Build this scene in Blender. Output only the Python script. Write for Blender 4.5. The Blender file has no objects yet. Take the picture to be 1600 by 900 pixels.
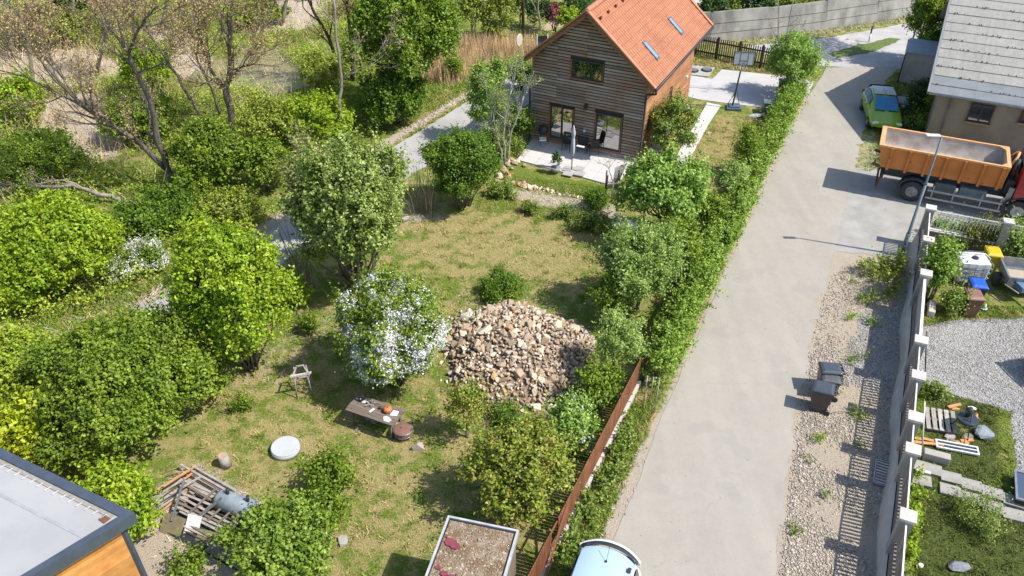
import bpy, bmesh, math, random
import numpy as np
from mathutils import Vector, Matrix
RD = math.radians
R = random.Random(11)
rng = np.random.default_rng(11)
scene = bpy.context.scene
COL = scene.collection

# ------------------------------------------------------------------ camera
CAMZ, FPX, PITCH = 19.0, 1260.0, RD(36.3)
cam_d = bpy.data.cameras.new('camera')
cam_d.sensor_width = 36.0
cam_d.lens = 36.0 * FPX / 1600.0
cam_d.clip_end = 2000
cam = bpy.data.objects.new('camera', cam_d)
cam.location = (0, 0, CAMZ)
cam.rotation_euler = (RD(90) - PITCH, 0, 0)
COL.objects.link(cam)
scene.camera = cam

# ------------------------------------------------------------------ sky and sun
SUN_AZ, SUN_EL = RD(108.5), RD(52.5)
world = bpy.data.worlds.new('World')
scene.world = world
world.use_nodes = True
wn = world.node_tree
bg = wn.nodes['Background']
sky = wn.nodes.new('ShaderNodeTexSky')
sky.sky_type = 'NISHITA'
sky.sun_disc = False
sky.sun_elevation = SUN_EL
sky.sun_rotation = SUN_AZ
sky.air_density = 1.0
sky.dust_density = 1.0
wn.links.new(sky.outputs[0], bg.inputs[0])
bg.inputs[1].default_value = 0.15
sd = bpy.data.lights.new('sun', 'SUN')
sd.energy = 4.3
sd.angle = RD(0.55)
sd.color = (1.0, 0.955, 0.88)
sun = bpy.data.objects.new('sun', sd)
sv = Vector((math.sin(SUN_AZ) * math.cos(SUN_EL), math.cos(SUN_AZ) * math.cos(SUN_EL), math.sin(SUN_EL)))
sun.rotation_euler = (-sv).to_track_quat('-Z', 'Y').to_euler()
sun.location = (0, 20, 60)
COL.objects.link(sun)
scene.view_settings.view_transform = 'Standard'
scene.view_settings.look = 'None'
scene.view_settings.exposure = 0.44
scene.view_settings.gamma = 1
scene.cycles.max_bounces = 5
scene.cycles.diffuse_bounces = 2
scene.cycles.glossy_bounces = 2
scene.cycles.transmission_bounces = 3
scene.cycles.transparent_max_bounces = 6
scene.cycles.caustics_reflective = False
scene.cycles.caustics_refractive = False

# ------------------------------------------------------------------ survey: from a measured sight line to the place
_c, _s = math.cos(PITCH), math.sin(PITCH)
def sight(px, py):
    u, v = (px - 800) / FPX, -(py - 450) / FPX
    return Vector((u, _c + v * _s, -_s + v * _c))
def G(px, py, z=0.0):
    d = sight(px, py)
    t = (z - CAMZ) / d.z
    return Vector((d.x * t, d.y * t, z))
def PY(px, py, y):
    d = sight(px, py)
    t = y / d.y
    return Vector((d.x * t, y, CAMZ + d.z * t))
def ppm(p):
    return FPX / (p[1] * _c - (p[2] - CAMZ) * _s)

# ------------------------------------------------------------------ objects
def tag(o, label=None, cat=None, group=None, kind=None):
    if label: o['label'] = label
    if cat: o['category'] = cat
    if group: o['group'] = group
    if kind: o['kind'] = kind
    return o
def thing(name, label, cat, loc=(0, 0, 0), rz=0.0, group=None, kind=None):
    o = bpy.data.objects.new(name, None)
    o.empty_display_size = 0.2
    o.location = loc
    o.rotation_euler = (0, 0, rz)
    COL.objects.link(o)
    o.matrix_basis = Matrix.Translation(Vector(loc)) @ Matrix.Rotation(rz, 4, 'Z')
    return tag(o, label, cat, group, kind)
def link(name, me, parent=None):
    o = bpy.data.objects.new(name, me)
    COL.objects.link(o)
    if parent is not None: o.parent = parent
    return o
def copy_tree(o, parent=None):
    c = o.copy()
    COL.objects.link(c)
    c.parent = parent
    for ch in [x for x in o.children]:
        copy_tree(ch, c)
    return c
def wmat(o):
    m = o.matrix_basis.copy()
    while o.parent is not None:
        o = o.parent
        m = o.matrix_basis @ m
    return m

class MB:
    def __init__(s): s.v = []; s.f = []; s.mi = []; s.sm = []
    def add(s, vs, fs, mi=0, sm=False):
        b = len(s.v)
        s.v.extend([tuple(v) for v in vs])
        for f in fs:
            s.f.append([b + i for i in f]); s.mi.append(mi); s.sm.append(sm)
        return s
    def box(s, c, d, rz=0.0, mi=0, M=None):
        x, y, z = d[0] / 2, d[1] / 2, d[2] / 2
        vs = [Vector(p) for p in ((-x,-y,-z),(x,-y,-z),(x,y,-z),(-x,y,-z),(-x,-y,z),(x,-y,z),(x,y,z),(-x,y,z))]
        m = Matrix.Translation(Vector(c)) @ (M if M is not None else Matrix.Rotation(rz, 4, 'Z'))
        return s.add([m @ v for v in vs], [(0,3,2,1),(4,5,6,7),(0,1,5,4),(1,2,6,5),(2,3,7,6),(3,0,4,7)], mi)
    def span(s, a, b, mi=0):   # box from min corner to max corner
        return s.box([(a[i] + b[i]) / 2 for i in range(3)], [abs(b[i] - a[i]) for i in range(3)], mi=mi)
    def beam(s, p, q, w, h, mi=0, up=(0, 0, 1)):
        p, q = Vector(p), Vector(q)
        d = (q - p); L = d.length
        if L < 1e-6: return s
        d.normalize(); u = Vector(up)
        if abs(d.dot(u)) > 0.98: u = Vector((0, 1, 0))
        x = d.cross(u).normalized(); u = x.cross(d)
        vs = [e + x * a * w / 2 + u * b * h / 2 for e in (p, q) for a, b in ((-1,-1),(1,-1),(1,1),(-1,1))]
        return s.add(vs, [(0,1,2,3),(7,6,5,4),(0,4,5,1),(1,5,6,2),(2,6,7,3),(3,7,4,0)], mi)
    def tube(s, pts, rad, n=8, mi=0, sm=True, caps=True):
        pts = [Vector(p) for p in pts]
        if not hasattr(rad, '__len__'): rad = [rad] * len(pts)
        b = len(s.v); x = None
        for i, p in enumerate(pts):
            d = (pts[min(i + 1, len(pts) - 1)] - pts[max(i - 1, 0)])
            if d.length < 1e-9: d = Vector((0, 0, 1))
            d.normalize()
            if x is None:
                u = Vector((0, 0, 1)) if abs(d.z) < 0.9 else Vector((1, 0, 0))
                x = d.cross(u).normalized()
            else:
                x = (x - d * x.dot(d))
                if x.length < 1e-6: x = d.cross(Vector((1, 0, 0)))
                x.normalize()
            y = d.cross(x)
            for k in range(n):
                a = 2 * math.pi * k / n
                s.v.append(tuple(p + (x * math.cos(a) + y * math.sin(a)) * rad[i]))
        for i in range(len(pts) - 1):
            for k in range(n):
                k2 = (k + 1) % n
                s.f.append([b + i * n + k, b + i * n + k2, b + (i + 1) * n + k2, b + (i + 1) * n + k]); s.mi.append(mi); s.sm.append(sm)
        if caps:
            s.f.append([b + k for k in reversed(range(n))]); s.mi.append(mi); s.sm.append(False)
            e = b + (len(pts) - 1) * n
            s.f.append([e + k for k in range(n)]); s.mi.append(mi); s.sm.append(False)
        return s
    def cyl(s, c, r, h, n=20, mi=0, axis=(0, 0, 1), r2=None, sm=True):
        a = Vector(axis).normalized()
        return s.tube([Vector(c), Vector(c) + a * h], [r, r if r2 is None else r2], n, mi, sm)
    def prism(s, poly, z0, z1, mi=0, M=None):
        n = len(poly)
        vs = [Vector((p[0], p[1], z0)) for p in poly] + [Vector((p[0], p[1], z1)) for p in poly]
        if M is not None: vs = [M @ v for v in vs]
        return s.add(vs, [tuple(reversed(range(n))), tuple(range(n, 2 * n))] + [(i, (i + 1) % n, n + (i + 1) % n, n + i) for i in range(n)], mi)
    def lathe(s, prof, n=20, mi=0, c=(0, 0, 0), sm=True):
        b = len(s.v); c = Vector(c)
        for r, z in prof:
            for k in range(n):
                a = 2 * math.pi * k / n
                s.v.append((c.x + r * math.cos(a), c.y + r * math.sin(a), c.z + z))
        for i in range(len(prof) - 1):
            for k in range(n):
                k2 = (k + 1) % n
                s.f.append([b + i * n + k, b + i * n + k2, b + (i + 1) * n + k2, b + (i + 1) * n + k]); s.mi.append(mi); s.sm.append(sm)
        s.f.append([b + k for k in reversed(range(n))]); s.mi.append(mi); s.sm.append(False)
        e = b + (len(prof) - 1) * n
        s.f.append([e + k for k in range(n)]); s.mi.append(mi); s.sm.append(False)
        return s
    def sheet(s, poly, z, mi=0):
        s.add([(p[0], p[1], z) for p in poly], [tuple(range(len(poly)))], mi)
        return s
    def build(s, name, mats, parent=None, world=False, bevel=0, loc=None):
        me = bpy.data.meshes.new(name)
        vs = s.v
        if world and parent is not None:
            mi = wmat(parent).inverted()
            vs = [tuple(mi @ Vector(v)) for v in vs]
        me.from_pydata(vs, [], s.f)
        if not isinstance(mats, (list, tuple)): mats = [mats]
        for m in mats: me.materials.append(m)
        me.polygons.foreach_set('material_index', s.mi)
        me.polygons.foreach_set('use_smooth', s.sm)
        me.update()
        o = link(name, me, parent)
        if loc is not None: o.location = loc; o.matrix_basis = Matrix.Translation(Vector(loc))
        if bevel:
            b = o.modifiers.new('bevel', 'BEVEL'); b.width = bevel; b.segments = 2; b.limit_method = 'ANGLE'
        return o

# ------------------------------------------------------------------ materials
def nodes(m):
    m.use_nodes = True
    nt = m.node_tree
    return nt, nt.nodes, nt.links, nt.nodes['Principled BSDF']
def ramp(N, L, src, stops):
    r = N.new('ShaderNodeValToRGB')
    el = r.color_ramp.elements
    while len(el) < len(stops): el.new(0.5)
    for e, (p, c) in zip(el, stops):
        e.position = p
        e.color = (c[0], c[1], c[2], 1) if hasattr(c, '__len__') else (c, c, c, 1)
    L.new(src, r.inputs[0])
    return r.outputs[0]
def noise(N, L, co, scale, detail=4, rough=0.6, dist=0.0):
    n = N.new('ShaderNodeTexNoise')
    n.inputs['Scale'].default_value = scale
    n.inputs['Detail'].default_value = detail
    n.inputs['Roughness'].default_value = rough
    n.inputs['Distortion'].default_value = dist
    if co is not None: L.new(co, n.inputs['Vector'])
    return n.outputs[0]
def mixc(N, L, fac, a, b, mode='MIX'):
    m = N.new('ShaderNodeMix'); m.data_type = 'RGBA'; m.blend_type = mode
    for sock, v in ((m.inputs[0], fac), (m.inputs[6], a), (m.inputs[7], b)):
        if hasattr(v, 'links') or hasattr(v, 'is_linked'): L.new(v, sock)
        elif hasattr(v, '__len__'): sock.default_value = (v[0], v[1], v[2], 1)
        else: sock.default_value = v
    return m.outputs[2]
def math_n(N, L, op, a, b=0.0, clamp=False):
    m = N.new('ShaderNodeMath'); m.operation = op; m.use_clamp = clamp
    for sock, v in ((m.inputs[0], a), (m.inputs[1], b)):
        if hasattr(v, 'is_linked'): L.new(v, sock)
        else: sock.default_value = v
    return m.outputs[0]
def bump(N, L, B, h, strength=0.4, dist=0.02):
    b = N.new('ShaderNodeBump')
    b.inputs['Strength'].default_value = strength
    b.inputs['Distance'].default_value = dist
    L.new(h, b.inputs['Height'])
    L.new(b.outputs[0], B.inputs['Normal'])
_mc = {}
def mat(name, a, b=None, scale=3.0, rough=0.7, metal=0.0, spec=0.5, bmp=0.0, bs=None, island=0.0, stops=(0.35, 0.65), detail=5, stretch=None, ior=None, coat=0.0, speck=None, emit=None):
    if name in _mc: return _mc[name]
    m = bpy.data.materials.new(name); _mc[name] = m
    nt, N, L, B = nodes(m)
    tc = N.new('ShaderNodeTexCoord'); co = tc.outputs['Object']
    if stretch:
        mp = N.new('ShaderNodeMapping'); mp.inputs['Scale'].default_value = stretch
        L.new(co, mp.inputs[0]); co = mp.outputs[0]
    B.inputs['Roughness'].default_value = rough
    B.inputs['Metallic'].default_value = metal
    B.inputs['Specular IOR Level'].default_value = spec
    if ior: B.inputs['IOR'].default_value = ior
    if coat: B.inputs['Coat Weight'].default_value = coat; B.inputs['Coat Roughness'].default_value = 0.05
    if b is None: b = tuple(c * 0.8 for c in a)
    n = noise(N, L, co, scale, detail)
    c = ramp(N, L, n, [(stops[0], a), (stops[1], b)])
    if island:
        g = N.new('ShaderNodeNewGeometry')
        v = N.new('ShaderNodeMapRange'); v.inputs[3].default_value = 1 - island; v.inputs[4].default_value = 1 + island
        L.new(g.outputs['Random Per Island'], v.inputs[0])
        h = N.new('ShaderNodeHueSaturation'); L.new(v.outputs[0], h.inputs['Value']); L.new(c, h.inputs['Color']); c = h.outputs[0]
    if speck:
        n2 = noise(N, L, co, speck[1], 2)
        f = ramp(N, L, n2, [(speck[2], 0.0), (speck[2] + 0.05, 1.0)])
        c = mixc(N, L, f, c, speck[0])
    L.new(c, B.inputs['Base Color'])
    if bmp:
        bump(N, L, B, noise(N, L, co, bs or scale * 6, 4), bmp)
    if emit:
        B.inputs['Emission Color'].default_value = (*emit[:3], 1); B.inputs['Emission Strength'].default_value = emit[3]
    return m

def leafmat(name, a, b, young=None, trans=0.35, clump=1.3, rough=0.5, yamount=0.45):
    """a/b two leaf colours mixed per leaf and by clump, for lit and shaded clumps, young = fresh growth in patches"""
    k_ = 1.0 if a[0] > .4 else 1.42
    trans *= .8
    if a[0] <= .4: a, b = (a[0] * 1.04, a[1], a[2] * .85), (b[0] * 1.04, b[1], b[2] * .85)
    a = tuple(x * k_ for x in a); b = tuple(x * k_ for x in b); young = tuple(x * k_ for x in young) if young else None
    if name in _mc: return _mc[name]
    m = bpy.data.materials.new(name); _mc[name] = m
    nt, N, L, B = nodes(m)
    g = N.new('ShaderNodeNewGeometry')
    tc = N.new('ShaderNodeTexCoord')
    nb_ = noise(N, L, tc.outputs['Object'], 1.7, 3, .6)
    fb = ramp(N, L, math_n(N, L, 'ADD', math_n(N, L, 'MULTIPLY', g.outputs['Random Per Island'], .45), math_n(N, L, 'MULTIPLY', nb_, .8)), [(.3, 0.0), (.85, 1.0)])  # clump noise paints light and dark clumps into the leaf colour
    c = mixc(N, L, fb, a, b)
    if young:
        n = noise(N, L, tc.outputs['Object'], clump, 2)
        f = ramp(N, L, n, [(0.62 - yamount * 0.4, 0.0), (0.72 - yamount * 0.2, 1.0)])
        f2 = math_n(N, L, 'MULTIPLY', f, 0.85)
        c = mixc(N, L, f2, c, young)
    hv = N.new('ShaderNodeHueSaturation'); vr = N.new('ShaderNodeMapRange'); vr.inputs[3].default_value = .62; vr.inputs[4].default_value = 1.42
    wn_ = N.new('ShaderNodeTexWhiteNoise'); wn_.noise_dimensions = '1D'; L.new(g.outputs['Random Per Island'], wn_.inputs['W']); L.new(wn_.outputs['Value'], vr.inputs[0])
    L.new(vr.outputs[0], hv.inputs['Value']); L.new(c, hv.inputs['Color']); c = hv.outputs[0]
    B.inputs['Roughness'].default_value = rough
    B.inputs['Specular IOR Level'].default_value = 0.35
    L.new(c, B.inputs['Base Color'])
    t = N.new('ShaderNodeBsdfTranslucent')
    h = N.new('ShaderNodeHueSaturation'); h.inputs['Value'].default_value = 1.5; h.inputs['Saturation'].default_value = 1.1
    L.new(c, h.inputs['Color']); L.new(h.outputs[0], t.inputs['Color'])
    mx = N.new('ShaderNodeMixShader'); mx.inputs[0].default_value = trans
    L.new(B.outputs[0], mx.inputs[1]); L.new(t.outputs[0], mx.inputs[2])
    L.new(mx.outputs[0], N['Material Output'].inputs[0])
    return m

# palette
m_bark = mat('bark_grey', (0.20, 0.165, 0.13), (0.09, 0.075, 0.06), 6, 0.9, bmp=0.6, stretch=(1, 1, 0.3))
m_barkl = mat('bark_pale', (0.36, 0.31, 0.26), (0.20, 0.17, 0.14), 5, 0.9, bmp=0.6, stretch=(1, 1, 0.3))
m_barkd = mat('bark_dark', (0.075, 0.06, 0.05), (0.04, 0.033, 0.028), 6, 0.9, bmp=0.6)
m_twig = mat('twig_tan', (0.34, 0.27, 0.20), (0.22, 0.17, 0.12), 6, 0.9)
m_conc = mat('concrete', (0.42, 0.39, 0.36), (0.30, 0.28, 0.255), 1.2, 0.9, bmp=0.25, bs=25)
m_concd = mat('concrete_damp', (0.26, 0.235, 0.20), (0.15, 0.13, 0.11), 1.6, 0.92, bmp=0.35, bs=20)
m_capw = mat('cap_white', (0.62, 0.575, 0.52), (0.46, 0.42, 0.38), 4, 0.85, bmp=0.2, detail=8)
m_white = mat('paint_white', (0.78, 0.77, 0.75), (0.70, 0.69, 0.67), 3, 0.5)
m_dark = mat('metal_dark', (0.025, 0.027, 0.03), (0.045, 0.045, 0.047), 4, 0.5)
m_black = mat('plastic_black', (0.02, 0.021, 0.024), (0.035, 0.036, 0.04), 5, 0.4)
m_galv = mat('metal_galvanised', (0.42, 0.44, 0.46), (0.30, 0.32, 0.34), 5, 0.38, metal=0.7)
m_glass = mat('glass_dark', (0.012, 0.016, 0.016), (0.02, 0.026, 0.025), 2, 0.03, spec=1.0, ior=2.5)
m_tyre = mat('rubber', (0.035, 0.036, 0.037), (0.055, 0.055, 0.053), 8, 0.85, bmp=0.2)
m_rust = mat('rust', (0.20, 0.085, 0.045), (0.12, 0.06, 0.035), 6, 0.85, bmp=0.3)
m_woodold = mat('wood_old', (0.21, 0.165, 0.135), (0.12, 0.092, 0.075), 5, 0.85, bmp=0.4, island=0.25, stretch=(1, 8, 8))
m_woodgrey = mat('wood_silver', (0.40, 0.37, 0.33), (0.26, 0.235, 0.205), 5, 0.85, bmp=0.4, island=0.3)
m_woodor = mat('wood_fresh', (0.58, 0.30, 0.115), (0.42, 0.20, 0.075), 5, 0.7, bmp=0.2, island=0.3)

# ------------------------------------------------------------------ foliage
def fast_mesh(name, V, F, mats, mi=None, smooth=None):
    """V (n,3) float, F (m,k) int, all faces with k corners"""
    me = bpy.data.meshes.new(name)
    k = F.shape[1]
    me.vertices.add(len(V)); me.vertices.foreach_set('co', np.ascontiguousarray(V, dtype=np.float32).ravel())
    me.loops.add(len(F) * k); me.loops.foreach_set('vertex_index', np.ascontiguousarray(F, dtype=np.int32).ravel())
    me.polygons.add(len(F))
    me.polygons.foreach_set('loop_start', np.arange(0, len(F) * k, k, dtype=np.int32))
    me.polygons.foreach_set('loop_total', np.full(len(F), k, dtype=np.int32))
    if not isinstance(mats, (list, tuple)): mats = [mats]
    for m in mats: me.materials.append(m)
    if mi is not None: me.polygons.foreach_set('material_index', np.ascontiguousarray(mi, dtype=np.int32))
    me.update(calc_edges=True)
    return me
def unit(a):
    return a / np.maximum(np.linalg.norm(a, axis=1, keepdims=True), 1e-9)
def kites(C, Nrm, L, W, droop=0.25):
    """one folded kite-shaped leaf per centre"""
    n = len(C)
    t = unit(np.cross(Nrm, rng.normal(size=(n, 3))))
    s = np.cross(Nrm, t)
    L = (L * rng.uniform(0.7, 1.3, n))[:, None]; W = (W * rng.uniform(0.7, 1.3, n))[:, None]
    base = C - t * L * 0.5
    tip = C + t * L * 0.5 - Nrm * L * droop
    l = C + s * W * 0.5 + Nrm * W * 0.15
    r = C - s * W * 0.5 + Nrm * W * 0.15
    V = np.stack([base, r, tip, l], 1).reshape(-1, 3)
    return V, np.arange(4 * n).reshape(-1, 4)
def in_lobes(P, lobes, k):
    m = np.zeros(len(P), bool)
    for c, r in lobes:
        m |= (((P - c) / (r * k)) ** 2).sum(1) < 1
    return m
def crown(lobes, n, twig=0.16, per=9, shell=0.3, up=0.35, shoots=0.0, zmin=0.05):
    areas = np.array([(r[0] * r[1] + r[0] * r[2] + r[1] * r[2]) for c, r in lobes])
    nt = max(4, int(n / per))
    cnt = (areas / areas.sum() * nt * 1.6).astype(int) + 1
    T = []; O = []
    for (c, r), k in zip(lobes, cnt):
        d = unit(rng.normal(size=(k, 3)))
        d[:, 2] = np.where(d[:, 2] < -0.35, -d[:, 2], d[:, 2])
        rad = 1 - shell * rng.random(k) ** 1.6 + rng.normal(0, 0.05, k)
        T.append(c + d * r * rad[:, None]); O.append(unit(d / r))
    T = np.concatenate(T); O = np.concatenate(O)
    keep = ~in_lobes(T, lobes, 0.68) & (T[:, 2] > zmin)
    ph_ = rng.uniform(0, 6.28, 6)
    w_ = np.sin(T[:, 0] * 7.3 + ph_[0] + 2 * np.sin(T[:, 1] * 2.9 + ph_[3])) + np.sin(T[:, 1] * 6.7 + ph_[1] + 2 * np.sin(T[:, 2] * 3.1 + ph_[4])) + np.sin(T[:, 2] * 8.1 + ph_[2] + 2 * np.sin(T[:, 0] * 2.3 + ph_[5]))
    keep &= (w_ > -0.70 + rng.normal(0, .28, len(T)))
    T, O = T[keep], O[keep]
    if len(T) > nt:
        i = rng.permutation(len(T))[:nt]; T, O = T[i], O[i]
    if shoots > 0:
        i = rng.permutation(len(T))[:int(len(T) * 0.25)]
        st = []; so = []
        for j in i:
            if O[j, 2] < -0.1: continue
            h = rng.uniform(0.4, 1.0) * shoots; k = max(3, int(h / 0.07))
            dr = unit((O[j] * 0.45 + np.array([0, 0, 1.0]) + rng.normal(0, 0.12, 3))[None])[0]
            for q in range(k): st.append(T[j] + dr * h * q / k); so.append(O[j])
        if st: T = np.concatenate([T, np.array(st)]); O = np.concatenate([O, np.array(so)])
    m = len(T)
    D = unit(O * 0.75 + np.array([0, 0, 0.55]) + rng.normal(size=(m, 3)) * 0.38)
    Ls = twig * rng.lognormal(0.75, 0.42, m)
    u = rng.uniform(-0.55, 1.0, (m, per, 1))
    C = (T[:, None, :] + D[:, None, :] * u * Ls[:, None, None]).reshape(-1, 3) + rng.normal(size=(m * per, 3)) * twig * np.repeat((1.15 - u.reshape(-1, 1).clip(0, 1)) * .42, 3, 1)
    Nn = unit(np.repeat(O, per, 0) * 0.6 + np.array([0, 0, up + 0.25]) + rng.normal(size=(m * per, 3)) * 0.55)
    k = C[:, 2] > 0.02
    return C[k], Nn[k]
def sublobes(rx, ry, rz, zc, m=9, size=0.42, rough=0.42):
    out = [(np.array([0, 0, zc * 0.92]), np.array([rx, ry, rz]) * 0.72)]
    g = math.pi * (3 - math.sqrt(5))
    off = rng.uniform(0, 6.28)
    for i in range(m):
        z = 1 - (i + 0.5) / m * 1.45
        a = g * i + off + rng.uniform(-0.3, 0.3)
        q = math.sqrt(max(0, 1 - z * z))
        s = size * rng.uniform(1 - rough, 1 + rough)
        k = 1 - s * 0.85 + rng.uniform(-.16, .20)
        c = np.array([math.cos(a) * q * rx * k, math.sin(a) * q * ry * k, zc + z * rz * k])
        r = np.array([rx * s, ry * s, max(rz * s, 0.35 * rx * s)])
        if i % 5 == 3:      # a stray arm
            c = np.array([c[0] * 1.22, c[1] * 1.22, zc + (c[2] - zc) * 1.12]); r = r * np.array([.62, .62, .75])
        out.append((c, r))
    return out
def limb(mb, p, q, r0, r1, seg=5, wob=0.08, n=7, mi=0):
    p, q = Vector(p), Vector(q)
    L = (q - p).length
    pts = []
    for i in range(seg + 1):
        t = i / seg
        w = wob * L * math.sin(math.pi * t)
        pts.append(p.lerp(q, t) + Vector((R.uniform(-1, 1), R.uniform(-1, 1), R.uniform(-0.6, 1.0))) * w)
    mb.tube(pts, [r0 + (r1 - r0) * i / seg for i in range(seg + 1)], n, mi)
    return pts
def veg(name, label, cat, cx, cy, rw, rh, leaf, lift=0.0, dens=1.0, size=0.13, m=9, lob=0.42, group=None, trunk=None, bark=None, shoots=0.22,
        blossom=None, flo=0.4, shell=0.3, deep=1.0, gap=0.0, per=9, twig=0.17, zr=None):
    """plant whose crown fills an ellipse rw x rh (photo pixels) about (cx, cy); lift = clear stem under the crown (m)"""
    size *= .84; zc = 1.5; rw *= .92; rh *= .93
    for _ in range(6):
        p = G(cx, cy, zc); s = ppm(p)
        rx = rw / s; ry = rx * deep
        rz = math.sqrt(max((rh / s) ** 2 - (0.592 * ry) ** 2, (0.30 * rx) ** 2)) / 0.806
        if zr: rz = zr
        zc = lift + rz * 0.95
    T = thing(name, label, cat, (p.x, p.y, 0), 0, group)
    lobes = sublobes(rx, ry, rz, zc, m, lob)
    area = 4 * math.pi * ((rx * ry) ** 1.6 / 3 + (rx * rz) ** 1.6 / 3 + (ry * rz) ** 1.6 / 3) ** (1 / 1.6)
    la = 0.5 * size * size * 0.68
    n = int(area * 3.0 * dens / la)
    n = min(n, 60000)
    C, Nn = crown(lobes, n, twig, per, shell, shoots=shoots, zmin=max(0.03, lift * 0.6))
    V, F = kites(C, Nn, size, size * 0.68)
    woody = name.endswith('tree')
    link('crown' if woody else 'foliage', fast_mesh('foliage', V, F, leaf), T)
    if blossom:
        fs = 0.058
        C2, N2 = crown(lobes, int(n * flo), 0.085, 7, 0.08, up=0.5, zmin=zc * 0.35, shoots=.25)
        C2 = C2 + N2 * 0.05
        # blossom in patches
        f = np.array([math.sin(c[0] * 3.1 + 1) + math.sin(c[1] * 2.7) + math.sin(c[2] * 3.3 + c[0]) for c in C2])
        k = (rng.random(len(f)) < 1 / (1 + np.exp(-(f + 1.1) * 2.2))) & (C2[:, 2] > zc * (.40 + .45 * rng.random(len(C2))))
        V, F = kites(C2[k], N2[k], fs, fs * 0.9, 0.05)
        link('blossom', fast_mesh('blossom', V, F, blossom), T)
    mb = MB()
    br = trunk or 0.06
    if woody:
        top = Vector((R.uniform(-.1, .1), R.uniform(-.1, .1), max(lift, zc * 0.6)))
        limb(mb, (0, 0, -0.1), top, br, br * 0.7, 5, 0.03, 8)
        for c, r in lobes[1:]:
            limb(mb, top + Vector((0, 0, R.uniform(-0.3, 0.2))), Vector(c) * 0.98, br * 0.45, br * 0.12, 4, 0.08, 5)
    else:
        for c, r in lobes[1:]:
            b0 = Vector((c[0] * 0.15 + R.uniform(-.1, .1), c[1] * 0.15 + R.uniform(-.1, .1), -0.05))
            limb(mb, b0, Vector(c), br * 0.6, br * 0.2, 4, 0.07, 5)
    mb.build('trunk' if woody else 'stem', bark or m_bark, T)
    return T

def grow(segs, tips, p, d, L, r, depth, spread=0.55, up=0.12, nb=(2, 3), shrink=0.72):
    """recursive branching; segs gets (points, radii), tips gets end points"""
    pts = [p.copy()]; rad = [r]
    k = 4
    for i in range(k):
        d = (d + Vector((R.gauss(0, .13), R.gauss(0, .13), R.gauss(0, .1) + up * 0.35))).normalized()
        p = p + d * L / k
        pts.append(p.copy()); rad.append(r * (1 - 0.42 * (i + 1) / k))
        if depth > 0 and i >= 1 and R.random() < 0.65:
            dd = (d + Vector((R.gauss(0, spread), R.gauss(0, spread), R.gauss(0, spread * 0.7) + up))).normalized()
            grow(segs, tips, p.copy(), dd, L * shrink * R.uniform(.6, .95), rad[-1] * 0.6, depth - 1, spread, up, nb, shrink)
    segs.append((pts, rad))
    if depth <= 0:
        tips.extend(pts[1:])
        return
    for _ in range(R.randint(*nb)):
        dd = (d + Vector((R.gauss(0, spread), R.gauss(0, spread), R.gauss(0, spread * 0.7) + up))).normalized()
        grow(segs, tips, p.copy(), dd, L * shrink * R.uniform(.75, 1.1), rad[-1] * 0.75, depth - 1, spread, up, nb, shrink)
def bare_tree(name, label, cat, base, limbs, bark, r0=0.16, depth=3, group=None, buds=None, budn=2, budsize=0.10, L=1.6, spread=0.5, up=0.12, bspread=0.12):
    """limbs: list of world polylines (each starts at the trunk); twigs grow from their points"""
    T = thing(name, label, cat, (base[0], base[1], 0), 0, group)
    inv = Vector((base[0], base[1], 0))
    mb = MB(); segs = []; tips = []
    for li, (pl, ra, rb) in enumerate(limbs):
        pts = [Vector(q) - inv for q in pl]
        fine = []
        for i in range(len(pts) - 1):
            for k in range(3):
                t = k / 3
                fine.append(pts[i].lerp(pts[i + 1], t) + Vector((R.gauss(0, .03), R.gauss(0, .03), R.gauss(0, .03))))
        fine.append(pts[-1])
        n = len(fine)
        rad = [ra + (rb - ra) * i / (n - 1) for i in range(n)]
        mb.tube(fine, rad, 9)
        for i in range(2 if li else n // 2, n):
            if R.random() < 0.75 or i == n - 1:
                d = (fine[i] - fine[i - 1]).normalized()
                dd = (d + Vector((R.gauss(0, .7), R.gauss(0, .7), R.gauss(0, .5) + up))).normalized() if i < n - 1 else d
                grow(segs, tips, fine[i], dd, L * R.uniform(.6, 1.1), rad[i] * 0.6, depth - 1, spread, up)
    for pts, rad in segs:
        mb.tube(pts, [max(q, 0.007) for q in rad], 4 if rad[0] < 0.03 else 6, caps=False)
    mb.build('trunk', bark, T)
    if buds is not None and tips:
        P = np.array([tuple(t) for t in tips])
        C = np.repeat(P, budn, 0) + rng.normal(size=(len(P) * budn, 3)) * bspread
        V, F = kites(C, unit(rng.normal(size=(len(C), 3)) + np.array([0, 0, .4])), budsize, budsize * 0.6)
        link('crown', fast_mesh('crown', V, F, buds), T)
    return T

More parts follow.
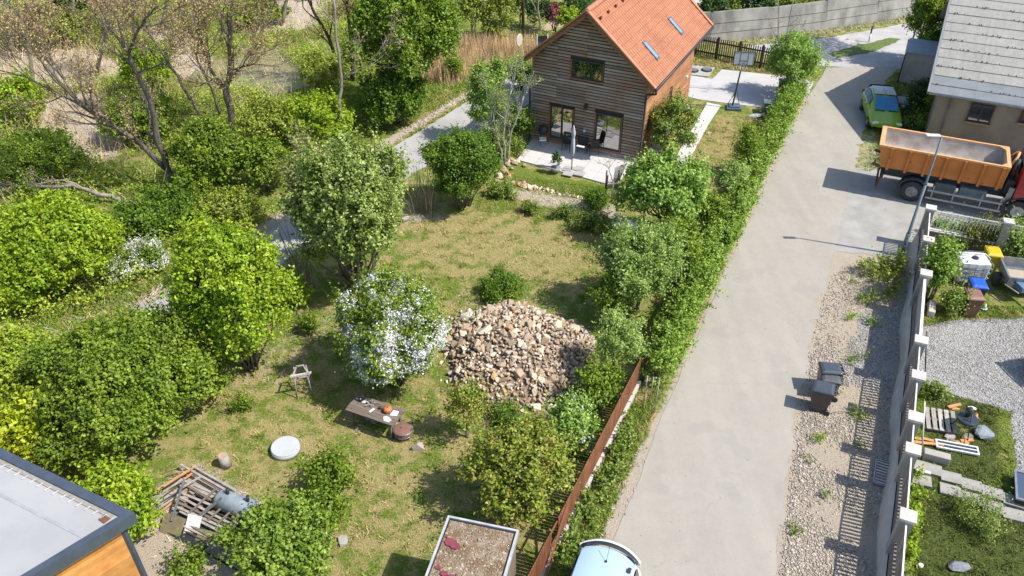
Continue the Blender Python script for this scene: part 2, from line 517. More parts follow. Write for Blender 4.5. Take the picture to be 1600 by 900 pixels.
# ------------------------------------------------------------------ stones
def rock_mesh(name, m, seed, flat=0.65, pts=11):
    r = random.Random(seed)
    bm = bmesh.new()
    for i in range(pts):
        v = Vector((r.gauss(0, 1), r.gauss(0, 1), r.gauss(0, 1))).normalized() * r.uniform(0.75, 1.0)
        bm.verts.new((v.x * r.uniform(.85, 1.05), v.y * 0.8, v.z * flat))
    bmesh.ops.convex_hull(bm, input=bm.verts)
    for v in [v for v in bm.verts if not v.link_faces]: bm.verts.remove(v)
    me = bpy.data.meshes.new(name); bm.to_mesh(me); bm.free()
    me.materials.append(m)
    return me
def chips(P, size, zs=0.55, pts=None):
    """irregular octahedron-like stones at points P (n,3)"""
    n = len(P)
    B = np.array([[1, 0, 0], [0, 1, 0], [-1, 0, 0], [0, -1, 0], [0, 0, 1], [0, 0, -1]], float)
    Fb = np.array([[0, 1, 4], [1, 2, 4], [2, 3, 4], [3, 0, 4], [1, 0, 5], [2, 1, 5], [3, 2, 5], [0, 3, 5]])
    V = B[None] * rng.uniform(0.55, 1.15, (n, 6, 1)) + rng.normal(0, 0.16, (n, 6, 3))
    a = rng.uniform(0, 6.28, n); ca, sa = np.cos(a)[:, None], np.sin(a)[:, None]
    s = (size * rng.lognormal(0, 0.35, n))[:, None]
    x = (V[..., 0] * ca - V[..., 1] * sa) * s; y = (V[..., 0] * sa + V[..., 1] * ca) * s; z = V[..., 2] * s * zs
    V = np.stack([x, y, z], -1) + P[:, None, :]
    F = (Fb[None] + (np.arange(n) * 6)[:, None, None]).reshape(-1, 3)
    return V.reshape(-1, 3), F

# ------------------------------------------------------------------ outlines
def wpoly(px, z=0.0):
    return [tuple(G(x, y)[:2]) for x, y in px]
def rag(poly, step=0.5, amp=0.06, seed=1):
    r = random.Random(seed); out = []
    n = len(poly)
    for i in range(n):
        a = Vector(poly[i]).to_2d() if len(poly[i]) == 2 else Vector(poly[i][:2]); b = Vector(poly[(i + 1) % n][:2])
        k = max(1, int((b - a).length / step))
        for j in range(k):
            q = a.lerp(b, j / k)
            out.append((q.x + r.gauss(0, amp), q.y + r.gauss(0, amp)))
    return out
def sdf(X, Y, poly):
    """signed distance, positive inside"""
    n = len(poly); d = np.full(X.shape, 1e9); inside = np.zeros(X.shape, bool)
    for i in range(n):
        x0, y0 = poly[i]; x1, y1 = poly[(i + 1) % n]
        ex, ey = x1 - x0, y1 - y0
        t = np.clip(((X - x0) * ex + (Y - y0) * ey) / max(ex * ex + ey * ey, 1e-9), 0, 1)
        d = np.minimum(d, np.hypot(X - x0 - t * ex, Y - y0 - t * ey))
        c = ((y0 > Y) != (y1 > Y)) & (X < (x1 - x0) * (Y - y0) / ((y1 - y0) if abs(y1 - y0) > 1e-9 else 1e-9) + x0)
        inside ^= c
    return np.where(inside, d, -d)
def scatter(poly, n, seed=0):
    q = np.array(poly); lo, hi = q.min(0), q.max(0)
    X = rng.uniform(lo[0], hi[0], n * 4); Y = rng.uniform(lo[1], hi[1], n * 4)
    k = sdf(X, Y, poly) > 0
    return np.stack([X[k][:n], Y[k][:n]], 1)

# ------------------------------------------------------------------ the ground
ROAD_L = [(905,990),(955,853),(1000,745),(1025,675),(1062,590),(1098,505),(1135,420),(1172,340),(1208,265),(1238,200),(1262,152),(1285,118),(1292,100)]
ROAD_R = [(1405,104),(1385,125),(1372,150),(1358,185),(1346,215),(1338,262),(1322,310),(1310,370),(1290,440),(1275,480),(1262,560),(1245,640),(1232,730),(1215,860),(1200,990)]
WALL_C = Vector((17.4, 28.95))            # corner pillar of the concrete wall
WALL_D = (Vector((10.27, 13.35)) - WALL_C).normalized()
FEN_D = Vector((2.65, -1.07)).normalized()
def P(*pts): return wpoly(pts)
PATH = P((830,95),(735,155),(600,240),(440,347),(270,452),(130,545),(-60,662),(-60,735),(150,600),(290,503),(440,412),(640,275),(770,200),(840,152))
# painted zones: (channel, outline, strength, softness in metres); channels 0 dry, 1 dirt, 2 gravel, 3 lush
ZONES = [
 (0, P((560,470),(615,400),(640,340),(700,330),(780,300),(860,325),(960,350),(930,430),(880,462),(760,450),(680,455),(600,520)), 0.62, 1.2),
 (0, P((330,600),(420,560),(520,590),(560,640),(700,690),(740,800),(600,900),(420,900),(300,760)), 0.36, 1.2),
 (0, P((640,620),(800,640),(900,720),(860,900),(700,900)), 0.3, 1.0),
 (0, P((1060,250),(1130,180),(1200,190),(1180,250),(1110,330),(1060,300)), 0.6, 0.6),
 (0, P((820,270),(945,300),(940,312),(800,285)), 0.25, 0.3),
 (0, P((1090,85),(1230,115),(1230,122),(1090,100)), 0.6, 0.4),
 (1, P((440,500),(520,470),(560,480),(520,560),(440,620),(350,640),(340,600)), 0.42, 0.8),
 (1, P((690,440),(930,450),(940,560),(900,660),(800,700),(680,640),(650,560)), 0.36, 0.8),
 (1, P((640,640),(760,640),(800,700),(700,720),(640,700)), 0.2, 0.5),
 (1, P((620,330),(700,330),(700,345),(630,355)), 0.6, 0.4),
 (1, P((780,290),(960,318),(990,350),(900,335),(800,312)), 0.75, 0.35),
 (1, P((200,800),(300,720),(420,790),(400,900),(190,960)), 0.95, 0.5),
 (1, P((880,1000),(935,850),(990,720),(1040,620),(1120,440),(1225,190),(1262,140),(1262,170),(1140,430),(1030,700),(960,870),(920,1000)), 1.0, 0.25),
 (1, P((1290,340),(1420,370),(1425,420),(1420,900),(1380,1000),(1140,1000),(1190,700),(1235,540)), 0.85, 0.3),
 (1, P((1330,215),(1372,190),(1385,260),(1330,270)), 0.5, 0.4),
 (1, P((600,235),(735,150),(820,90),(830,80),(735,140),(590,225),(430,335),(200,480),(210,490),(440,350)), 1.0, 0.4),
 (1, P((50,160),(140,145),(215,190),(170,250),(80,240)), 1.3, 0.9),
 (1, P((0,80),(130,75),(210,110),(120,135),(0,130)), 1.2, 1.0),
 (1, P((225,40),(300,50),(345,110),(290,125),(230,85)), 1.2, 0.8),
 (1, P((380,0),(520,0),(490,45),(400,55)), 1.0, 0.9),
 (1, P((350,60),(470,70),(480,130),(370,140)), 0.5, 1.0),
 (1, P((640,60),(830,50),(830,90),(700,150),(650,120)), 0.45, 1.2),
 (1, P((120,490),(200,450),(240,450),(120,520),(0,560),(0,530)), 0.45, 0.5),
 (1, P((1150,58),(1425,22),(1430,34),(1180,74)), 0.5, 0.3),
 (2, P((1340,490),(1420,480),(1415,520),(1345,530)), 1.0, 0.3),
 (2, P((1320,520),(1420,530),(1400,620),(1300,600)), 0.6, 0.4),
 (2, P((1440,512),(1500,500),(1580,500),(1700,480),(1700,640),(1570,640),(1500,618),(1440,600),(1432,560)), 1.1, 0.2),
 (2, P((1578,625),(1720,600),(1720,780),(1590,750)), 1.0, 0.12),
 (3, P((1430,590),(1580,620),(1590,760),(1700,780),(1700,1000),(1380,1000)), 1.0, 0.6),
 (1, P((1430,650),(1560,650),(1590,760),(1700,780),(1700,1000),(1380,1000)), 0.22, 0.6),
 (3, P((1450,480),(1600,490),(1600,505),(1500,500),(1445,505)), 0.4, 0.4),
 (3, P((860,900),(925,780),(990,640),(1020,620),(980,740),(930,850),(900,920)), 0.9, 0.3),
 (3, P((1380,160),(1400,120),(1420,170),(1390,260),(1350,270)), 1.0, 0.3),
 (3, P((690,430),(800,435),(930,480),(960,560),(920,700),(940,560),(900,480),(800,450),(690,455)), 0.7, 0.5),
 (3, P((760,300),(800,312),(960,345),(980,380),(860,350),(740,330)), 0.6, 0.4),
 (3, P((800,262),(945,292),(945,312),(810,290),(770,275)), 0.8, 0.2),
 (3, P((600,380),(640,400),(760,440),(860,455),(690,470),(560,470)), 0.4, 0.8),
 (3, P((0,0),(760,0),(820,80),(600,220),(200,470),(0,560)), 0.45, 1.5),
]
def zones(X, Y):
    W = [np.zeros(X.shape) for _ in range(4)]
    for ch, poly, st, soft in ZONES:
        d = sdf(X, Y, poly)
        W[ch] = np.maximum(W[ch], st * np.clip(0.5 + d / (2 * soft), 0, 1))
    return np.stack(W, -1)
def axis(lo, hi, step, ext):
    a = np.arange(lo, hi + step, step)
    e = np.array(ext, float)
    return np.concatenate([lo - e[::-1], a, hi + e])
ext = [2, 6, 15, 40, 100, 300, 700]
xs = axis(-46, 46, 0.3, ext); ys = axis(9, 74, 0.3, ext)
GX, GY = np.meshgrid(xs, ys)
nx, ny = len(xs), len(ys)
Vg = np.stack([GX.ravel(), GY.ravel(), np.zeros(nx * ny)], 1)
ii = (np.arange(ny - 1)[:, None] * nx + np.arange(nx - 1)[None]).ravel()
Fg = np.stack([ii, ii + 1, ii + nx + 1, ii + nx], 1)
def ground_mat(name, blades=False):
    m = bpy.data.materials.new(name)
    nt, N, L, B = nodes(m)
    tc = N.new('ShaderNodeTexCoord'); co = tc.outputs['Object']
    at = N.new('ShaderNodeAttribute'); at.attribute_name = 'zone'
    sp = N.new('ShaderNodeSeparateColor'); L.new(at.outputs['Color'], sp.inputs[0])
    lush = at.outputs['Alpha']
    n1 = noise(N, L, co, 0.55, 5, 0.65); n2 = noise(N, L, co, 3.2, 5, 0.7); n3 = noise(N, L, co, 14, 4, 0.7)
    n4 = noise(N, L, co, 45, 3, 0.8)
    # green against straw
    n0 = noise(N, L, co, 1.4, 3, 0.6)
    t = math_n(N, L, 'ADD', math_n(N, L, 'MULTIPLY', n1, 0.7), math_n(N, L, 'MULTIPLY', math_n(N, L, 'SUBTRACT', n0, 0.4), 2.3))
    t = math_n(N, L, 'ADD', t, math_n(N, L, 'MULTIPLY', n2, 1.5))
    t = math_n(N, L, 'SUBTRACT', t, 0.56)
    t = math_n(N, L, 'ADD', t, math_n(N, L, 'MULTIPLY', n3, 0.9))
    t = math_n(N, L, 'ADD', t, math_n(N, L, 'MULTIPLY', sp.outputs[0], 0.50))
    t = math_n(N, L, 'SUBTRACT', t, math_n(N, L, 'MULTIPLY', lush, 0.45))
    f = ramp(N, L, math_n(N, L, 'SUBTRACT', t, 1.0), [(0.10, 0.0), (0.50, 1.0)])
    green = ramp(N, L, n3, [(0.3, (0.07, 0.12, 0.018)), (0.5, (0.165, 0.225, 0.034)), (0.7, (0.29, 0.32, 0.06))])
    dk = ramp(N, L, n3, [(0.3, (0.045, 0.062, 0.014)), (0.5, (0.09, 0.12, 0.026)), (0.7, (0.18, 0.18, 0.055))])
    green = mixc(N, L, ramp(N, L, lush, [(0.75, 0.0), (1.0, 1.0)]), green, dk)
    straw = ramp(N, L, n4, [(0.3, (0.21, 0.18, 0.055)), (0.5, (0.37, 0.31, 0.12)), (0.7, (0.60, 0.50, 0.27))])
    c = mixc(N, L, f, green, straw)
    # bare earth
    e = math_n(N, L, 'ADD', sp.outputs[1], math_n(N, L, 'MULTIPLY', math_n(N, L, 'SUBTRACT', n2, 0.5), 1.3))
    e = math_n(N, L, 'ADD', e, math_n(N, L, 'MULTIPLY', math_n(N, L, 'SUBTRACT', n3, 0.5), 0.8))
    fe = ramp(N, L, e, [(0.42, 0.0), (0.66, 1.0)])
    earth = ramp(N, L, n4, [(0.28, (0.26, 0.205, 0.15)), (0.5, (0.50, 0.42, 0.325)), (0.72, (0.70, 0.61, 0.49))])
    c = mixc(N, L, fe, c, earth)
    # gravel
    vo = N.new('ShaderNodeTexVoronoi'); vo.inputs['Scale'].default_value = 22; L.new(co, vo.inputs['Vector'])
    gc = ramp(N, L, vo.outputs['Color'], [(0.1, (0.26, 0.245, 0.225)), (0.5, (0.43, 0.415, 0.39)), (0.9, (0.60, 0.585, 0.56))])
    gg = math_n(N, L, 'ADD', sp.outputs[2], math_n(N, L, 'MULTIPLY', math_n(N, L, 'SUBTRACT', n2, 0.5), 0.9))
    fg = ramp(N, L, gg, [(0.40, 0.0), (0.55, 1.0)])
    c = mixc(N, L, fg, c, gc)
    if blades:
        g = N.new('ShaderNodeNewGeometry')
        v = N.new('ShaderNodeMapRange'); v.inputs[3].default_value = 0.8; v.inputs[4].default_value = 1.6
        L.new(g.outputs['Random Per Island'], v.inputs[0])
        h = N.new('ShaderNodeHueSaturation'); L.new(v.outputs[0], h.inputs['Value']); L.new(c, h.inputs['Color']); c = h.outputs[0]
    L.new(c, B.inputs['Base Color'])
    B.inputs['Roughness'].default_value = 0.95; B.inputs['Specular IOR Level'].default_value = 0.2
    if not blades:
        hh = math_n(N, L, 'ADD', math_n(N, L, 'MULTIPLY', n3, 1.0), math_n(N, L, 'MULTIPLY', n4, 0.8))
        hh = math_n(N, L, 'ADD', hh, math_n(N, L, 'MULTIPLY', vo.outputs['Distance'], fg))
        bump(N, L, B, hh, 0.9, 0.06)
    return m
def set_zone(me, X, Y):
    at = me.color_attributes.new('zone', 'FLOAT_COLOR', 'POINT')
    at.data.foreach_set('color', zones(X, Y).astype(np.float32).ravel())
mg = ground_mat('ground_soil_and_grass')
me = fast_mesh('ground', Vg, Fg, mg)
set_zone(me, Vg[:, 0], Vg[:, 1])
tag(link('ground', me), kind='structure')

# hard surfaces
def surf(name, poly, z, m, kind='structure', amp=0.05, step=0.4, seed=1, thick=0):
    mb = MB(); q = rag(poly, step, amp, seed) if amp else poly
    if thick: mb.prism(q if sum(q[i][0] * q[(i + 1) % len(q)][1] - q[(i + 1) % len(q)][0] * q[i][1] for i in range(len(q))) > 0 else q[::-1], 0.0, z)
    else: mb.sheet(q if sum(q[i][0] * q[(i + 1) % len(q)][1] - q[(i + 1) % len(q)][0] * q[i][1] for i in range(len(q))) > 0 else q[::-1], z)
    return tag(mb.build(name, m), kind=kind)
def road_mat():
    m = bpy.data.materials.new('asphalt_pale')
    nt, N, L, B = nodes(m)
    tc = N.new('ShaderNodeTexCoord'); co = tc.outputs['Object']
    a = noise(N, L, co, 0.35, 3, 0.6); b = noise(N, L, co, 2.5, 5, 0.7); d = noise(N, L, co, 60, 3, 0.9)
    mp = N.new('ShaderNodeMapping'); mp.inputs['Rotation'].default_value = (0, 0, RD(23)); mp.inputs['Scale'].default_value = (0.9, 0.07, 1)
    L.new(co, mp.inputs[0]); w = noise(N, L, mp.outputs[0], 1.3, 3, 0.5)
    t = math_n(N, L, 'ADD', math_n(N, L, 'MULTIPLY', a, 0.45), math_n(N, L, 'MULTIPLY', w, 0.55))
    c = ramp(N, L, t, [(0.34, (0.325, 0.298, 0.258)), (0.5, (0.355, 0.328, 0.285)), (0.66, (0.395, 0.364, 0.315))])
    f = ramp(N, L, b, [(0.42, 0.0), (0.75, 1.0)])
    c = mixc(N, L, math_n(N, L, 'MULTIPLY', f, 0.35), c, (0.44, 0.39, 0.32))
    g = ramp(N, L, d, [(0.3, (0.78, 0.78, 0.78)), (0.5, (1, 1, 1)), (0.7, (1.18, 1.17, 1.15))])
    c = mixc(N, L, 1.0, c, g, 'MULTIPLY')
    sp = noise(N, L, co, 6.0, 1, 0.5)
    s = ramp(N, L, sp, [(0.215, 1.0), (0.235, 0.0)])
    c = mixc(N, L, math_n(N, L, 'MULTIPLY', s, 0.5), c, (0.16, 0.14, 0.12))
    vc = N.new('ShaderNodeTexVoronoi'); vc.feature = 'DISTANCE_TO_EDGE'; vc.inputs['Scale'].default_value = .33
    wv = N.new('ShaderNodeVectorMath'); wv.operation = 'ADD'; nv = N.new('ShaderNodeTexNoise'); nv.inputs['Scale'].default_value = 1.6; nv.inputs['Detail'].default_value = 5; L.new(co, nv.inputs['Vector'])
    L.new(co, wv.inputs[0]); L.new(nv.outputs['Color'], wv.inputs[1]); L.new(wv.outputs[0], vc.inputs['Vector'])
    ck = math_n(N, L, 'MULTIPLY', ramp(N, L, vc.outputs['Distance'], [(.0, 1.0), (.0045, 0.0)]), ramp(N, L, a, [(.46, 0.0), (.56, 1.0)]))
    c = mixc(N, L, math_n(N, L, 'MULTIPLY', ck, .45), c, (.2, .18, .15))
    pn = noise(N, L, co, .8, 2, .4)
    c = mixc(N, L, math_n(N, L, 'MULTIPLY', ramp(N, L, pn, [(.60, 0.0), (.64, 1.0)]), .22), c, (.27, .255, .235))
    L.new(c, B.inputs['Base Color']); B.inputs['Roughness'].default_value = 0.92
    B.inputs['Specular IOR Level'].default_value = 0.25
    bump(N, L, B, d, 0.35, 0.01)
    return m
m_road = road_mat()
m_lane = mat('lane_concrete', (0.47, 0.45, 0.43), (0.36, 0.345, 0.33), 0.9, 0.92, bmp=0.3, bs=30, detail=8)
m_path = mat('path_concrete', (0.43, 0.415, 0.395), (0.36, 0.345, 0.325), 0.6, 0.92, bmp=0.2, bs=40, detail=8)
m_drive = mat('driveway_worn', (0.40, 0.385, 0.355), (0.27, 0.26, 0.235), 1.1, 0.94, bmp=0.6, bs=22, detail=10, stops=(0.3, 0.7))
rl_ = rag(wpoly(ROAD_L), .6, .018, 2); rl_ = rl_[:-int((Vector(wpoly(ROAD_L)[0]) - Vector(wpoly(ROAD_L)[-1])).length / .6)]
rr_ = rag(wpoly(ROAD_R), .3, .07, 3); rr_ = rr_[:-int((Vector(wpoly(ROAD_R)[0]) - Vector(wpoly(ROAD_R)[-1])).length / .3)]
surf('road', rl_ + rr_, 0.012, m_road, amp=0)
surf('lane', P((1292,104),(1235,96),(1165,76),(1170,72),(1230,65),(1300,58),(1420,36),(1520,0),(1640,-30),(1640,60),(1480,100),(1408,108)), 0.008, m_lane, amp=0.06)
surf('path', PATH, 0.010, m_path, amp=0.05)
surf('grass_verge', P((1290,84),(1330,74),(1390,60),(1408,62),(1360,82),(1310,90)), 0.03, mat('verge_green', (0.07, 0.13, 0.02), (0.16, 0.19, 0.05), 6, 0.95, bmp=1.0), amp=0.08)
wc = lambda t, s=0.0: tuple(WALL_C + WALL_D * t + FEN_D * s)
dv = [tuple(G(1325, 262)[:2]), tuple(G(1305, 305)[:2]), tuple(G(1290, 372)[:2]), tuple(G(1284, 392)[:2]), tuple(G(1350, 396)[:2]), wc(1.6, -0.4), wc(-0.2, 0.0), wc(-0.1, 12.0), tuple(G(1700, 262)[:2]), tuple(G(1500, 262)[:2])]
surf('driveway', dv, 0.008, m_drive, amp=0.05)

# pond with murky water
m_pond = mat('pond_water', (0.20, 0.19, 0.08), (0.28, 0.25, 0.13), 0.6, 0.3, spec=0.25)
surf('pond_water', P((330,95),(420,85),(470,105),(520,125),(430,150),(340,130),(290,125)), 0.02, m_pond, amp=0.15)

# paving round the house
def paving(name, a, b, size, mortar=0.012, off=0.0):
    m = bpy.data.materials.new(name)
    nt, N, L, B = nodes(m)
    tc = N.new('ShaderNodeTexCoord')
    br = N.new('ShaderNodeTexBrick'); br.offset = off; br.inputs['Scale'].default_value = 1.0
    mp = N.new('ShaderNodeMapping'); mp.inputs['Rotation'].default_value = (0, 0, RD(26.5)); L.new(tc.outputs['Object'], mp.inputs[0]); L.new(mp.outputs[0], br.inputs['Vector'])
    br.inputs['Color1'].default_value = (*a, 1); br.inputs['Color2'].default_value = (*b, 1); br.inputs['Mortar'].default_value = (a[0] * .6, a[1] * .6, a[2] * .6, 1)
    br.inputs['Mortar Size'].default_value = mortar; br.inputs['Brick Width'].default_value = size; br.inputs['Row Height'].default_value = size
    n = noise(N, L, tc.outputs['Object'], 7, 5)
    g = ramp(N, L, n, [(0.3, (0.9, 0.9, 0.9)), (0.7, (1.05, 1.05, 1.05))])
    L.new(mixc(N, L, 1.0, br.outputs[0], g, 'MULTIPLY'), B.inputs['Base Color'])
    B.inputs['Roughness'].default_value = 0.85
    return m
m_patio = paving('patio_slabs', (0.60, 0.565, 0.55), (0.57, 0.54, 0.525), 0.8)
m_walk = paving('walk_slabs', (0.44, 0.42, 0.40), (0.36, 0.345, 0.33), 0.45, 0.03)
surf('patio', P((835,214),(808,251),(945,288),(962,291),(995,252),(960,235),(890,212)), 0.07, m_patio, amp=0, thick=1)
surf('garden_path', P((993,255),(1002,266),(1030,238),(1062,196),(1080,168),(1072,162),(1040,200)), 0.06, m_walk, amp=0, thick=1)
surf('concrete_walk', P((1040,276),(1062,276),(1088,230),(1106,196),(1126,166),(1105,161),(1088,192),(1066,228)), 0.05, mat('walk_pale', (0.62, 0.59, 0.58), (0.54, 0.52, 0.51), 2, 0.85), amp=0, thick=1)
surf('house_driveway', P((1076,152),(1092,156),(1145,163),(1205,170),(1228,168),(1250,160),(1262,150),(1272,128),(1245,122),(1128,109),(1113,124),(1083,119),(1060,117)), 0.03, mat('house_drive', (0.52, 0.50, 0.485), (0.45, 0.435, 0.42), 0.8, 0.88, bmp=0.1), amp=0.0, thick=1)
surf('slab_apron', P((1084,103),(1117,106),(1107,120.5),(1070,117),(1075,103)), 0.05, mat('apron', (0.42, 0.40, 0.37), (0.36, 0.34, 0.315), 1.5, 0.9), amp=0, thick=1)
surf('landing_slab', P((955,350),(985,345),(1000,358),(968,363)), 0.05, mat('walk_pale', (0.6, 0.58, 0.57)), amp=0, thick=1)

# loose stone chippings and grass blades
def cloud(name, polys, counts, size, m, z=0.012):
    Q = np.concatenate([scatter(p, c) for p, c in zip(polys, counts)])
    w = np.sin(Q[:, 0] * 1.7 + 1.5 * np.sin(Q[:, 1] * .9)) + np.sin(Q[:, 1] * 2.1 + 1.3 * np.sin(Q[:, 0] * 1.3)) + rng.normal(0, .45, len(Q))
    Q = Q[w > -.75]
    V, F = chips(np.column_stack([Q, np.full(len(Q), z)]), size)
    return tag(link(name, fast_mesh(name, V, F, m)), kind='stuff')
m_chip = mat('chippings', (0.52, 0.46, 0.38), (0.36, 0.30, 0.24), 9, 0.9, island=0.4)
m_chipg = mat('chippings_grey', (0.50, 0.485, 0.46), (0.36, 0.35, 0.33), 9, 0.9, island=0.35)
SH = P((1300,430),(1330,420),(1360,480),(1420,470),(1400,640),(1385,760),(1372,1000),(1205,1000),(1240,690),(1262,560),(1285,470))
SH2 = P((1268,560),(1300,520),(1330,620),(1345,760),(1330,1000),(1210,1000),(1236,760))
cloud('roadside_gravel', [SH, SH2], [8500, 9500], 0.030, m_chip)
cloud('yard_gravel', [ZONES[27][1] if False else P((1440,512),(1580,500),(1700,480),(1700,640),(1570,640),(1450,590)), P((1345,490),(1420,482),(1410,525),(1345,530)), P((1580,628),(1720,600),(1720,780),(1592,750)), P((1325,540),(1415,530),(1400,620),(1340,610))], [7000, 1300, 2500, 900], 0.02, m_chipg)
cloud('margin_gravel', [P((930,900),(990,740),(1040,630),(1130,430),(1140,432),(1055,610),(1000,750),(960,860),(940,940))], [1500], 0.02, m_chip)

# grass: short blades over the lawns, denser and longer where it grows lush
GR = [(P((330,560),(640,330),(960,345),(930,480),(960,560),(900,900),(220,980),(300,700)), 75000, 0.05),
      (P((1060,250),(1130,180),(1215,190),(1180,260),(1080,420),(1010,420)), 12000, 0.055),
      (P((760,270),(945,292),(960,345),(740,330)), 9000, 0.08),
      (P((1430,604),(1500,618),(1590,645),(1600,760),(1700,780),(1700,1000),(1390,1000)), 15000, 0.065),
      (P((1440,470),(1600,480),(1600,505),(1445,512)), 3500, 0.09),
      (P((860,930),(925,780),(1000,600),(1040,600),(985,740),(940,850),(905,930)), 10000, 0.10),
      (P((1310,420),(1425,400),(1418,500),(1330,500)), 5000, 0.12),
      (P((1300,500),(1400,480),(1380,900),(1240,900)), 6500, 0.05),
      (P((1375,150),(1400,112),(1425,140),(1400,260),(1350,270)), 5000, 0.12),
      (P((640,120),(850,40),(830,130),(620,240)), 16000, 0.16),
      (P((0,0),(700,0),(780,90),(600,215),(200,465),(0,560)), 30000, 0.14),
      (P((100,470),(280,400),(290,440),(200,480),(0,600),(0,530)), 9000, 0.16),
      (P((1085,80),(1260,112),(1250,120),(1085,104)), 5000, 0.14),
      (P((1150,58),(1425,22),(1430,32),(1180,72)), 5000, 0.14)]
Q = []; S = []
for poly, n, s in GR:
    q = scatter(poly, n); Q.append(q); S.append(np.full(len(q), s))
for poly, cnt_ in ((GR[0][0], 420), (GR[1][0], 90), (GR[4][0], 40), (GR[3][0], 160)):
    cc = scatter(poly, cnt_); rr2 = rng.uniform(.06, .22, len(cc)); q = np.repeat(cc, 60, 0) + rng.normal(size=(len(cc) * 60, 2)) * np.repeat(rr2, 60)[:, None] * .7
    Q.append(q); S.append(np.full(len(q), .085))
Q = np.concatenate(Q); S = np.concatenate(S)
POND = P((330,95),(420,85),(470,105),(520,125),(430,150),(340,130),(290,125))
hard = [wpoly(ROAD_L + ROAD_R), PATH, POND, P((835,214),(808,251),(945,288),(962,291),(995,252))]
keep = np.ones(len(Q), bool)
for h in hard: keep &= sdf(Q[:, 0], Q[:, 1], h) < 0
zz = zones(Q[:, 0], Q[:, 1])
keep &= rng.random(len(Q)) > np.clip(zz[:, 1] * 0.85 + zz[:, 2] * 0.95, 0, 1)
Q, S = Q[keep], S[keep]
n = len(Q)
a = rng.uniform(0, 6.28, n); ln = S * rng.uniform(.5, 1.5, n); w = ln * 0.09 + 0.005
tilt = rng.normal(0, 0.85, (n, 2)) * ln[:, None]
b0 = np.column_stack([Q[:, 0] + np.cos(a) * w, Q[:, 1] + np.sin(a) * w, np.zeros(n)])
b1 = np.column_stack([Q[:, 0] - np.cos(a) * w, Q[:, 1] - np.sin(a) * w, np.zeros(n)])
tp = np.column_stack([Q[:, 0] + tilt[:, 0], Q[:, 1] + tilt[:, 1], ln])
V = np.stack([b0, b1, tp], 1).reshape(-1, 3)
me = fast_mesh('grass', V, np.arange(3 * n).reshape(-1, 3), ground_mat('grass_blades', True))
set_zone(me, V[:, 0], V[:, 1])
tag(link('grass', me), kind='stuff')

# ------------------------------------------------------------------ the timber house
HA = RD(26.5)                                   # its depth points 26.5 deg right of straight ahead
HFR = G(997, 254)
# local frame: origin at the right front corner, +x along the front to the left... x = leftward, y = inward
def hx(a, b, z=0.0):
    return Vector((HFR.x - math.cos(HA) * a + math.sin(HA) * b, HFR.y + math.sin(HA) * a + math.cos(HA) * b, z))
# the Empty's own x axis runs from left to right along the front, y inward: a = -x
HOUSE = thing('timber_house', 'timber-clad house with an orange tiled gable roof and two skylights', 'house', (HFR.x, HFR.y, 0), -HA)
W, DP, ZE, ZR, OF, OS = 5.95, 8.5, 4.72, 7.32, 0.6, 0.6
slope = (ZR - 4.23) / (W / 2 + OS)
def boards_mat(name, a, b, c2, stretch):
    m = bpy.data.materials.new(name)
    nt, N, L, B = nodes(m)
    tc = N.new('ShaderNodeTexCoord'); g = N.new('ShaderNodeNewGeometry')
    mp = N.new('ShaderNodeMapping'); mp.inputs['Scale'].default_value = stretch; L.new(tc.outputs['Object'], mp.inputs[0])
    n = noise(N, L, mp.outputs[0], 2.2, 6, 0.7); n2 = noise(N, L, tc.outputs['Object'], 0.55, 3, 0.5)
    c = mixc(N, L, g.outputs['Random Per Island'], a, b)
    f = ramp(N, L, n2, [(0.42, 0.0), (0.62, 1.0)])
    c = mixc(N, L, math_n(N, L, 'MULTIPLY', f, 0.65), c, c2)
    v = ramp(N, L, n, [(0.3, (0.6, 0.6, 0.6)), (0.7, (1.3, 1.3, 1.3))])
    L.new(mixc(N, L, 1.0, c, v, 'MULTIPLY'), B.inputs['Base Color'])
    B.inputs['Roughness'].default_value = 0.8; B.inputs['Specular IOR Level'].default_value = 0.3
    bump(N, L, B, n, 0.4, 0.01)
    return m
m_bfront = boards_mat('cladding_weathered', (0.24, 0.185, 0.145), (0.44, 0.375, 0.32), (0.34, 0.18, 0.085), (0.5, 6, 12))
m_bside = boards_mat('cladding_orange', (0.36, 0.165, 0.08), (0.54, 0.28, 0.145), (0.34, 0.15, 0.075), (6, 0.5, 12))
m_under = mat('wall_felt', (0.05, 0.04, 0.035), (0.035, 0.03, 0.025), 3, 0.95)
m_trim = mat('trim_brown', (0.26, 0.13, 0.065), (0.18, 0.09, 0.05), 6, 0.6)
def roofz(a):       # underside of the roof at distance a from the right wall
    return ZR - 0.05 - slope * abs(a - W / 2)
# inner walls
mb = MB()
zs = roofz(0) - 0.05
mb.add([(-W, 0.03, 0), (0, 0.03, 0), (0, 0.03, zs), (-W / 2, 0.03, roofz(W / 2) - 0.1), (-W, 0.03, zs)], [(0, 1, 2, 3, 4)])
mb.add([(-W, DP, 0), (0, DP, 0), (0, DP, zs), (-W / 2, DP, roofz(W / 2) - 0.1), (-W, DP, zs)], [(4, 3, 2, 1, 0)])
mb.add([(-0.0, 0.03, 0), (0, DP, 0), (0, DP, zs), (0, 0.03, zs)], [(0, 1, 2, 3)])
mb.add([(-W, 0.03, 0), (-W, DP, 0), (-W, DP, zs), (-W, 0.03, zs)], [(3, 2, 1, 0)])
mb.build('wall', m_under, HOUSE)
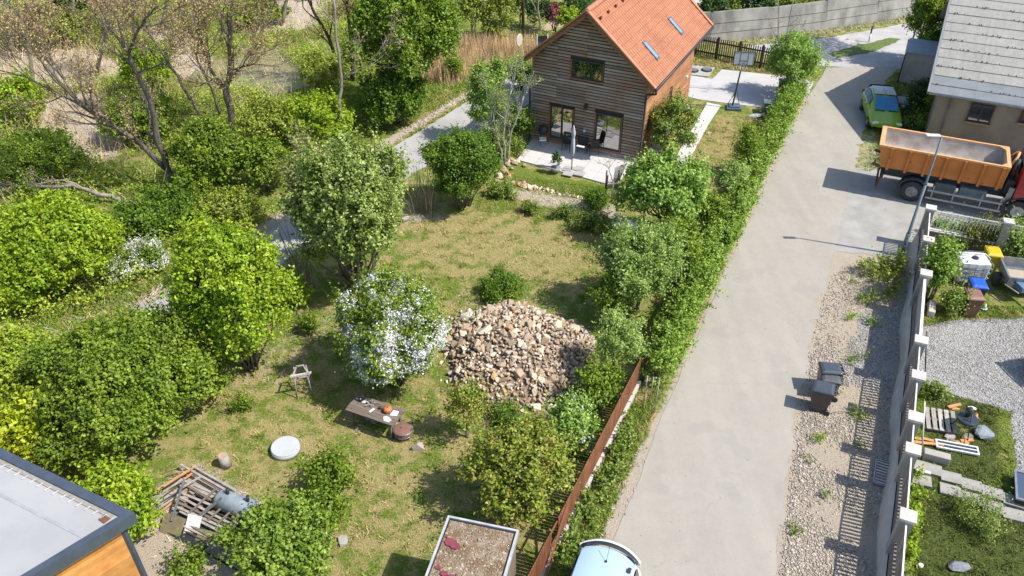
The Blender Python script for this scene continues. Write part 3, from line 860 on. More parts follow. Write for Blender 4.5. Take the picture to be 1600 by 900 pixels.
# openings in the front (a0, a1, z0, z1)
OPEN = [(2.2, 3.83, 3.82, 4.75), (3.62, 4.9, 0.38, 2.16), (1.03, 2.4, 0.36, 2.24)]
mb = MB(); z = 0.30; pitch = 0.155
mb.span((-W - 0.02, -0.05, 0.0), (0.02, 0.0, 0.26))
while z < ZR:
    top = z + pitch - 0.045
    # extent under the roof at the top of this board
    half = min(W / 2 + 0.02, (roofz(W / 2) - top) / slope)
    if half < 0.1: break
    segs = [(W / 2 - half, W / 2 + half)]
    for a0, a1, z0, z1 in OPEN:
        if top > z0 - 0.08 and z < z1 + 0.08:
            ns = []
            for s0, s1 in segs:
                if a1 + 0.07 <= s0 or a0 - 0.07 >= s1: ns.append((s0, s1)); continue
                if a0 - 0.07 > s0: ns.append((s0, a0 - 0.07))
                if a1 + 0.07 < s1: ns.append((a1 + 0.07, s1))
            segs = ns
    for s0, s1 in segs:
        # boards are butted at a few joints
        js = [s0] + [j for j in (1.45 + R.uniform(-.02, .02), 3.05, 4.6) if s0 + 0.3 < j < s1 - 0.3 and R.random() < 0.8] + [s1]
        for q0, q1 in zip(js[:-1], js[1:]):
            mb.span((-q1 + 0.004, -0.035, z), (-q0 - 0.004, 0.0, top))
    z += pitch
mb.build('front_cladding', m_bfront, HOUSE)
mb = MB(); z = 0.05
SIDE = [(4.3, 4.75, 0.9, 2.2), (1.95, 2.75, 0.1, 2.15)]
while z < roofz(0) - 0.1:
    top = z + 0.115
    segs = [(0.0, DP)]
    for a0, a1, z0, z1 in SIDE:
        if top > z0 - 0.02 and z < z1 + 0.02:
            ns = []
            for s0, s1 in segs:
                if a1 <= s0 or a0 >= s1: ns.append((s0, s1)); continue
                if a0 > s0: ns.append((s0, a0))
                if a1 < s1: ns.append((a1, s1))
            segs = ns
    for s0, s1 in segs: mb.span((0.0, s0 + 0.004, z), (0.035, s1 - 0.004, top))
    z += 0.155
mb.build('side_cladding', m_bside, HOUSE)
def opening(par, name, plane, a0, a1, z0, z1, mull=(), fr=m_dark, curtain=False):
    mb = MB(); t = 0.07
    def q(a, d, z):
        return (-a, d, z) if plane == 'f' else (-d, a, z)
    def sp(a0, a1, d0, d1, z0, z1, mi=0):
        mb.span(q(a0, d0, z0), q(a1, d1, z1), mi)
    sp(a0, a1, -0.02, 0.06, z0, z0 + t); sp(a0, a1, -0.02, 0.06, z1 - t, z1)
    sp(a0, a0 + t, -0.02, 0.06, z0 + t, z1 - t); sp(a1 - t, a1, -0.02, 0.06, z0 + t, z1 - t)
    for m_ in mull: sp(m_ - 0.05, m_ + 0.05, -0.018, 0.06, z0 + t, z1 - t)
    o = mb.build(name, fr, par)
    mb = MB(); sp(a0 + t, a1 - t, 0.012, 0.022, z0 + t, z1 - t); mb.build('pane', m_glass, o)
    mb = MB(); sp(a1, a1 + 0.06, -0.055, 0.02, z0, z1); sp(a0 - 0.03, a0, -0.045, 0.02, z0, z1); sp(a0 - 0.07, a1 + 0.07, -0.055, 0.02, z0 - 0.09, z0)
    mb.build('surround', m_trim, o)
    return o
opening(HOUSE, 'window', 'f', *OPEN[0])
opening(HOUSE, 'patio_door', 'f', *OPEN[1], mull=(4.25,))
opening(HOUSE, 'patio_door', 'f', *OPEN[2])
opening(HOUSE, 'window', 's', 4.3, 4.75, 0.9, 2.2, fr=m_trim)
opening(HOUSE, 'side_door', 's', 1.95, 2.75, 0.1, 2.15, fr=m_trim)
# roof: overlapping rows of tiles on both slopes
def tile_mat():
    m = bpy.data.materials.new('roof_tiles')
    nt, N, L, B = nodes(m)
    tc = N.new('ShaderNodeTexCoord')
    w = N.new('ShaderNodeTexWave'); w.wave_type = 'BANDS'; w.bands_direction = 'Y'; w.inputs['Scale'].default_value = 1.35
    L.new(tc.outputs['Object'], w.inputs['Vector'])
    g = N.new('ShaderNodeNewGeometry')
    n = noise(N, L, tc.outputs['Object'], 0.9, 4); n2 = noise(N, L, tc.outputs['Object'], 9, 4, 0.8)
    c = ramp(N, L, n, [(0.3, (0.36, 0.135, 0.062)), (0.7, (0.45, 0.185, 0.09))])
    k = ramp(N, L, n2, [(0.3, (0.7, 0.68, 0.68)), (0.7, (1.22, 1.2, 1.2))])
    c = mixc(N, L, 1.0, c, k, 'MULTIPLY')
    k2 = ramp(N, L, w.outputs[0], [(0.0, (0.60, 0.55, 0.52)), (0.3, (1.03, 1.03, 1.03))])  # darkened troughs between tile columns put relief shade into the colour
    L.new(mixc(N, L, 1.0, c, k2, 'MULTIPLY'), B.inputs['Base Color'])
    B.inputs['Roughness'].default_value = 0.7
    bump(N, L, B, w.outputs[0], 0.8, 0.04)
    return m
m_tile = tile_mat()
m_tiler = mat('ridge_tiles', (0.47, 0.21, 0.115), (0.39, 0.165, 0.09), 4, 0.7)
RB = DP + OF + 0.3
roof = MB()
run = W / 2 + OS; nr = 13
for sgn in (1, -1):
    xr = -W / 2
    for i in range(nr):
        t0, t1 = i / nr, (i + 1) / nr + 0.02
        xo = xr + sgn * run * t0; x1 = xr + sgn * run * t1
        zo = ZR - slope * run * t0; z1 = ZR - slope * run * t1
        lift = 0.045
        vs = [(xo, -OF, zo), (xo, RB, zo), (x1, RB, z1 + lift), (x1, -OF, z1 + lift), (xo, -OF, zo - 0.06), (xo, RB, zo - 0.06), (x1, RB, z1 - 0.02), (x1, -OF, z1 - 0.02)]
        fs = [(0, 1, 2, 3), (7, 6, 5, 4), (2, 6, 7, 3), (0, 3, 7, 4), (1, 5, 6, 2)] if sgn < 0 else [(3, 2, 1, 0), (4, 5, 6, 7), (3, 7, 6, 2), (4, 7, 3, 0), (2, 6, 5, 1)]
        roof.add(vs, fs)
RO = roof.build('roof', m_tile, HOUSE)
mb = MB()
nt_ = 24
for i in range(nt_):
    y0 = -OF + (RB + OF) * i / nt_
    mb.tube([(-W / 2, y0 - 0.02, ZR + 0.0), (-W / 2, y0 + (RB + OF) / nt_ + 0.03, ZR + 0.03)], [0.12, 0.14], 10, 0, True)
mb.build('ridge', m_tiler, RO)
mb = MB()
for sgn in (1, -1):      # verge tiles and barge boards on both gables
    for yv in (-OF - 0.03, RB - 0.07):
        p = Vector((-W / 2, yv + 0.05, ZR + 0.06)); q = Vector((-W / 2 + sgn * (run + 0.05), yv + 0.05, ZR - slope * (run + 0.05) + 0.09))
        mb = MB(); mb.beam(p, q, 0.22, 0.07, 0)
        mb.build('verge_tiles', m_tiler, RO)
        mb = MB(); mb.beam(p + Vector((0, 0.0, -0.17)), q + Vector((0, 0, -0.17)), 0.04, 0.24, 0); mb.build('barge_board', m_trim, RO)
mb = MB()                 # soffit boards under the overhang
for sgn in (1, -1):
    p0 = (-W / 2, 0, 0)
    a = (-W / 2, ZR - 0.12); b = (-W / 2 + sgn * run, ZR - slope * run - 0.06)
    mb.add([(a[0], -OF, a[1]), (a[0], RB - 0.1, a[1]), (b[0], RB - 0.1, b[1]), (b[0], -OF, b[1])], [(0, 1, 2, 3) if sgn > 0 else (3, 2, 1, 0)])
mb.build('soffit', m_trim, RO)
for a in (0.55, 1.55, 4.4, W - 0.55, W / 2):   # purlin ends under the gable
    mb = MB(); zz_ = roofz(a) - 0.16
    mb.span((-a - 0.08, -OF + 0.12, zz_ - 0.12), (-a + 0.08, 0.0, zz_ + 0.1))
    mb.build('purlin', mat('purlin_dark', (0.09, 0.05, 0.03)), HOUSE)
# skylights on the right slope
def slopept(d, y, h=0.0):   # d = distance down the slope (horizontal) from the ridge
    return Vector((-W / 2 + d + h * slope / math.hypot(1, slope), y, ZR - slope * d + h / math.hypot(1, slope)))
m_sky = mat('skylight_glass', (0.22, 0.34, 0.46), (0.26, 0.38, 0.50), 2, 0.12, spec=1.0, ior=3.2)  # blue base colour paints the sky reflected in the panes
for yc in (1.68, 5.68):
    mb = MB()
    d0, d1, hw = 2.16, 2.86, 0.13
    for (u0, u1, v0, v1) in ((d0, d1, yc - hw - 0.07, yc - hw), (d0, d1, yc + hw, yc + hw + 0.07), (d0 - 0.07, d0, yc - hw - 0.07, yc + hw + 0.07), (d1, d1 + 0.1, yc - hw - 0.07, yc + hw + 0.07)):
        vs = [slopept(u, v, h) for h in (0.0, 0.07) for u, v in ((u0, v0), (u1, v0), (u1, v1), (u0, v1))]
        mb.add(vs, [(3, 2, 1, 0), (4, 5, 6, 7), (0, 1, 5, 4), (1, 2, 6, 5), (2, 3, 7, 6), (3, 0, 4, 7)])
    o = mb.build('skylight', mat('skylight_frame', (0.13, 0.14, 0.15), (0.10, 0.11, 0.12), 3, 0.4), HOUSE)
    mb = MB(); mb.add([slopept(u, v, 0.065) for u, v in ((d0, yc - hw), (d1, yc - hw), (d1, yc + hw), (d0, yc + hw))], [(0, 1, 2, 3)])
    mb.build('pane', m_sky, o)
for i in range(6):          # snow guards near the ridge
    y0 = -0.15 + i * 1.0
    mb = MB(); p = slopept(0.5, y0, 0.05)
    mb.box(p + Vector((0, 0, 0.05)), (0.10, 0.13, 0.12)); mb.box(p + Vector((-0.06, 0, 0.0)), (0.14, 0.05, 0.06))
    mb.build('snow_guard', mat('guard', (0.20, 0.07, 0.04)), RO)
# gutters and downpipes
for sgn, nm in ((1, 'r'), (-1, 'l')):
    gx = -W / 2 + sgn * (run + 0.07); gz = ZR - slope * run - 0.06
    mb = MB()
    mb.tube([(gx, -OF - 0.02, gz), (gx, RB, gz)], 0.075, 10)
    g = mb.build('gutter', m_dark, HOUSE)
    wx = 0.09 if sgn > 0 else -W - 0.09
    mb = MB()
    mb.tube([(gx, -OF + 0.1, gz), (gx, -OF + 0.1, gz - 0.22), (gx * 0.4 + wx * 0.6, -0.2, gz - 0.42), (wx, -0.09, gz - 0.5), (wx, -0.09, gz - 0.7), (wx, -0.09, 0.1), (wx + 0.05 * sgn, -0.18, 0.06)], 0.055, 8)
    mb.build('downpipe', m_dark, HOUSE)
mb = MB(); mb.cyl((-2.95, -0.04, 2.5), 0.11, -0.12, 12, axis=(0, 1, 0)); mb.box((-2.95, -0.18, 2.42), (0.12, 0.12, 0.2)); mb.build('wall_lamp', m_dark, HOUSE)
mb = MB(); mb.cyl((-2.95, -0.04, 1.15), 0.07, -0.08, 12, axis=(0, 1, 0)); mb.build('socket_cover', m_white, HOUSE)
mb = MB(); mb.cyl((-0.0, 7.4, 1.9), 0.07, 0.14, 10, axis=(1, 0, 0)); mb.build('side_lamp', m_white, HOUSE)

# ------------------------------------------------------------------ the old house on the right
OA = RD(114.7)      # eaves run along this bearing
OC = Vector((20.9, 38.34, 0)); od = Vector((math.sin(OA), math.cos(OA), 0)); oi = Vector((math.sin(OA - RD(90)), math.cos(OA - RD(90)), 0))
OLD = thing('old_house', 'old beige rendered house with a grey fibre-cement sheet roof', 'house', (OC.x, OC.y, 0), math.atan2(od.y, od.x))
# local: x along the eaves, y inward
m_render = mat('render_beige', (0.34, 0.275, 0.20), (0.25, 0.20, 0.15), 0.8, 0.92, bmp=0.2, bs=18, detail=8)
def fc_mat():
    m = bpy.data.materials.new('fibre_cement')
    nt, N, L, B = nodes(m)
    tc = N.new('ShaderNodeTexCoord'); co = tc.outputs['Object']
    w = N.new('ShaderNodeTexWave'); w.bands_direction = 'X'; w.inputs['Scale'].default_value = 2.6; L.new(co, w.inputs['Vector'])
    n = noise(N, L, co, 0.7, 6, 0.7); n2 = noise(N, L, co, 7, 5, 0.8)
    mp = N.new('ShaderNodeMapping'); mp.inputs['Scale'].default_value = (5, 0.4, 0.4); L.new(co, mp.inputs[0]); n3 = noise(N, L, mp.outputs[0], 1, 3)
    c = ramp(N, L, math_n(N, L, 'ADD', math_n(N, L, 'MULTIPLY', n, 0.6), math_n(N, L, 'MULTIPLY', n3, 0.4)), [(0.35, (0.29, 0.28, 0.255)), (0.65, (0.39, 0.375, 0.34))])
    k = ramp(N, L, n2, [(0.32, (0.8, 0.8, 0.78)), (0.6, (1, 1, 1))])
    L.new(mixc(N, L, 1.0, c, k, 'MULTIPLY'), B.inputs['Base Color']); B.inputs['Roughness'].default_value = 0.9
    bump(N, L, B, w.outputs[0], 0.10, 0.02)
    return m
m_fc = fc_mat()
OL, ORUN, OZ0, OZ1 = 14.0, 6.1, 3.0, 6.55
m_fcb = mat('fibre_cement_bluish', (0.235, 0.245, 0.255), (0.19, 0.20, 0.21), 1.2, 0.9, bmp=.2, bs=12)  # darker blue-grey for the two sheet rows nearest the eaves
mb = MB()
mb.add([(0.5, 0.55, 0), (OL - .5, 0.55, 0), (OL - .5, 0.55, 3.1), (0.5, 0.55, 3.1)], [(0, 1, 2, 3)])
mb.add([(0.5, 0.55, 0), (0.5, 2 * ORUN - .55, 0), (0.5, 2 * ORUN - .55, 3.1), (0.5, ORUN, 6.3), (0.5, 0.55, 3.1)], [(4, 3, 2, 1, 0)])
mb.add([(OL - .5, 0.55, 0), (OL - .5, 2 * ORUN - .55, 0), (OL - .5, 2 * ORUN - .55, 3.1), (OL - .5, ORUN, 6.3), (OL - .5, 0.55, 3.1)], [(0, 1, 2, 3, 4)])
mb.add([(0.5, 2 * ORUN - .55, 0), (OL - .5, 2 * ORUN - .55, 0), (OL - .5, 2 * ORUN - .55, 3.1), (0.5, 2 * ORUN - .55, 3.1)], [(3, 2, 1, 0)])
mb.build('wall', m_render, OLD)
mb = MB(); nrow = 12
for sgn in (0, 1):
    for i in range(nrow):
        for k in range(7):
            if k * 2.02 >= OL: break
            t0, t1 = i / nrow - 0.012, (i + 1) / nrow
            y0, y1 = ORUN * t0, ORUN * t1; z0 = OZ0 + (OZ1 - OZ0) * t0; z1 = OZ0 + (OZ1 - OZ0) * t1
            if sgn: y0, y1 = 2 * ORUN - y0, 2 * ORUN - y1
            x0, x1 = k * 2.02, min(OL, k * 2.02 + 2.015)
            up_ = 0.045 + R.uniform(-.006, .006)
            vs = [(x0, y0, z0 + up_), (x1, y0, z0 + up_), (x1, y1, z1), (x0, y1, z1), (x0, y0, z0 - 0.02), (x1, y0, z0 - 0.02), (x1, y1, z1 - 0.05), (x0, y1, z1 - 0.05)]
            fs = [(0, 1, 2, 3), (7, 6, 5, 4), (0, 4, 5, 1), (0, 3, 7, 4), (1, 5, 6, 2)]
            mb.add(vs, fs if not sgn else [tuple(reversed(f)) for f in fs], 1 if i < 2 and not sgn else 0)
ORO = mb.build('roof', [m_fc, m_fcb], OLD)
mb = MB()                       # moss and lichen along the sheet laps
for i in range(1, nrow):
    t = i / nrow
    for k in range(60):
        x = R.uniform(0.1, OL - 0.3)
        if math.sin(x * 1.7 + i * 2.3) + R.uniform(-.6, .6) < 0.1: continue
        w_ = R.uniform(0.02, 0.07); d_ = R.uniform(0.03, 0.12)
        y0 = ORUN * t - d_; zf = lambda y: OZ0 + (OZ1 - OZ0) * y / ORUN
        h = 0.012 + 0.045 * 0.6
        mb.box((x, ORUN * t - d_ / 2 - 0.01, zf(ORUN * t - d_ / 2) + 0.045), (w_, d_, 0.02), M=Matrix.Rotation(math.atan2(OZ1 - OZ0, ORUN), 4, 'X'))
mb.build('moss', mat('moss_dark', (0.07, 0.062, 0.045), (0.11, 0.10, 0.07), 9, 0.95), ORO)['kind'] = 'stuff'
mb = MB(); mb.tube([(-0.02, -0.06, OZ0 - 0.03), (OL, -0.06, OZ0 - 0.03)], 0.07, 8); mb.build('gutter', m_galv, OLD)
mb = MB(); mb.beam((-0.06, -0.05, OZ0 - 0.02), (-0.06, ORUN, OZ1 - 0.02), 0.10, 0.2); mb.build('barge_board', mat('barge_blue_grey', (0.25, 0.27, 0.29)), ORO)
mb = MB()
for k in range(5): mb.span((0.8 + k * 2.2, 0.2, 2.82), (2.3 + k * 2.2, 0.5, 2.88))
mb.build('eaves_board', mat('eaves_white', (0.5, 0.5, 0.48)), OLD)
mb = MB(); mb.tube([(1.1, 0.47, 2.9), (1.1, 0.47, 0)], 0.035, 8); mb.build('downpipe', m_concd, OLD)
def ray_wall(px, py):     # point of the old house's front wall plane in its own frame
    d = sight(px, py); o = Vector((0, 0, CAMZ)); n_ = oi; p0 = OC + oi * 0.55
    t = (p0 - o).dot(n_) / d.dot(n_); q = o + d * t - OC
    return q.dot(od), q.z
for (x0y, x1y) in ((((1519, 160), (1510, 188)), ((1556, 166), (1546, 195))), (((1598, 173), (1590, 190)), ((1640, 180), (1632, 200)))):
    x0, zt = ray_wall(*x0y[0]); _, zb = ray_wall(*x0y[1]); x1, _ = ray_wall(*x1y[0])
    mb = MB(); t = 0.07
    mb.span((x0, 0.45, zb), (x1, 0.56, zb + t)); mb.span((x0, 0.45, zt - t), (x1, 0.56, zt)); mb.span((x0, 0.45, zb + t), (x0 + t, 0.56, zt - t)); mb.span((x1 - t, 0.45, zb + t), (x1, 0.56, zt - t))
    xm = (x0 + x1) / 2; mb.span((xm - .04, 0.455, zb + t), (xm + .04, 0.56, zt - t))
    o = mb.build('window', mat('frame_redbrown', (0.10, 0.035, 0.022)), OLD)
    mb = MB(); mb.span((x0 + t, 0.50, zb + t), (x1 - t, 0.515, zt - t)); mb.build('pane', m_glass, o)
    mb = MB(); mb.span((x0 - 0.06, 0.36, zb - 0.06), (x1 + 0.06, 0.55, zb)); mb.build('sill', mat('sill_sand', (0.42, 0.30, 0.18)), o)
mb = MB(); mb.span((0.45, 0.50, 0), (OL - 0.4, 0.545, 0.5)); mb.build('plinth', m_concd, OLD)
mb = MB()                        # paved strip and cable cover at the foot of the wall
mb.span((3.0, 0.0, 0.0), (OL, 0.5, 0.28)); mb.build('footing_slab', m_concd, OLD)

# lean-to beside it
LT = thing('lean_to', 'small lean-to with a blue-grey sheet roof against the old house', 'shed', tuple(G(1404, 128)), math.atan2(od.y, od.x))
mb = MB()
mb.add([(0, 0, 0), (3.0, 0, 0), (3.0, 0, 1.9), (0, 0, 1.9)], [(0, 1, 2, 3)])
mb.add([(0, 0, 0), (0, 1.6, 0), (0, 1.6, 2.1), (0, 0, 1.9)], [(3, 2, 1, 0)])
mb.add([(3.0, 0, 0), (3.0, 1.6, 0), (3.0, 1.6, 2.1), (3.0, 0, 1.9)], [(0, 1, 2, 3)])
mb.build('wall', mat('sheeting_stained', (0.55, 0.52, 0.51), (0.42, 0.30, 0.13), 1.0, 0.7, stops=(0.45, 0.7)), LT)
mb = MB()
mb.add([(-.12, -.15, 1.92), (3.1, -.15, 1.92), (3.1, 1.75, 2.17), (-.12, 1.75, 2.17), (-.12, -.15, 1.86), (3.1, -.15, 1.86), (3.1, 1.75, 2.11), (-.12, 1.75, 2.11)],
       [(0, 1, 2, 3), (7, 6, 5, 4), (0, 4, 5, 1), (1, 5, 6, 2), (2, 6, 7, 3), (3, 7, 4, 0)])
mb.build('roof', mat('sheet_blue_grey', (0.30, 0.36, 0.44), (0.38, 0.43, 0.48), 2, 0.5), LT)
mb = MB()
for x in (-0.06, 3.02): mb.beam((x, -0.1, 0), (x, -0.1, 1.86), 0.08, 0.08)
mb.build('post', m_dark, LT)
mb = MB(); mb.span((1.5, -0.45, 0.0), (2.5, -0.05, 0.55)); mb.build('bench_box', m_dark, LT)
for dx, (px, py) in enumerate(((1372, 157), (1388, 158))):
    a_ = G(px, py, 0.5)
    S1 = thing('low_roof_slab', 'grey sheet roof slab behind the green car, %s one' % ('left' if dx == 0 else 'right'), 'slab', (a_.x, a_.y, 0), math.atan2(od.y, od.x))
    w_ = 0.75 if dx == 0 else 1.35
    x_off = 0 if dx == 0 else 0.25
    mb = MB(); mb.span((x_off, -0.5, 0.62), (x_off + w_, 0.55, 0.68)); mb.build('top', m_conc, S1)
    mb = MB(); mb.span((x_off + .06, -0.42, 0.0), (x_off + w_ - .06, 0.5, 0.62)); mb.build('base', m_concd, S1)

# ------------------------------------------------------------------ concrete wall with pillars and white railings
ang = math.atan2(WALL_D.y, WALL_D.x)
WL = thing('garden_wall', 'concrete garden wall with capped pillars and white railings along the gravel verge', 'wall', (WALL_C.x, WALL_C.y, 0), ang)
def wall_t(x, y): return (Vector((x, y)) - WALL_C).dot(WALL_D)
pill = [0.0] + [wall_t(*q) for q in ((16.2, 26.57), (15.12, 24.3), (13.45, 20.45), (12.65, 18.73), (11.86, 16.92), (11.3, 15.65), (10.27, 13.35))] + [19.6]
def pillar(par, x, y=0.0, h=1.82):
    mb = MB(); mb.span((x - .16, y - .16, 0), (x + .16, y + .16, h)); o = mb.build('pillar', m_conc, par)
    mb = MB(); mb.span((x - .21, y - .21, h), (x + .21, y + .21, h + .09)); mb.build('cap', m_capw, o, bevel=0.012)
for t in pill: pillar(WL, t)
mb = MB(); mb2 = MB()
segs = list(zip(pill[:-1], pill[1:]))
street = -1   # local y on the street side
for i, (a, b) in enumerate(segs):
    mb.span((a + .16, -.07, 0), (b - .16, .07, 0.92))
mb.build('plinth', m_concd, WL)
mb = MB()
n_ = 60
vs = []; r_ = random.Random(3)
for i in range(n_ + 1):
    x = 0.0 + 20.0 * i / n_
    w_ = 0.20 + 0.06 * math.sin(x * 1.3) + r_.uniform(-.02, .02); h_ = 0.5 + 0.12 * math.sin(x * 0.9 + 1)
    vs += [(x, -.102, 0), (x, -.102, h_), (x, -.102 - w_ * .55, h_ * 0.82), (x, -.102 - w_, 0)]
fs = []
for i in range(n_):
    o_ = i * 4
    for k in range(3): fs.append((o_ + k, o_ + 4 + k, o_ + 5 + k, o_ + k + 1))
mb.add(vs, fs); mb.add([vs[0], vs[1], vs[2], vs[3]], [(0, 1, 2, 3)])
o = mb.build('footing', mat('footing', (0.60, 0.54, 0.47), (0.48, 0.43, 0.37), 1.5, .9, bmp=.3, bs=20), WL)
for f in o.data.polygons: pass
def railing(par, a, b, z0=1.0, z1=1.72, step=0.125, y=0.0):
    mb = MB()
    mb.beam((a, y, z0), (b, y, z0), 0.025, 0.03); mb.beam((a, y, z1 - .12), (b, y, z1 - .12), 0.022, 0.03); mb.beam((a, y, z1), (b, y, z1), 0.03, 0.03)
    k = int((b - a) / step)
    for i in range(1, k): mb.tube([(a + i * (b - a) / k, y, z0 - .04), (a + i * (b - a) / k, y, z1 + (0.0 if i % 2 else 0.02))], 0.016, 5, caps=False)
    for i in range(1, k, 2):   # small rings between the two top rails
        x = a + (i + .5) * (b - a) / k
        mb.tube([(x + 0.035 * math.cos(t_ * math.pi / 4), y, z1 - .06 + 0.035 * math.sin(t_ * math.pi / 4)) for t_ in range(9)], 0.006, 4, caps=False)
    mb.build('railing', m_white, par)
m_wslat = mat('wall_slats', (0.30, 0.25, 0.21), (0.21, 0.175, 0.15), 3, .8, island=.25)
for i, (a, b) in enumerate(segs):
    if i == 2: continue
    mb = MB(); x = a + .2; q_ = max(1, int((b - a - .4) / .13))
    for k in range(q_): xx = a + .2 + k * (b - a - .4) / q_; mb.span((xx, -.012, .925), (xx + .07, .012, 1.70))
    mb.build('slats', m_wslat, WL)
    mb = MB(); mb.span((a + .16, -.02, 1.705), (b - .16, .02, 1.735)); mb.build('top_rail', m_white, WL)
mb = MB(); a, b = segs[2]           # closed sliding gate leaf in the long bay
mb.span((a + .17, -.03, .96), (b - .17, .03, 1.68)); mb.build('gate_panel', mat('gate_grey', (0.50, 0.48, 0.46), (0.36, 0.34, 0.32), 1.5, 0.6), WL)
mb = MB(); mb.span((a + .17, -.045, 1.68), (b - .17, .045, 1.74)); mb.build('gate_rail', m_white, WL)
# front fence turning the corner
ang2 = math.atan2(FEN_D.y, FEN_D.x)
FF = thing('front_fence', 'white metal railing fence with concrete pillars beside the parked truck', 'fence', (WALL_C.x, WALL_C.y, 0), ang2)
for x in (2.9, 6.2, 9.5): pillar(FF, x)
mb = MB(); mb.span((.2, -.1, 0), (9.4, .1, .84)); mb.build('plinth', m_concd, FF)
mb = MB(); mb.span((.2, -.13, .84), (9.4, .13, .88)); mb.build('coping', m_capw, FF)
for a, b in ((.3, 2.73), (3.07, 6.03), (6.37, 9.33)): railing(FF, a, b, 1.0, 1.74)

# grating leaning against the wall foot
q = G(1366, 738)
GR_ = thing('steel_grating', 'galvanised steel grating lying at the foot of the concrete wall', 'grating', (q.x, q.y, 0.04), ang + RD(90))
mb = MB()
for x in (0, .62): mb.span((x - .02, -.5, 0), (x + .02, .5, .05))
for y in (-.5, .5): mb.span((0, y - .02, 0), (.62, y + .02, .05))
mb.build('frame', m_galv, GR_)
mb = MB()
for i in range(8): mb.span((.03, -.42 + i * .12 - .025, .01), (.6, -.42 + i * .12 + .025, .045))
mb.build('bars', m_capw, GR_)
mb = MB(); mb.span((.64, -.5, 0.0), (1.0, .5, .30)); mb.build('step_block', m_dark, GR_)

# ------------------------------------------------------------------ brown slat fence along the verge
FB = [G(845, 905), G(960, 675), G(997, 602)]
fd = (FB[2] - FB[0]).normalized(); fa = math.atan2(fd.y, fd.x)
F0 = FB[0] - fd * 1.2
m_slat = mat('slats_rust_brown', (0.27, 0.105, 0.05), (0.19, 0.075, 0.038), 5, 0.55, island=0.2, stretch=(1, 1, .3))
BF = thing('slat_fence', 'rust-brown vertical slat fence on a pale concrete kerb', 'fence', (F0.x, F0.y, 0), fa)
LB = (FB[2] - F0).length
mb = MB(); mb.span((0, -.09, 0), (LB, .05, .22)); mb.build('kerb', m_capw, BF)
gap0, gap1 = 1.75, 2.3
x = 0.02; sl = MB(); k = 0
while x < LB - .08:
    if gap0 < x < gap1:
        if sl.v: sl.build('slats', m_slat, BF); sl = MB()
    else: sl.span((x, -.005, .25), (x + .09, .02, 1.25))
    x += .105
sl.build('slats', m_slat, BF)
mb = MB()
for z_ in (.42, 1.08): MB().span((0, .022, z_ - .025), (LB, .055, z_ + .025)).build('rail', m_slat, BF)
for i in range(6):
    mb = MB(); xx = min(LB - .03, i * LB / 5); mb.span((xx - .03, .03, 0.0), (xx + .03, .09, 1.22)); mb.build('post', m_slat, BF)
mb = MB(); mb.beam((1.2, -.12, .25), (2.9, -.05, 1.22), .06, .05); mb.build('brace', m_slat, BF)
# inner board fence continuing behind the hedge
E0, E1 = G(1003, 596), G(1222, 158)
HFN = thing('hedge_fence', 'dark wire and board fence hidden along the inner side of the long hedge', 'fence', tuple(E0), math.atan2((E1 - E0).y, (E1 - E0).x))
LH = (E1 - E0).length
mb = MB(); k = 0; x = 0
while x < LH:
    mb.span((x, .0, .06), (x + .08, .018, 1.02)); x += .1
mb.build('slats', mat('slats_dark', (0.10, 0.06, 0.035), (0.15, 0.09, 0.05), 4, 0.8, island=.3), HFN)
for i in range(11):
    mb = MB(); xx = i * LH / 10; mb.span((xx - .035, -.07, 0), (xx + .035, -.002, 1.12)); mb.build('post', m_barkd, HFN)
mb = MB()
for z_ in (.3, .95): mb.span((0, .02, z_ - .03), (LH, .045, z_ + .03))
mb.build('rail', m_woodold, HFN)

# picket fence behind the house
p0, p1 = G(1083, 86), G(1262, 121)
PF = thing('picket_fence', 'weathered brown picket fence behind the timber house driveway', 'fence', tuple(p0), math.atan2((p1 - p0).y, (p1 - p0).x))
LP = (p1 - p0).length
mb = MB(); x = -1.5; r_ = random.Random(5)
while x < LP:
    mb.box((x, 0, .72 + r_.uniform(-.03, .03)), (.075, .02, 1.3), M=Matrix.Rotation(r_.uniform(-.03, .03), 4, 'Y')); x += .14
mb.build('pickets', mat('pickets_brown', (0.26, 0.17, 0.115), (0.16, 0.10, 0.07), 4, .85, island=.35), PF)
mb = MB()
for z_ in (.35, 1.1): mb.span((-1.5, -.05, z_ - .045), (LP, -.012, z_ + .045))
mb.build('rail', m_barkd, PF)
for i in range(7):
    mb = MB(); xx = -1.3 + i * (LP + 1.2) / 6; mb.span((xx - .07, -.2, 0), (xx + .07, -.05, 1.5)); mb.build('post', m_barkd, PF)

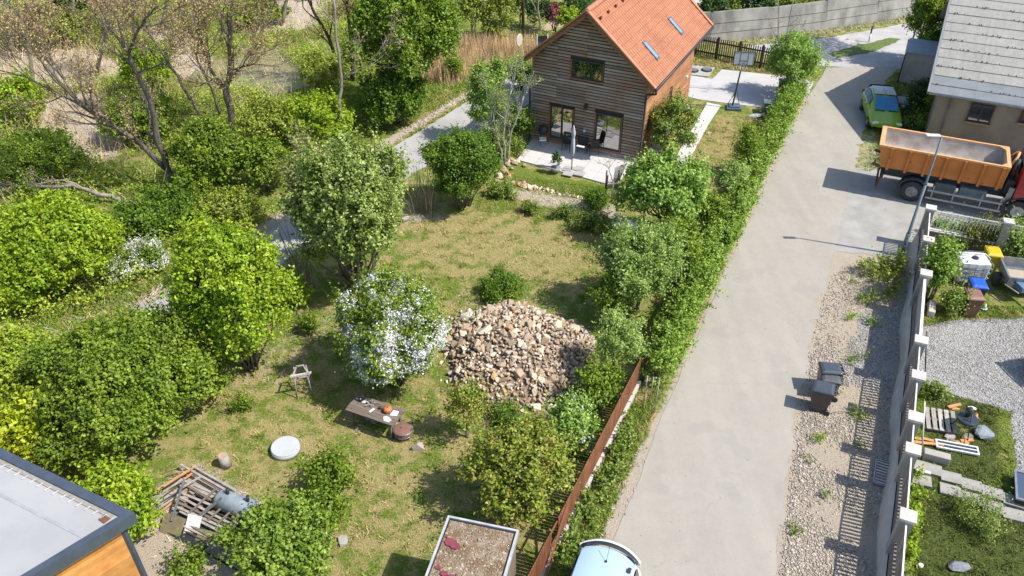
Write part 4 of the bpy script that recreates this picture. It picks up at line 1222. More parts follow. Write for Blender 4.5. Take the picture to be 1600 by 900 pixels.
# leaning board wall at the back
pts = [G(1060, 66), G(1110, 67), G(1200, 58), G(1290, 46), G(1370, 34), G(1430, 25), G(1500, 12)]
tops = [1.9, 1.9, 1.85, 1.95, 2.15, 2.3, 2.3]
BW = thing('panel_wall', 'long grey stepped retaining wall of weathered panels above the lane', 'wall', tuple(pts[0]))
m_panel = mat('panel_grey', (0.37, 0.355, 0.32), (0.17, 0.165, 0.15), 1.0, .95, bmp=.3, bs=12, detail=9, stretch=(1, 1, .5))
for i in range(len(pts) - 1):
    a, b = pts[i], pts[i + 1]; d = (b - a).normalized(); nrm = Vector((-d.y, d.x, 0))
    h = tops[i]
    mb = MB()
    mb.add([a, b, b + nrm * .45 + Vector((0, 0, h)), a + nrm * .45 + Vector((0, 0, h)), a + nrm * .6, b + nrm * .6, b + nrm * .62 + Vector((0, 0, h)), a + nrm * .62 + Vector((0, 0, h))],
           [(0, 1, 2, 3), (3, 2, 6, 7), (0, 3, 7, 4), (1, 5, 6, 2), (5, 4, 7, 6)])
    mb.build('panel', m_panel, BW, world=True)
    # horizontal board joints
    mb = MB()
    for z_ in (.32, .64):
        mb.beam(a + nrm * (.45 * z_ - .02) + Vector((0, 0, h * z_)), b + nrm * (.45 * z_ - .02) + Vector((0, 0, h * z_)), .03, .03)
    mb.build('ledge', m_panel, BW, world=True)

# ------------------------------------------------------------------ flat-roofed timber building, bottom left
zt = 4.0
c0 = G(212, 804, zt); cA = G(-2, 700, zt); eD = (cA - c0); eD.z = 0; eD.normalize()
eP = Vector((eD.y, -eD.x, 0)) ; eP = eP if eP.y < 0 else -eP      # towards the viewer
eQ = (G(57, 899, zt) - c0); eQ.z = 0; eQ.normalize()
FB_ = thing('flat_roof_building', 'timber-clad building with a pale grey membrane roof and dark blue-grey edging', 'building', (c0.x, c0.y, 0))
m_memb = mat('membrane', (0.40, 0.395, 0.39), (0.35, 0.345, 0.34), .8, .6, detail=7, bmp=.06, bs=3)
m_fasc = mat('fascia_blue_grey', (0.075, 0.095, 0.125), (0.06, 0.075, 0.10), 3, .35)
LX, LY = 9.0, 7.0
Cn = [c0, c0 + eD * LX, c0 + eD * LX + eQ * LY, c0 + eQ * LY]
def off(k, z): # outline inset by k
    cen = (Cn[0] + Cn[2]) / 2; out = []
    for q in Cn:
        i_ = q - c0
        out.append(None)
    A = c0 + eD * k + eQ * k; B_ = c0 + eD * (LX - k) + eQ * k; C_ = c0 + eD * (LX - k) + eQ * (LY - k); D_ = c0 + eD * k + eQ * (LY - k)
    return [Vector((q.x, q.y, z)) for q in (A, B_, C_, D_)]
mb = MB(); t_ = off(.22, zt - .02); b_ = off(.22, zt - .25)
mb.add(t_, [(0, 1, 2, 3)]); mb.build('roof', m_memb, FB_, world=True)
for f_ in FB_.children[-1].data.polygons:
    if f_.normal.z < 0: f_.flip()
mb = MB(); o1 = off(0, zt + .06); o2 = off(.22, zt + .03); o3 = off(0, zt - .26); o4 = off(.22, zt - .05)
for i in range(4):
    j = (i + 1) % 4
    mb.add([o1[i], o1[j], o2[j], o2[i]], [(0, 1, 2, 3)]); mb.add([o3[i], o3[j], o1[j], o1[i]], [(0, 1, 2, 3)]); mb.add([o2[i], o2[j], o4[j], o4[i]], [(0, 1, 2, 3)])
mb.build('fascia', m_fasc, FB_, world=True)
w0 = off(.25, 0); w1 = off(.25, zt - .2)
m_larch = mat('larch_orange', (0.62, 0.30, 0.09), (0.45, 0.19, 0.055), 2.0, .6, island=.22, stretch=(1, 1, 1))
for i in (0, 3):
    j = (i + 1) % 4
    a, b = w0[i], w0[j]; d = (b - a); Lw = d.length; d.normalize()
    mb = MB(); z_ = .1
    while z_ < zt - .4:
        mb.beam(a + Vector((0, 0, z_ + .06)), b + Vector((0, 0, z_ + .06)), .04, .128); z_ += .135
    mb.build('cladding', m_larch, FB_, world=True)
mb = MB(); mb.prism([(q.x, q.y) for q in off(.30, 0)], 0, zt - .22); mb.build('wall', m_under, FB_, world=True)
mb = MB(); mb.beam(w0[0], w1[0], .12, .12); mb.build('corner_post', m_fasc, FB_, world=True)
for i in range(34):           # gravel-strip clips along the far edge
    s_ = .5 + i * .26
    q = c0 + eD * s_ + eQ * .30
    mb = MB(); mb.beam(Vector((q.x, q.y, zt + .0)), Vector((q.x, q.y, zt + .0)) + eQ * .15, .022, .02); mb.build('membrane_clip', m_capw, FB_, world=True)
mb = MB(); q0 = c0 + eD * .35 + eQ * .29; q1 = c0 + eD * (LX - .4) + eQ * .29
mb.beam(Vector((q0.x, q0.y, zt - .01)), Vector((q1.x, q1.y, zt - .01)), .10, .03); mb.build('edge_gravel', mat('edge_grit', (0.36, 0.34, 0.30), (0.22, 0.2, 0.17), 14, .95), FB_, world=True)
mb = MB(); q = c0 + eD * .42 + eQ * .42; mb.box((q.x, q.y, zt - .005), (.16, .2, .03), rz=1.0); mb.build('drain_rust', m_rust, FB_, world=True)
for s_ in (1.0, 3.6): # membrane seams
    mb = MB(); a_ = c0 + eD * .3 + eQ * s_; b_ = c0 + eD * (LX - .3) + eQ * s_
    mb.beam(Vector((a_.x, a_.y, zt - .016)), Vector((b_.x, b_.y, zt - .016)), .07, .012); mb.build('seam', mat('seam', (0.37, 0.38, 0.40)), FB_, world=True)

# mossy shed roof, bottom centre
zt = 2.3
a0, a1, a3 = G(700, 806, zt), G(811, 829, zt), G(648, 899, zt)
u = (a1 - a0); u.z = 0; SW = u.length; u.normalize(); v = Vector((u.y, -u.x, 0))
SH_ = thing('mossy_shed', 'small flat-roofed shed covered in brown moss with crimson patches', 'shed', (a0.x, a0.y, 0), math.atan2(u.y, u.x))
LS = 3.6
m_moss = mat('moss_roof', (0.30, 0.235, 0.165), (0.17, 0.10, 0.05), 3.0, .98, bmp=1.0, bs=18, detail=10, stops=(.38, .62), speck=((0.50, 0.45, 0.38), 15, .60))
mb = MB(); mb.span((.09, -LS + .09, zt - .1), (SW - .09, -.09, zt - .02)); mb.build('roof', m_moss, SH_)
mb = MB()
for a, b in (((0, -LS, zt - .14), (.055, 0, zt + .03)), ((SW - .055, -LS, zt - .14), (SW, 0, zt + .03)), ((.055, -.055, zt - .14), (SW - .055, 0, zt + .03)), ((.055, -LS, zt - .14), (SW - .055, -LS + .055, zt + .03))): mb.span(a, b)
mb.build('edging', mat('edging_zinc', (0.50, 0.50, 0.50), (0.36, .36, .36), 4, .5), SH_)
mb = MB()
for a, b in (((.055, -LS + .1, zt - .1), (.09, -.055, zt - .01)), ((SW - .1, -LS + .1, zt - .1), (SW - .055, -.055, zt - .01)), ((.09, -.1, zt - .1), (SW - .1, -.055, zt - .01))): mb.span(a, b)
mb.build('gutter_seal', m_black, SH_)
mb = MB()
r_ = random.Random(8)
pts_ = []
for i in range(2600):
    x_, y_ = r_.uniform(.1, SW - .12), r_.uniform(-LS + .1, -.12); pts_.append((x_, y_, zt - .02))
V, F = chips(np.array(pts_), .022, .8)
link('moss_tufts', fast_mesh('moss_tufts', V, F, mat('moss_tuft', (0.34, 0.28, 0.20), (0.20, 0.12, 0.06), 4, .98, island=.45)), SH_)
m_crim = mat('sedum_crimson', (0.26, 0.05, 0.075), (0.17, 0.045, 0.055), 8, .9, bmp=.5)
for cx_, cy_, rr in ((.30, -.75, .17), (.44, -.82, .13), (.22, -1.5, .08), (.42, -1.62, .10), (.62, -1.66, .09), (.66, -2.2, .08)):
    pl = [(cx_ + rr * r_.uniform(.7, 1.1) * math.cos(t_ * .52), cy_ + rr * .8 * r_.uniform(.7, 1.1) * math.sin(t_ * .52)) for t_ in range(12)]
    mb = MB(); mb.prism(pl, zt - .02, zt + .012 + .003 * len(SH_.children)); mb.build('sedum_patch', m_crim, SH_)
mb = MB(); mb.span((.06, -LS + .06, 0), (SW - .06, -.06, zt - .14)); mb.build('wall', mat('shed_wall', (0.22, 0.17, 0.12), (0.16, .12, .09), 2, .9), SH_)

# ------------------------------------------------------------------ container truck
TA = Vector((21.54 - 16.77, 31.39 - 33.57)); TA.normalize()        # rear -> cab
tr0 = Vector((18.459, 32.666, 0))                                  # near rear wheel contact
nrm = Vector((-TA.y, TA.x))                                         # away from the camera side
TRK = thing('container_truck', 'red-cabbed truck carrying a long orange open skip container', 'truck', (tr0.x, tr0.y, 0), math.atan2(TA.y, TA.x))
# local: x forward, y away from the viewer (near side at y = 0)
WB = 4.36; TW = 2.1
m_orange = mat('paint_orange', (0.64, 0.215, 0.045), (0.52, 0.165, 0.035), 1.4, .55, bmp=.05, speck=((0.25, 0.10, 0.05), 5, .66))
m_orl = mat('rim_orange_worn', (0.72, 0.42, 0.20), (0.66, 0.30, 0.11), 6, .6)
m_inner = mat('skip_inside', (0.52, 0.47, 0.42), (0.30, 0.24, 0.20), 1.6, .75, detail=9, bmp=.2)
m_chas = mat('chassis_slate', (0.055, 0.07, 0.085), (0.035, 0.04, 0.045), 3, .7)
m_red = mat('cab_red', (0.42, 0.035, 0.035), (0.36, 0.03, 0.03), 2, .35, coat=.5)
xr, xf = -1.05 - .75 + .05, 4.2 - .75 + .1                          # container ends
xr, xf = -1.85, 3.45
cz0, cz1 = 1.42, 2.5
mb = MB()
yb0, yb1, yt0, yt1 = .12, TW - .12, 0.0, TW
def shell(y0, y1, z0, z1): pass
# near and far side walls, rear and front walls as thick sloping panels
def panel(mb, a, b, c, d, th, mi=0):
    a, b, c, d = map(Vector, (a, b, c, d)); n = (b - a).cross(d - a).normalized() * th
    mb.add([a, b, c, d, a + n, b + n, c + n, d + n], [(3, 2, 1, 0), (4, 5, 6, 7), (0, 1, 5, 4), (1, 2, 6, 5), (2, 3, 7, 6), (3, 0, 4, 7)], mi)
mb.add([(xr + .25, yb0, cz0), (xf, yb0, cz0), (xf, yt0, cz1), (xr, yt0, cz1)], [(0, 1, 2, 3)])
mb.add([(xr + .25, yb1, cz0), (xf, yb1, cz0), (xf, yt1, cz1), (xr, yt1, cz1)], [(3, 2, 1, 0)])
mb.add([(xr + .25, yb0, cz0), (xr + .25, yb1, cz0), (xr, yt1, cz1), (xr, yt0, cz1)], [(3, 2, 1, 0)])
mb.add([(xf, yb0, cz0), (xf, yb1, cz0), (xf, yt1, cz1), (xf, yt0, cz1)], [(0, 1, 2, 3)])
mb.add([(xr + .25, yb0, cz0), (xf, yb0, cz0), (xf, yb1, cz0), (xr + .25, yb1, cz0)], [(3, 2, 1, 0)])
SK = mb.build('skip', m_orange, TRK)
mb = MB(); e = .06
# interior with a rounded floor
prof = []
for k in range(9):
    t = k / 8; a = math.pi * t
    prof.append((TW / 2 - (TW / 2 - e) * math.cos(a), cz1 - .02 - (cz1 - cz0 - .12) * math.sin(a) ** .55))
for x0, x1 in ((xr + .16, xf - .12),):
    vs = [(x0, y, z) for y, z in prof] + [(x1, y, z) for y, z in prof]; n = len(prof)
    mb.add(vs, [(i, i + 1, n + i + 1, n + i) for i in range(n - 1)], 0, True)
    mb.add([(x0, y, z) for y, z in prof], [tuple(reversed(range(n)))]); mb.add([(x1, y, z) for y, z in prof], [tuple(range(n))])
o = mb.build('inside_lining', m_inner, SK)
mb = MB()
for a, b in (((xr - .04, -.05, cz1 - .03), (xf + .02, .06, cz1 + .05)), ((xr - .04, TW - .06, cz1 - .03), (xf + .02, TW + .05, cz1 + .05)), ((xr - .05, .06, cz1 - .03), (xr + .15, TW - .06, cz1 + .05)), ((xf - .12, .06, cz1 - .03), (xf + .03, TW - .06, cz1 + .05))): mb.span(a, b)
mb.prism([(xf - .35, .06), (xf - .12, .06), (xf - .12, .35)], cz1, cz1 + .045); mb.prism([(xf - .12, TW - .35), (xf - .12, TW - .06), (xf - .35, TW - .06)], cz1, cz1 + .045)
mb.build('rim', m_orl, SK)
for i in range(7):
    x = xr + .55 + i * (xf - xr - .75) / 6
    MB().beam((x, yb0 - .045, cz0 - .06), (x, -.045, cz1 - .03), .11, .09, up=(0, 1, 0)).build('rib', m_orange, SK)
    MB().beam((x, yb1 + .045, cz0 - .06), (x, TW + .045, cz1 - .03), .11, .09, up=(0, 1, 0)).build('rib', m_orange, SK)
mb = MB(); mb.beam((xr + .3, .3, cz0 - .1), (xr - .12, .3, cz0 + .02), .1, .1); mb.beam((xr + .3, TW - .3, cz0 - .1), (xr - .12, TW - .3, cz0 + .02), .1, .1)
mb.span((xr - .07, .0, cz0 + .1), (xr + .02, .12, cz0 + .3)); mb.span((xr - .1, TW * .5 - .06, cz1 - .25), (xr - .02, TW * .5 + .06, cz1 - .1))
mb.build('tail_hook', m_rust, SK)
mb = MB()     # lifting hook frame at the front
mb.tube([(xf + .02, .55, cz0), (xf + .10, .6, cz1 - .1), (xf + .25, .8, cz1 + .22), (xf + .3, TW / 2, cz1 + .32), (xf + .25, TW - .8, cz1 + .22), (xf + .10, TW - .6, cz1 - .1), (xf + .02, TW - .55, cz0)], .055, 8)
mb.build('lifting_bar', m_orl, SK)
mb = MB()
mb.span((xr + .45, .55, .85), (WB + 1.2, .75, 1.1)); mb.span((xr + .45, TW - .75, .85), (WB + 1.2, TW - .55, 1.1)); mb.span((xr + .6, .5, 1.1), (xf + .2, TW - .5, 1.34))
mb.span((xr + .35, .25, .82), (xr + .5, TW - .25, 1.0))
mb.build('chassis', m_chas, TRK)
mb = MB()
mb.tube([(xr + .42, .2, .9), (xr + .30, .18, .35)], .05, 6); mb.tube([(xr + .42, TW - .2, .9), (xr + .30, TW - .18, .35)], .05, 6); mb.tube([(xr + .3, .1, .42), (xr + .3, TW - .1, .42)], .05, 6)
mb.build('underrun_bar', m_rust, TRK)
m_tarp = m_chas
mb = MB(); mb.span((.85, .22, .45), (1.75, .8, 1.1)); mb.build('fuel_tank', mat('tank_slate', (0.14, 0.165, 0.18), (0.10, .12, .13), 3, .5), TRK, bevel=.06)
mb = MB(); mb.span((1.9, .2, .62), (3.0, .75, 1.1)); mb.build('battery_box', mat('box_grey', (0.20, 0.24, 0.25), (0.14, .17, .18), 3, .5), TRK, bevel=.03)
mb = MB()
for z_ in (.38, .75): mb.beam((.62, .02, z_), (3.72, .02, z_), .035, .09)
for x in (.85, 1.72, 2.85, 3.62): mb.beam((x, .05, .34), (x, .05, 1.02), .05, .04)
mb.build('side_guard', m_galv, TRK)
def wheel(par, x, y, r, w, side=-1, hub='steel'):
    mb = MB(); s = -side
    prof = [(r * .55, -w / 2), (r * .9, -w / 2), (r, -w * .38), (r, w * .38), (r * .9, w / 2), (r * .56, w / 2), (r * .54, w / 2 - .12)]
    M_ = Matrix.Translation((x, y + s * w / 2, r)) @ Matrix.Rotation(RD(-90) * side, 4, 'X')
    t = MB(); t.lathe(prof, 28)
    t.v = [tuple(M_ @ Vector(v)) for v in t.v]
    o = t.build('wheel', m_tyre, par)
    t = MB(); t.lathe([(r * .55, w / 2 - .02), (r * .50, w / 2 + .005), (r * .46, w / 2 - .06), (r * .30, w / 2 - .07), (r * .22, w / 2 - .01), (r * .05, w / 2)], 24)
    for k in range(8):
        a = k * math.pi / 4; t.box((r * .36 * math.cos(a), r * .36 * math.sin(a), w / 2 - .055), (.06 * r * 2, .06 * r * 2, .03), rz=a)
    t.v = [tuple(M_ @ Vector(v)) for v in t.v]
    t.build('rim', m_galv if hub == 'alu' else mat('rim_grey', (0.30, 0.31, 0.31), (0.16, .15, .14), 8, .55), o)
    return o
wheel(TRK, 0, 0, .51, .5); wheel(TRK, WB, 0, .51, .3, hub='alu')
wheel(TRK, 0, TW, .51, .5, side=1); wheel(TRK, WB, TW, .51, .3, side=1, hub='alu')
for (x, y0, y1) in ((0, -.02, .5), (0, TW - .5, TW + .02)):
    mb = MB()
    arc = [(x + .62 * math.cos(a), .51 + .62 * math.sin(a)) for a in [RD(10 + 16 * k) for k in range(11)]]
    vs = [(q[0], y0, q[1]) for q in arc] + [(q[0], y1, q[1]) for q in arc]; n = len(arc)
    mb.add(vs, [(i, i + 1, n + i + 1, n + i) for i in range(n - 1)], 0, True)
    o = mb.build('mudguard', m_chas, TRK); sm_ = o.modifiers.new('s', 'SOLIDIFY'); sm_.thickness = .03
# cab
mb = MB()
cx0, cx1 = 3.98, 5.9
prof = [(cx0, .95), (cx0, 2.75), (cx0 + .25, 2.92), (cx1 - .25, 2.9), (cx1, 1.9), (cx1 + .05, .75), (WB + .65, .75), (WB + .6, 1.1), (WB + .3, 1.22), (WB - .1, 1.22), (cx0 + .06, .95)]
vs = [(q[0], -.02, q[1]) for q in prof] + [(q[0], TW + .02, q[1]) for q in prof]; n = len(prof)
mb.add(vs, [tuple(range(n)), tuple(reversed(range(n, 2 * n)))] + [((i + 1) % n, i, n + i, n + (i + 1) % n) for i in range(n)])
CB = mb.build('cab', m_red, TRK, bevel=.04)
mb = MB(); mb.span((WB + .05, -.035, 1.95), (WB + .95, -.01, 2.6)); mb.build('side_window', m_glass, CB)
mb = MB(); mb.span((cx0 - .02, .5, 2.0), (cx0 + .01, TW - .5, 2.55)); mb.build('rear_window', m_glass, CB)
mb = MB(); mb.beam((cx1 - .22, .12, 2.75), (cx1 - .02, .12, 1.95), .02, .05); mb.add([(cx1 - .235, .12, 2.82), (cx1 + .01, .12, 1.93), (cx1 + .01, TW - .12, 1.93), (cx1 - .235, TW - .12, 2.82)], [(0, 1, 2, 3)]); mb.build('windscreen', m_glass, CB)
mb = MB()
arc = [(WB + .66 * math.cos(a), .51 + .66 * math.sin(a)) for a in [RD(5 + 17 * k) for k in range(11)]]
vs = [(q[0], -.06, q[1]) for q in arc] + [(q[0], .35, q[1]) for q in arc]; n = len(arc)
mb.add(vs, [(i, i + 1, n + i + 1, n + i) for i in range(n - 1)], 0, True)
o = mb.build('wheel_arch', m_dark, CB); s_ = o.modifiers.new('s', 'SOLIDIFY'); s_.thickness = .04
mb = MB()                        # hydraulic gear, stack and hoses between cab and skip
mb.tube([(3.75, .6, 1.2), (3.75, .6, 2.7)], .09, 10); mb.tube([(3.7, 1.4, 1.2), (3.78, 1.4, 2.6)], .13, 10)
mb.span((3.58, .3, 1.15), (3.9, TW - .3, 1.8))
for k in range(4):
    mb.tube([(3.62, .45 + k * .3, 1.7), (3.7, .5 + k * .3, 2.2), (3.85, .42 + k * .3, 2.05), (3.9, .45 + k * .3, 1.4)], .025, 6)
mb.build('hydraulics', m_dark, TRK)
mb = MB(); mb.beam((3.8, .12, .8), (3.85, .16, 1.55), .22, .12); mb.build('air_tank', m_galv, TRK)

# ------------------------------------------------------------------ passenger cars
def car(name, label, x, y, heading, paint, W=1.74, L=4.0, Hh=1.5, glassmat=None, plate=True, blueroof=False, van=False, rake=False):
    """local: x = right, y = forward, origin at the middle of the rear bumper's footprint"""
    T = thing(name, label, 'car', (x, y, 0), heading)
    # cross-section rings from rear to front: (y, halfwidth, z of sill, z of belt, roof halfwidth, roof z)
    if van:
        st = [(0.0, .80, .42, .80, .66, .95), (.07, .86, .36, .95, .70, 1.15), (.22, .87, .30, 1.0, .70, 1.52), (.42, .87, .28, 1.02, .70, 1.58), (1.6, .87, .28, 1.02, .72, 1.62), (2.6, .87, .28, 1.0, .68, 1.56), (3.25, .86, .28, .98, .66, 1.02), (3.8, .82, .3, .84, .6, .87), (4.05, .7, .4, .66, .5, .7)]
    else:
        st = [(0.0, .76, .42, .72, .62, .80), (.06, .84, .34, .86, .68, .96), (.34, .86, .28, .92, .62, 1.34), (.62, .86, .26, .92, .60, 1.44), (1.5, .86, .26, .92, .62, 1.48), (2.3, .86, .26, .90, .58, 1.42), (2.95, .86, .26, .88, .62, .92), (3.6, .82, .28, .76, .6, .79), (3.95, .68, .38, .6, .5, .64)]
    if rake: st[5] = (2.02, .86, .26, .92, .60, 1.44); st[6] = (3.02, .86, .26, .90, .66, .96)
    k = W / 1.74
    rings = []
    for yy, hw, z0, zb, rw, rz in st:
        hw *= k; rw *= k
        rings.append([(-hw * .9, yy, z0), (-hw, yy, z0 + .15), (-hw, yy, (z0 + zb) / 2), (-hw * .97, yy, zb), (-rw, yy, max(rz - .05, zb + .01)), (-rw * .6, yy, rz), (0, yy, rz + .012), (rw * .6, yy, rz), (rw, yy, max(rz - .05, zb + .01)), (hw * .97, yy, zb), (hw, yy, (z0 + zb) / 2), (hw, yy, z0 + .15), (hw * .9, yy, z0)])
    m_ = len(rings[0]); mb = MB()
    vs = [p for r in rings for p in r]; fs = []; mi = []
    for i in range(len(rings) - 1):
        for j in range(m_ - 1):
            fs.append((i * m_ + j, i * m_ + j + 1, (i + 1) * m_ + j + 1, (i + 1) * m_ + j))
    mb.add(vs, fs, 0, True)
    mb.add(rings[0], [tuple(range(m_))]); mb.add(rings[-1], [tuple(reversed(range(m_)))])
    body = mb.build('body', paint, T)
    sb = body.modifiers.new('sub', 'SUBSURF'); sb.levels = 1; sb.render_levels = 2
    g = glassmat or m_glass
    n_ = 4 if not van else 3
    # side glass, just proud of the body
    def bl(a, b, t): return tuple(a[i] + (b[i] - a[i]) * t for i in range(3))
    for sgn, (jb, jr) in ((-1, (3, 4)), (1, (9, 8))):
        i0, i1 = (2, 5)
        mb = MB(); lo = []; hi = []
        for i in range(i0, i1 + 1):
            a, b = rings[i][jb], rings[i][jr]
            lo.append(Vector(bl(a, b, .12)) + Vector((sgn * .018, 0, .0))); hi.append(Vector(bl(a, b, .86)) + Vector((sgn * .018, 0, 0)))
        lo[0] += Vector((0, .22, 0)); hi[0] += Vector((0, .12, 0)); lo[-1] += Vector((0, .35, 0))
        n2 = len(lo); fs = [(i, i + 1, n2 + i + 1, n2 + i) if sgn > 0 else (i, n2 + i, n2 + i + 1, i + 1) for i in range(n2 - 1)]
        mb.add(lo + hi, fs); mb.build('side_window', g, T)
    # rear and front screens
    mb = MB()
    a, b = rings[1], rings[2]
    if van: zz = [(-.66 * k, .105, 1.12), (.66 * k, .105, 1.12), (.60 * k, .205, 1.48), (-.60 * k, .205, 1.48)]
    else: zz = [(-.62 * k, .06, .985), (.62 * k, .06, .985), (.56 * k, .40, 1.375), (-.56 * k, .40, 1.375)]
    nrm_ = (Vector(zz[1]) - Vector(zz[0])).cross(Vector(zz[3]) - Vector(zz[0])).normalized()
    off_ = nrm_ * .025 if nrm_.z > 0 or nrm_.y < 0 else -nrm_ * .025
    cols = 6; vv = []
    for r_ in range(4):
        for c_ in range(cols + 1):
            t = c_ / cols; q = Vector(zz[0]).lerp(Vector(zz[3]), r_ / 3).lerp(Vector(zz[1]).lerp(Vector(zz[2]), r_ / 3), t)
            q = q + off_ + Vector((0, -.05 * math.sin(math.pi * t), .01)); vv.append(q)
    fs = [(r_ * (cols + 1) + c_, r_ * (cols + 1) + c_ + 1, (r_ + 1) * (cols + 1) + c_ + 1, (r_ + 1) * (cols + 1) + c_) for r_ in range(3) for c_ in range(cols)]
    mb.add(vv, fs, 0, True); mb.build('rear_window', g, T)
    fr = [rings[6], rings[5]]
    zz = [(-.6 * k, st[6][0] - .02, st[6][5] + .03), (.6 * k, st[6][0] - .02, st[6][5] + .03), (.54 * k, st[5][0] + .1, st[5][5] - .02), (-.54 * k, st[5][0] + .1, st[5][5] - .02)]
    mb = MB(); mb.add([Vector(q) + Vector((0, .03, .03)) for q in zz], [(1, 0, 3, 2)]); mb.build('windscreen', g, T)
    for sx in (-1, 1):
        zc = .86 if not van else 1.0
        mb = MB()
        if not van:
            mb.box((sx * .74 * k, .035, zc - .02), (.18, .12, .26)); mb.build('tail_light', mat('light_red', (0.30, 0.02, 0.015), (0.22, .02, .02), 4, .2), T, bevel=.02)
        mb = MB(); mb.box((sx * (.86 * k + .1), st[5][0] + .25, 1.0), (.2, .12, .15)); mb.build('mirror', paint, T, bevel=.03)
        mb = MB(); mb.box((sx * .6 * k, st[-1][0] - .08, .62), (.3, .14, .14)); mb.build('headlight', m_white, T, bevel=.03)
    for sx in (-1, 1):
        for yy in (.68, 3.1):
            t = MB(); r = .31; w = .2
            M_ = Matrix.Translation((sx * (W / 2 - .1), yy, r)) @ Matrix.Rotation(RD(90), 4, 'Y')
            t.lathe([(r * .6, -w / 2), (r * .95, -w / 2), (r, 0), (r * .95, w / 2), (r * .6, w / 2)], 22); t.v = [tuple(M_ @ Vector(v)) for v in t.v]
            wo = t.build('wheel', m_tyre, T)
            t = MB(); t.lathe([(r * .6, -w / 2 - .004), (r * .5, w / 2 + .01)], 16); t.v = [tuple(M_ @ Vector(v)) for v in t.v]; t.build('rim', m_galv, wo)
    if plate:
        mb = MB(); mb.box((0, -.025, .62), (.5, .02, .11)); mb.build('number_plate', m_white, T)
    mb = MB(); mb.box((0, .02, .42), (1.3 * k, .08, .14)); mb.build('bumper', m_black if not van else paint, T, bevel=.03)
    mb = MB(); mb.beam((0, .05, 1.0 if not van else 1.1), (.3, .09, 1.1 if not van else 1.2), .02, .02); mb.build('wiper', m_black, T)
    return T
m_green = mat('paint_lime_green', (0.24, 0.40, 0.02), (0.21, 0.36, 0.02), 2, .3, coat=.6)
fm = G(1384, 203, 0.3); ga = RD(168)
GC = car('green_car', 'lime green hatchback with a grey roof and blue windscreen parked by the old house', fm.x + 3.95 * math.sin(ga), fm.y - 3.95 * math.cos(ga), ga, m_green, W=1.72, rake=True,
         glassmat=mat('glass_blue', (0.01, 0.15, 0.32), (0.012, 0.18, 0.36), 2, .25, spec=.4))  # strong blue put into the glass colour in place of a sky reflection
for x0, x1 in ((-.56, -.02), (.02, .56)):
    mb = MB(); mb.add([(x0, .75, 1.475), (x1, .75, 1.475), (x1, 1.35, 1.50), (x0, 1.35, 1.50), (x1, 1.95, 1.485), (x0, 1.95, 1.485)], [(0, 1, 2, 3), (3, 2, 4, 5)]); mb.build('roof_panel', mat('roof_grey', (0.33, .34, .34), (0.28, .29, .29), 2, .35, coat=.5), GC)
mb = MB(); mb.box((0, 3.98, .5), (.5, .02, .11)); mb.build('number_plate', m_white, GC)
mb = MB(); mb.box((-.35, 3.05, .99), (.5, .03, .03), rz=.15); mb.box((.35, 3.05, .99), (.5, .03, .03), rz=-.15); mb.build('wiper', m_black, GC)

m_wcar = mat('paint_white_car', (0.62, 0.68, 0.76), (0.60, 0.66, 0.74), 2, .22, coat=1.0)
m_rsky = mat('roof_sky_tint', (0.42, 0.56, 0.74), (0.41, 0.55, 0.73), 1, .12, coat=1.0)  # sky reflection painted into the roof colour as pale blue
q = G(954, 864, 1.4)
WC = car('white_car', 'white small van with a roof coloured pale blue for reflected sky at the road edge', q.x + .06, q.y + .15, RD(180 - 22) , m_wcar, W=1.78, van=True)
mb = MB()
rw = [(-.70, .34), (-.62, .24), (-.35, .16), (0, .13), (.35, .16), (.62, .24), (.70, .34)]
vs = []
for t in range(8):
    yy = t * .46
    for (xx, ys) in rw: vs.append((xx * (1.0 - .02 * t), ys + yy * 1.0 + (.02 if t == 0 else 0), 1.625 + .045 * math.sin(min(1, t / 5) * 1.2) - .10 * abs(xx / .7) ** 2.2 - (.05 if t == 0 else 0)))
fs = [(t * 7 + j, t * 7 + j + 1, t * 7 + j + 8, t * 7 + j + 7) for t in range(7) for j in range(6)]
mb.add(vs, fs, 0, True)
mb.build('roof_panel', m_rsky, WC)
mb = MB(); mb.cyl((0, .62, 1.62), .03, .05, 10); mb.tube([(0, .62, 1.66), (0, .30, 1.95)], .006, 5); mb.build('antenna', m_black, WC)
def strip(a0, a1, name, w=.09):
    mb = MB(); n = 9; lo = []; hi = []
    for i in range(n):
        x_ = a0 + (a1 - a0) * i / (n - 1); y_ = .11 + .24 * abs(x_ / .7) ** 2.4
        lo.append((x_, y_ - .01, 1.56 - .10 * abs(x_ / .7) ** 2)); hi.append((x_, y_ + w, 1.645 - .10 * abs(x_ / .7) ** 2))
    mb.add(lo + hi, [(i, i + 1, n + i + 1, n + i) for i in range(n - 1)], 0, True)
    o = mb.build(name, m_dark, WC); s_ = o.modifiers.new('s', 'SOLIDIFY'); s_.thickness = .012; return o
mb = MB(); n = 11; vs = []
for i in range(n):
    x_ = -.80 + 1.6 * i / (n - 1); y_ = .02 + .24 * abs(x_ / .8) ** 2.4; z_ = 1.60 - .14 * abs(x_ / .8) ** 2
    vs += [(x_, y_ - .10, z_ - .02), (x_, y_, z_), (x_, y_ - .02, z_ - .16)]
fs = []
for i in range(n - 1):
    o_ = i * 3; fs += [(o_, o_ + 3, o_ + 4, o_ + 1), (o_ + 2, o_ + 5, o_ + 3, o_), (o_ + 1, o_ + 4, o_ + 5, o_ + 2)]
mb.add(vs, fs, 0, True); mb.build('spoiler', m_white, WC)
mb = MB(); lo = []; hi = []
for i in range(n):
    x_ = -.74 + 1.48 * i / (n - 1); y_ = .025 + .24 * abs(x_ / .8) ** 2.4; z_ = 1.625 - .13 * abs(x_ / .8) ** 2
    lo.append((x_, y_ - .005, z_ - .01)); hi.append((x_, y_ + .13, z_ + .02))
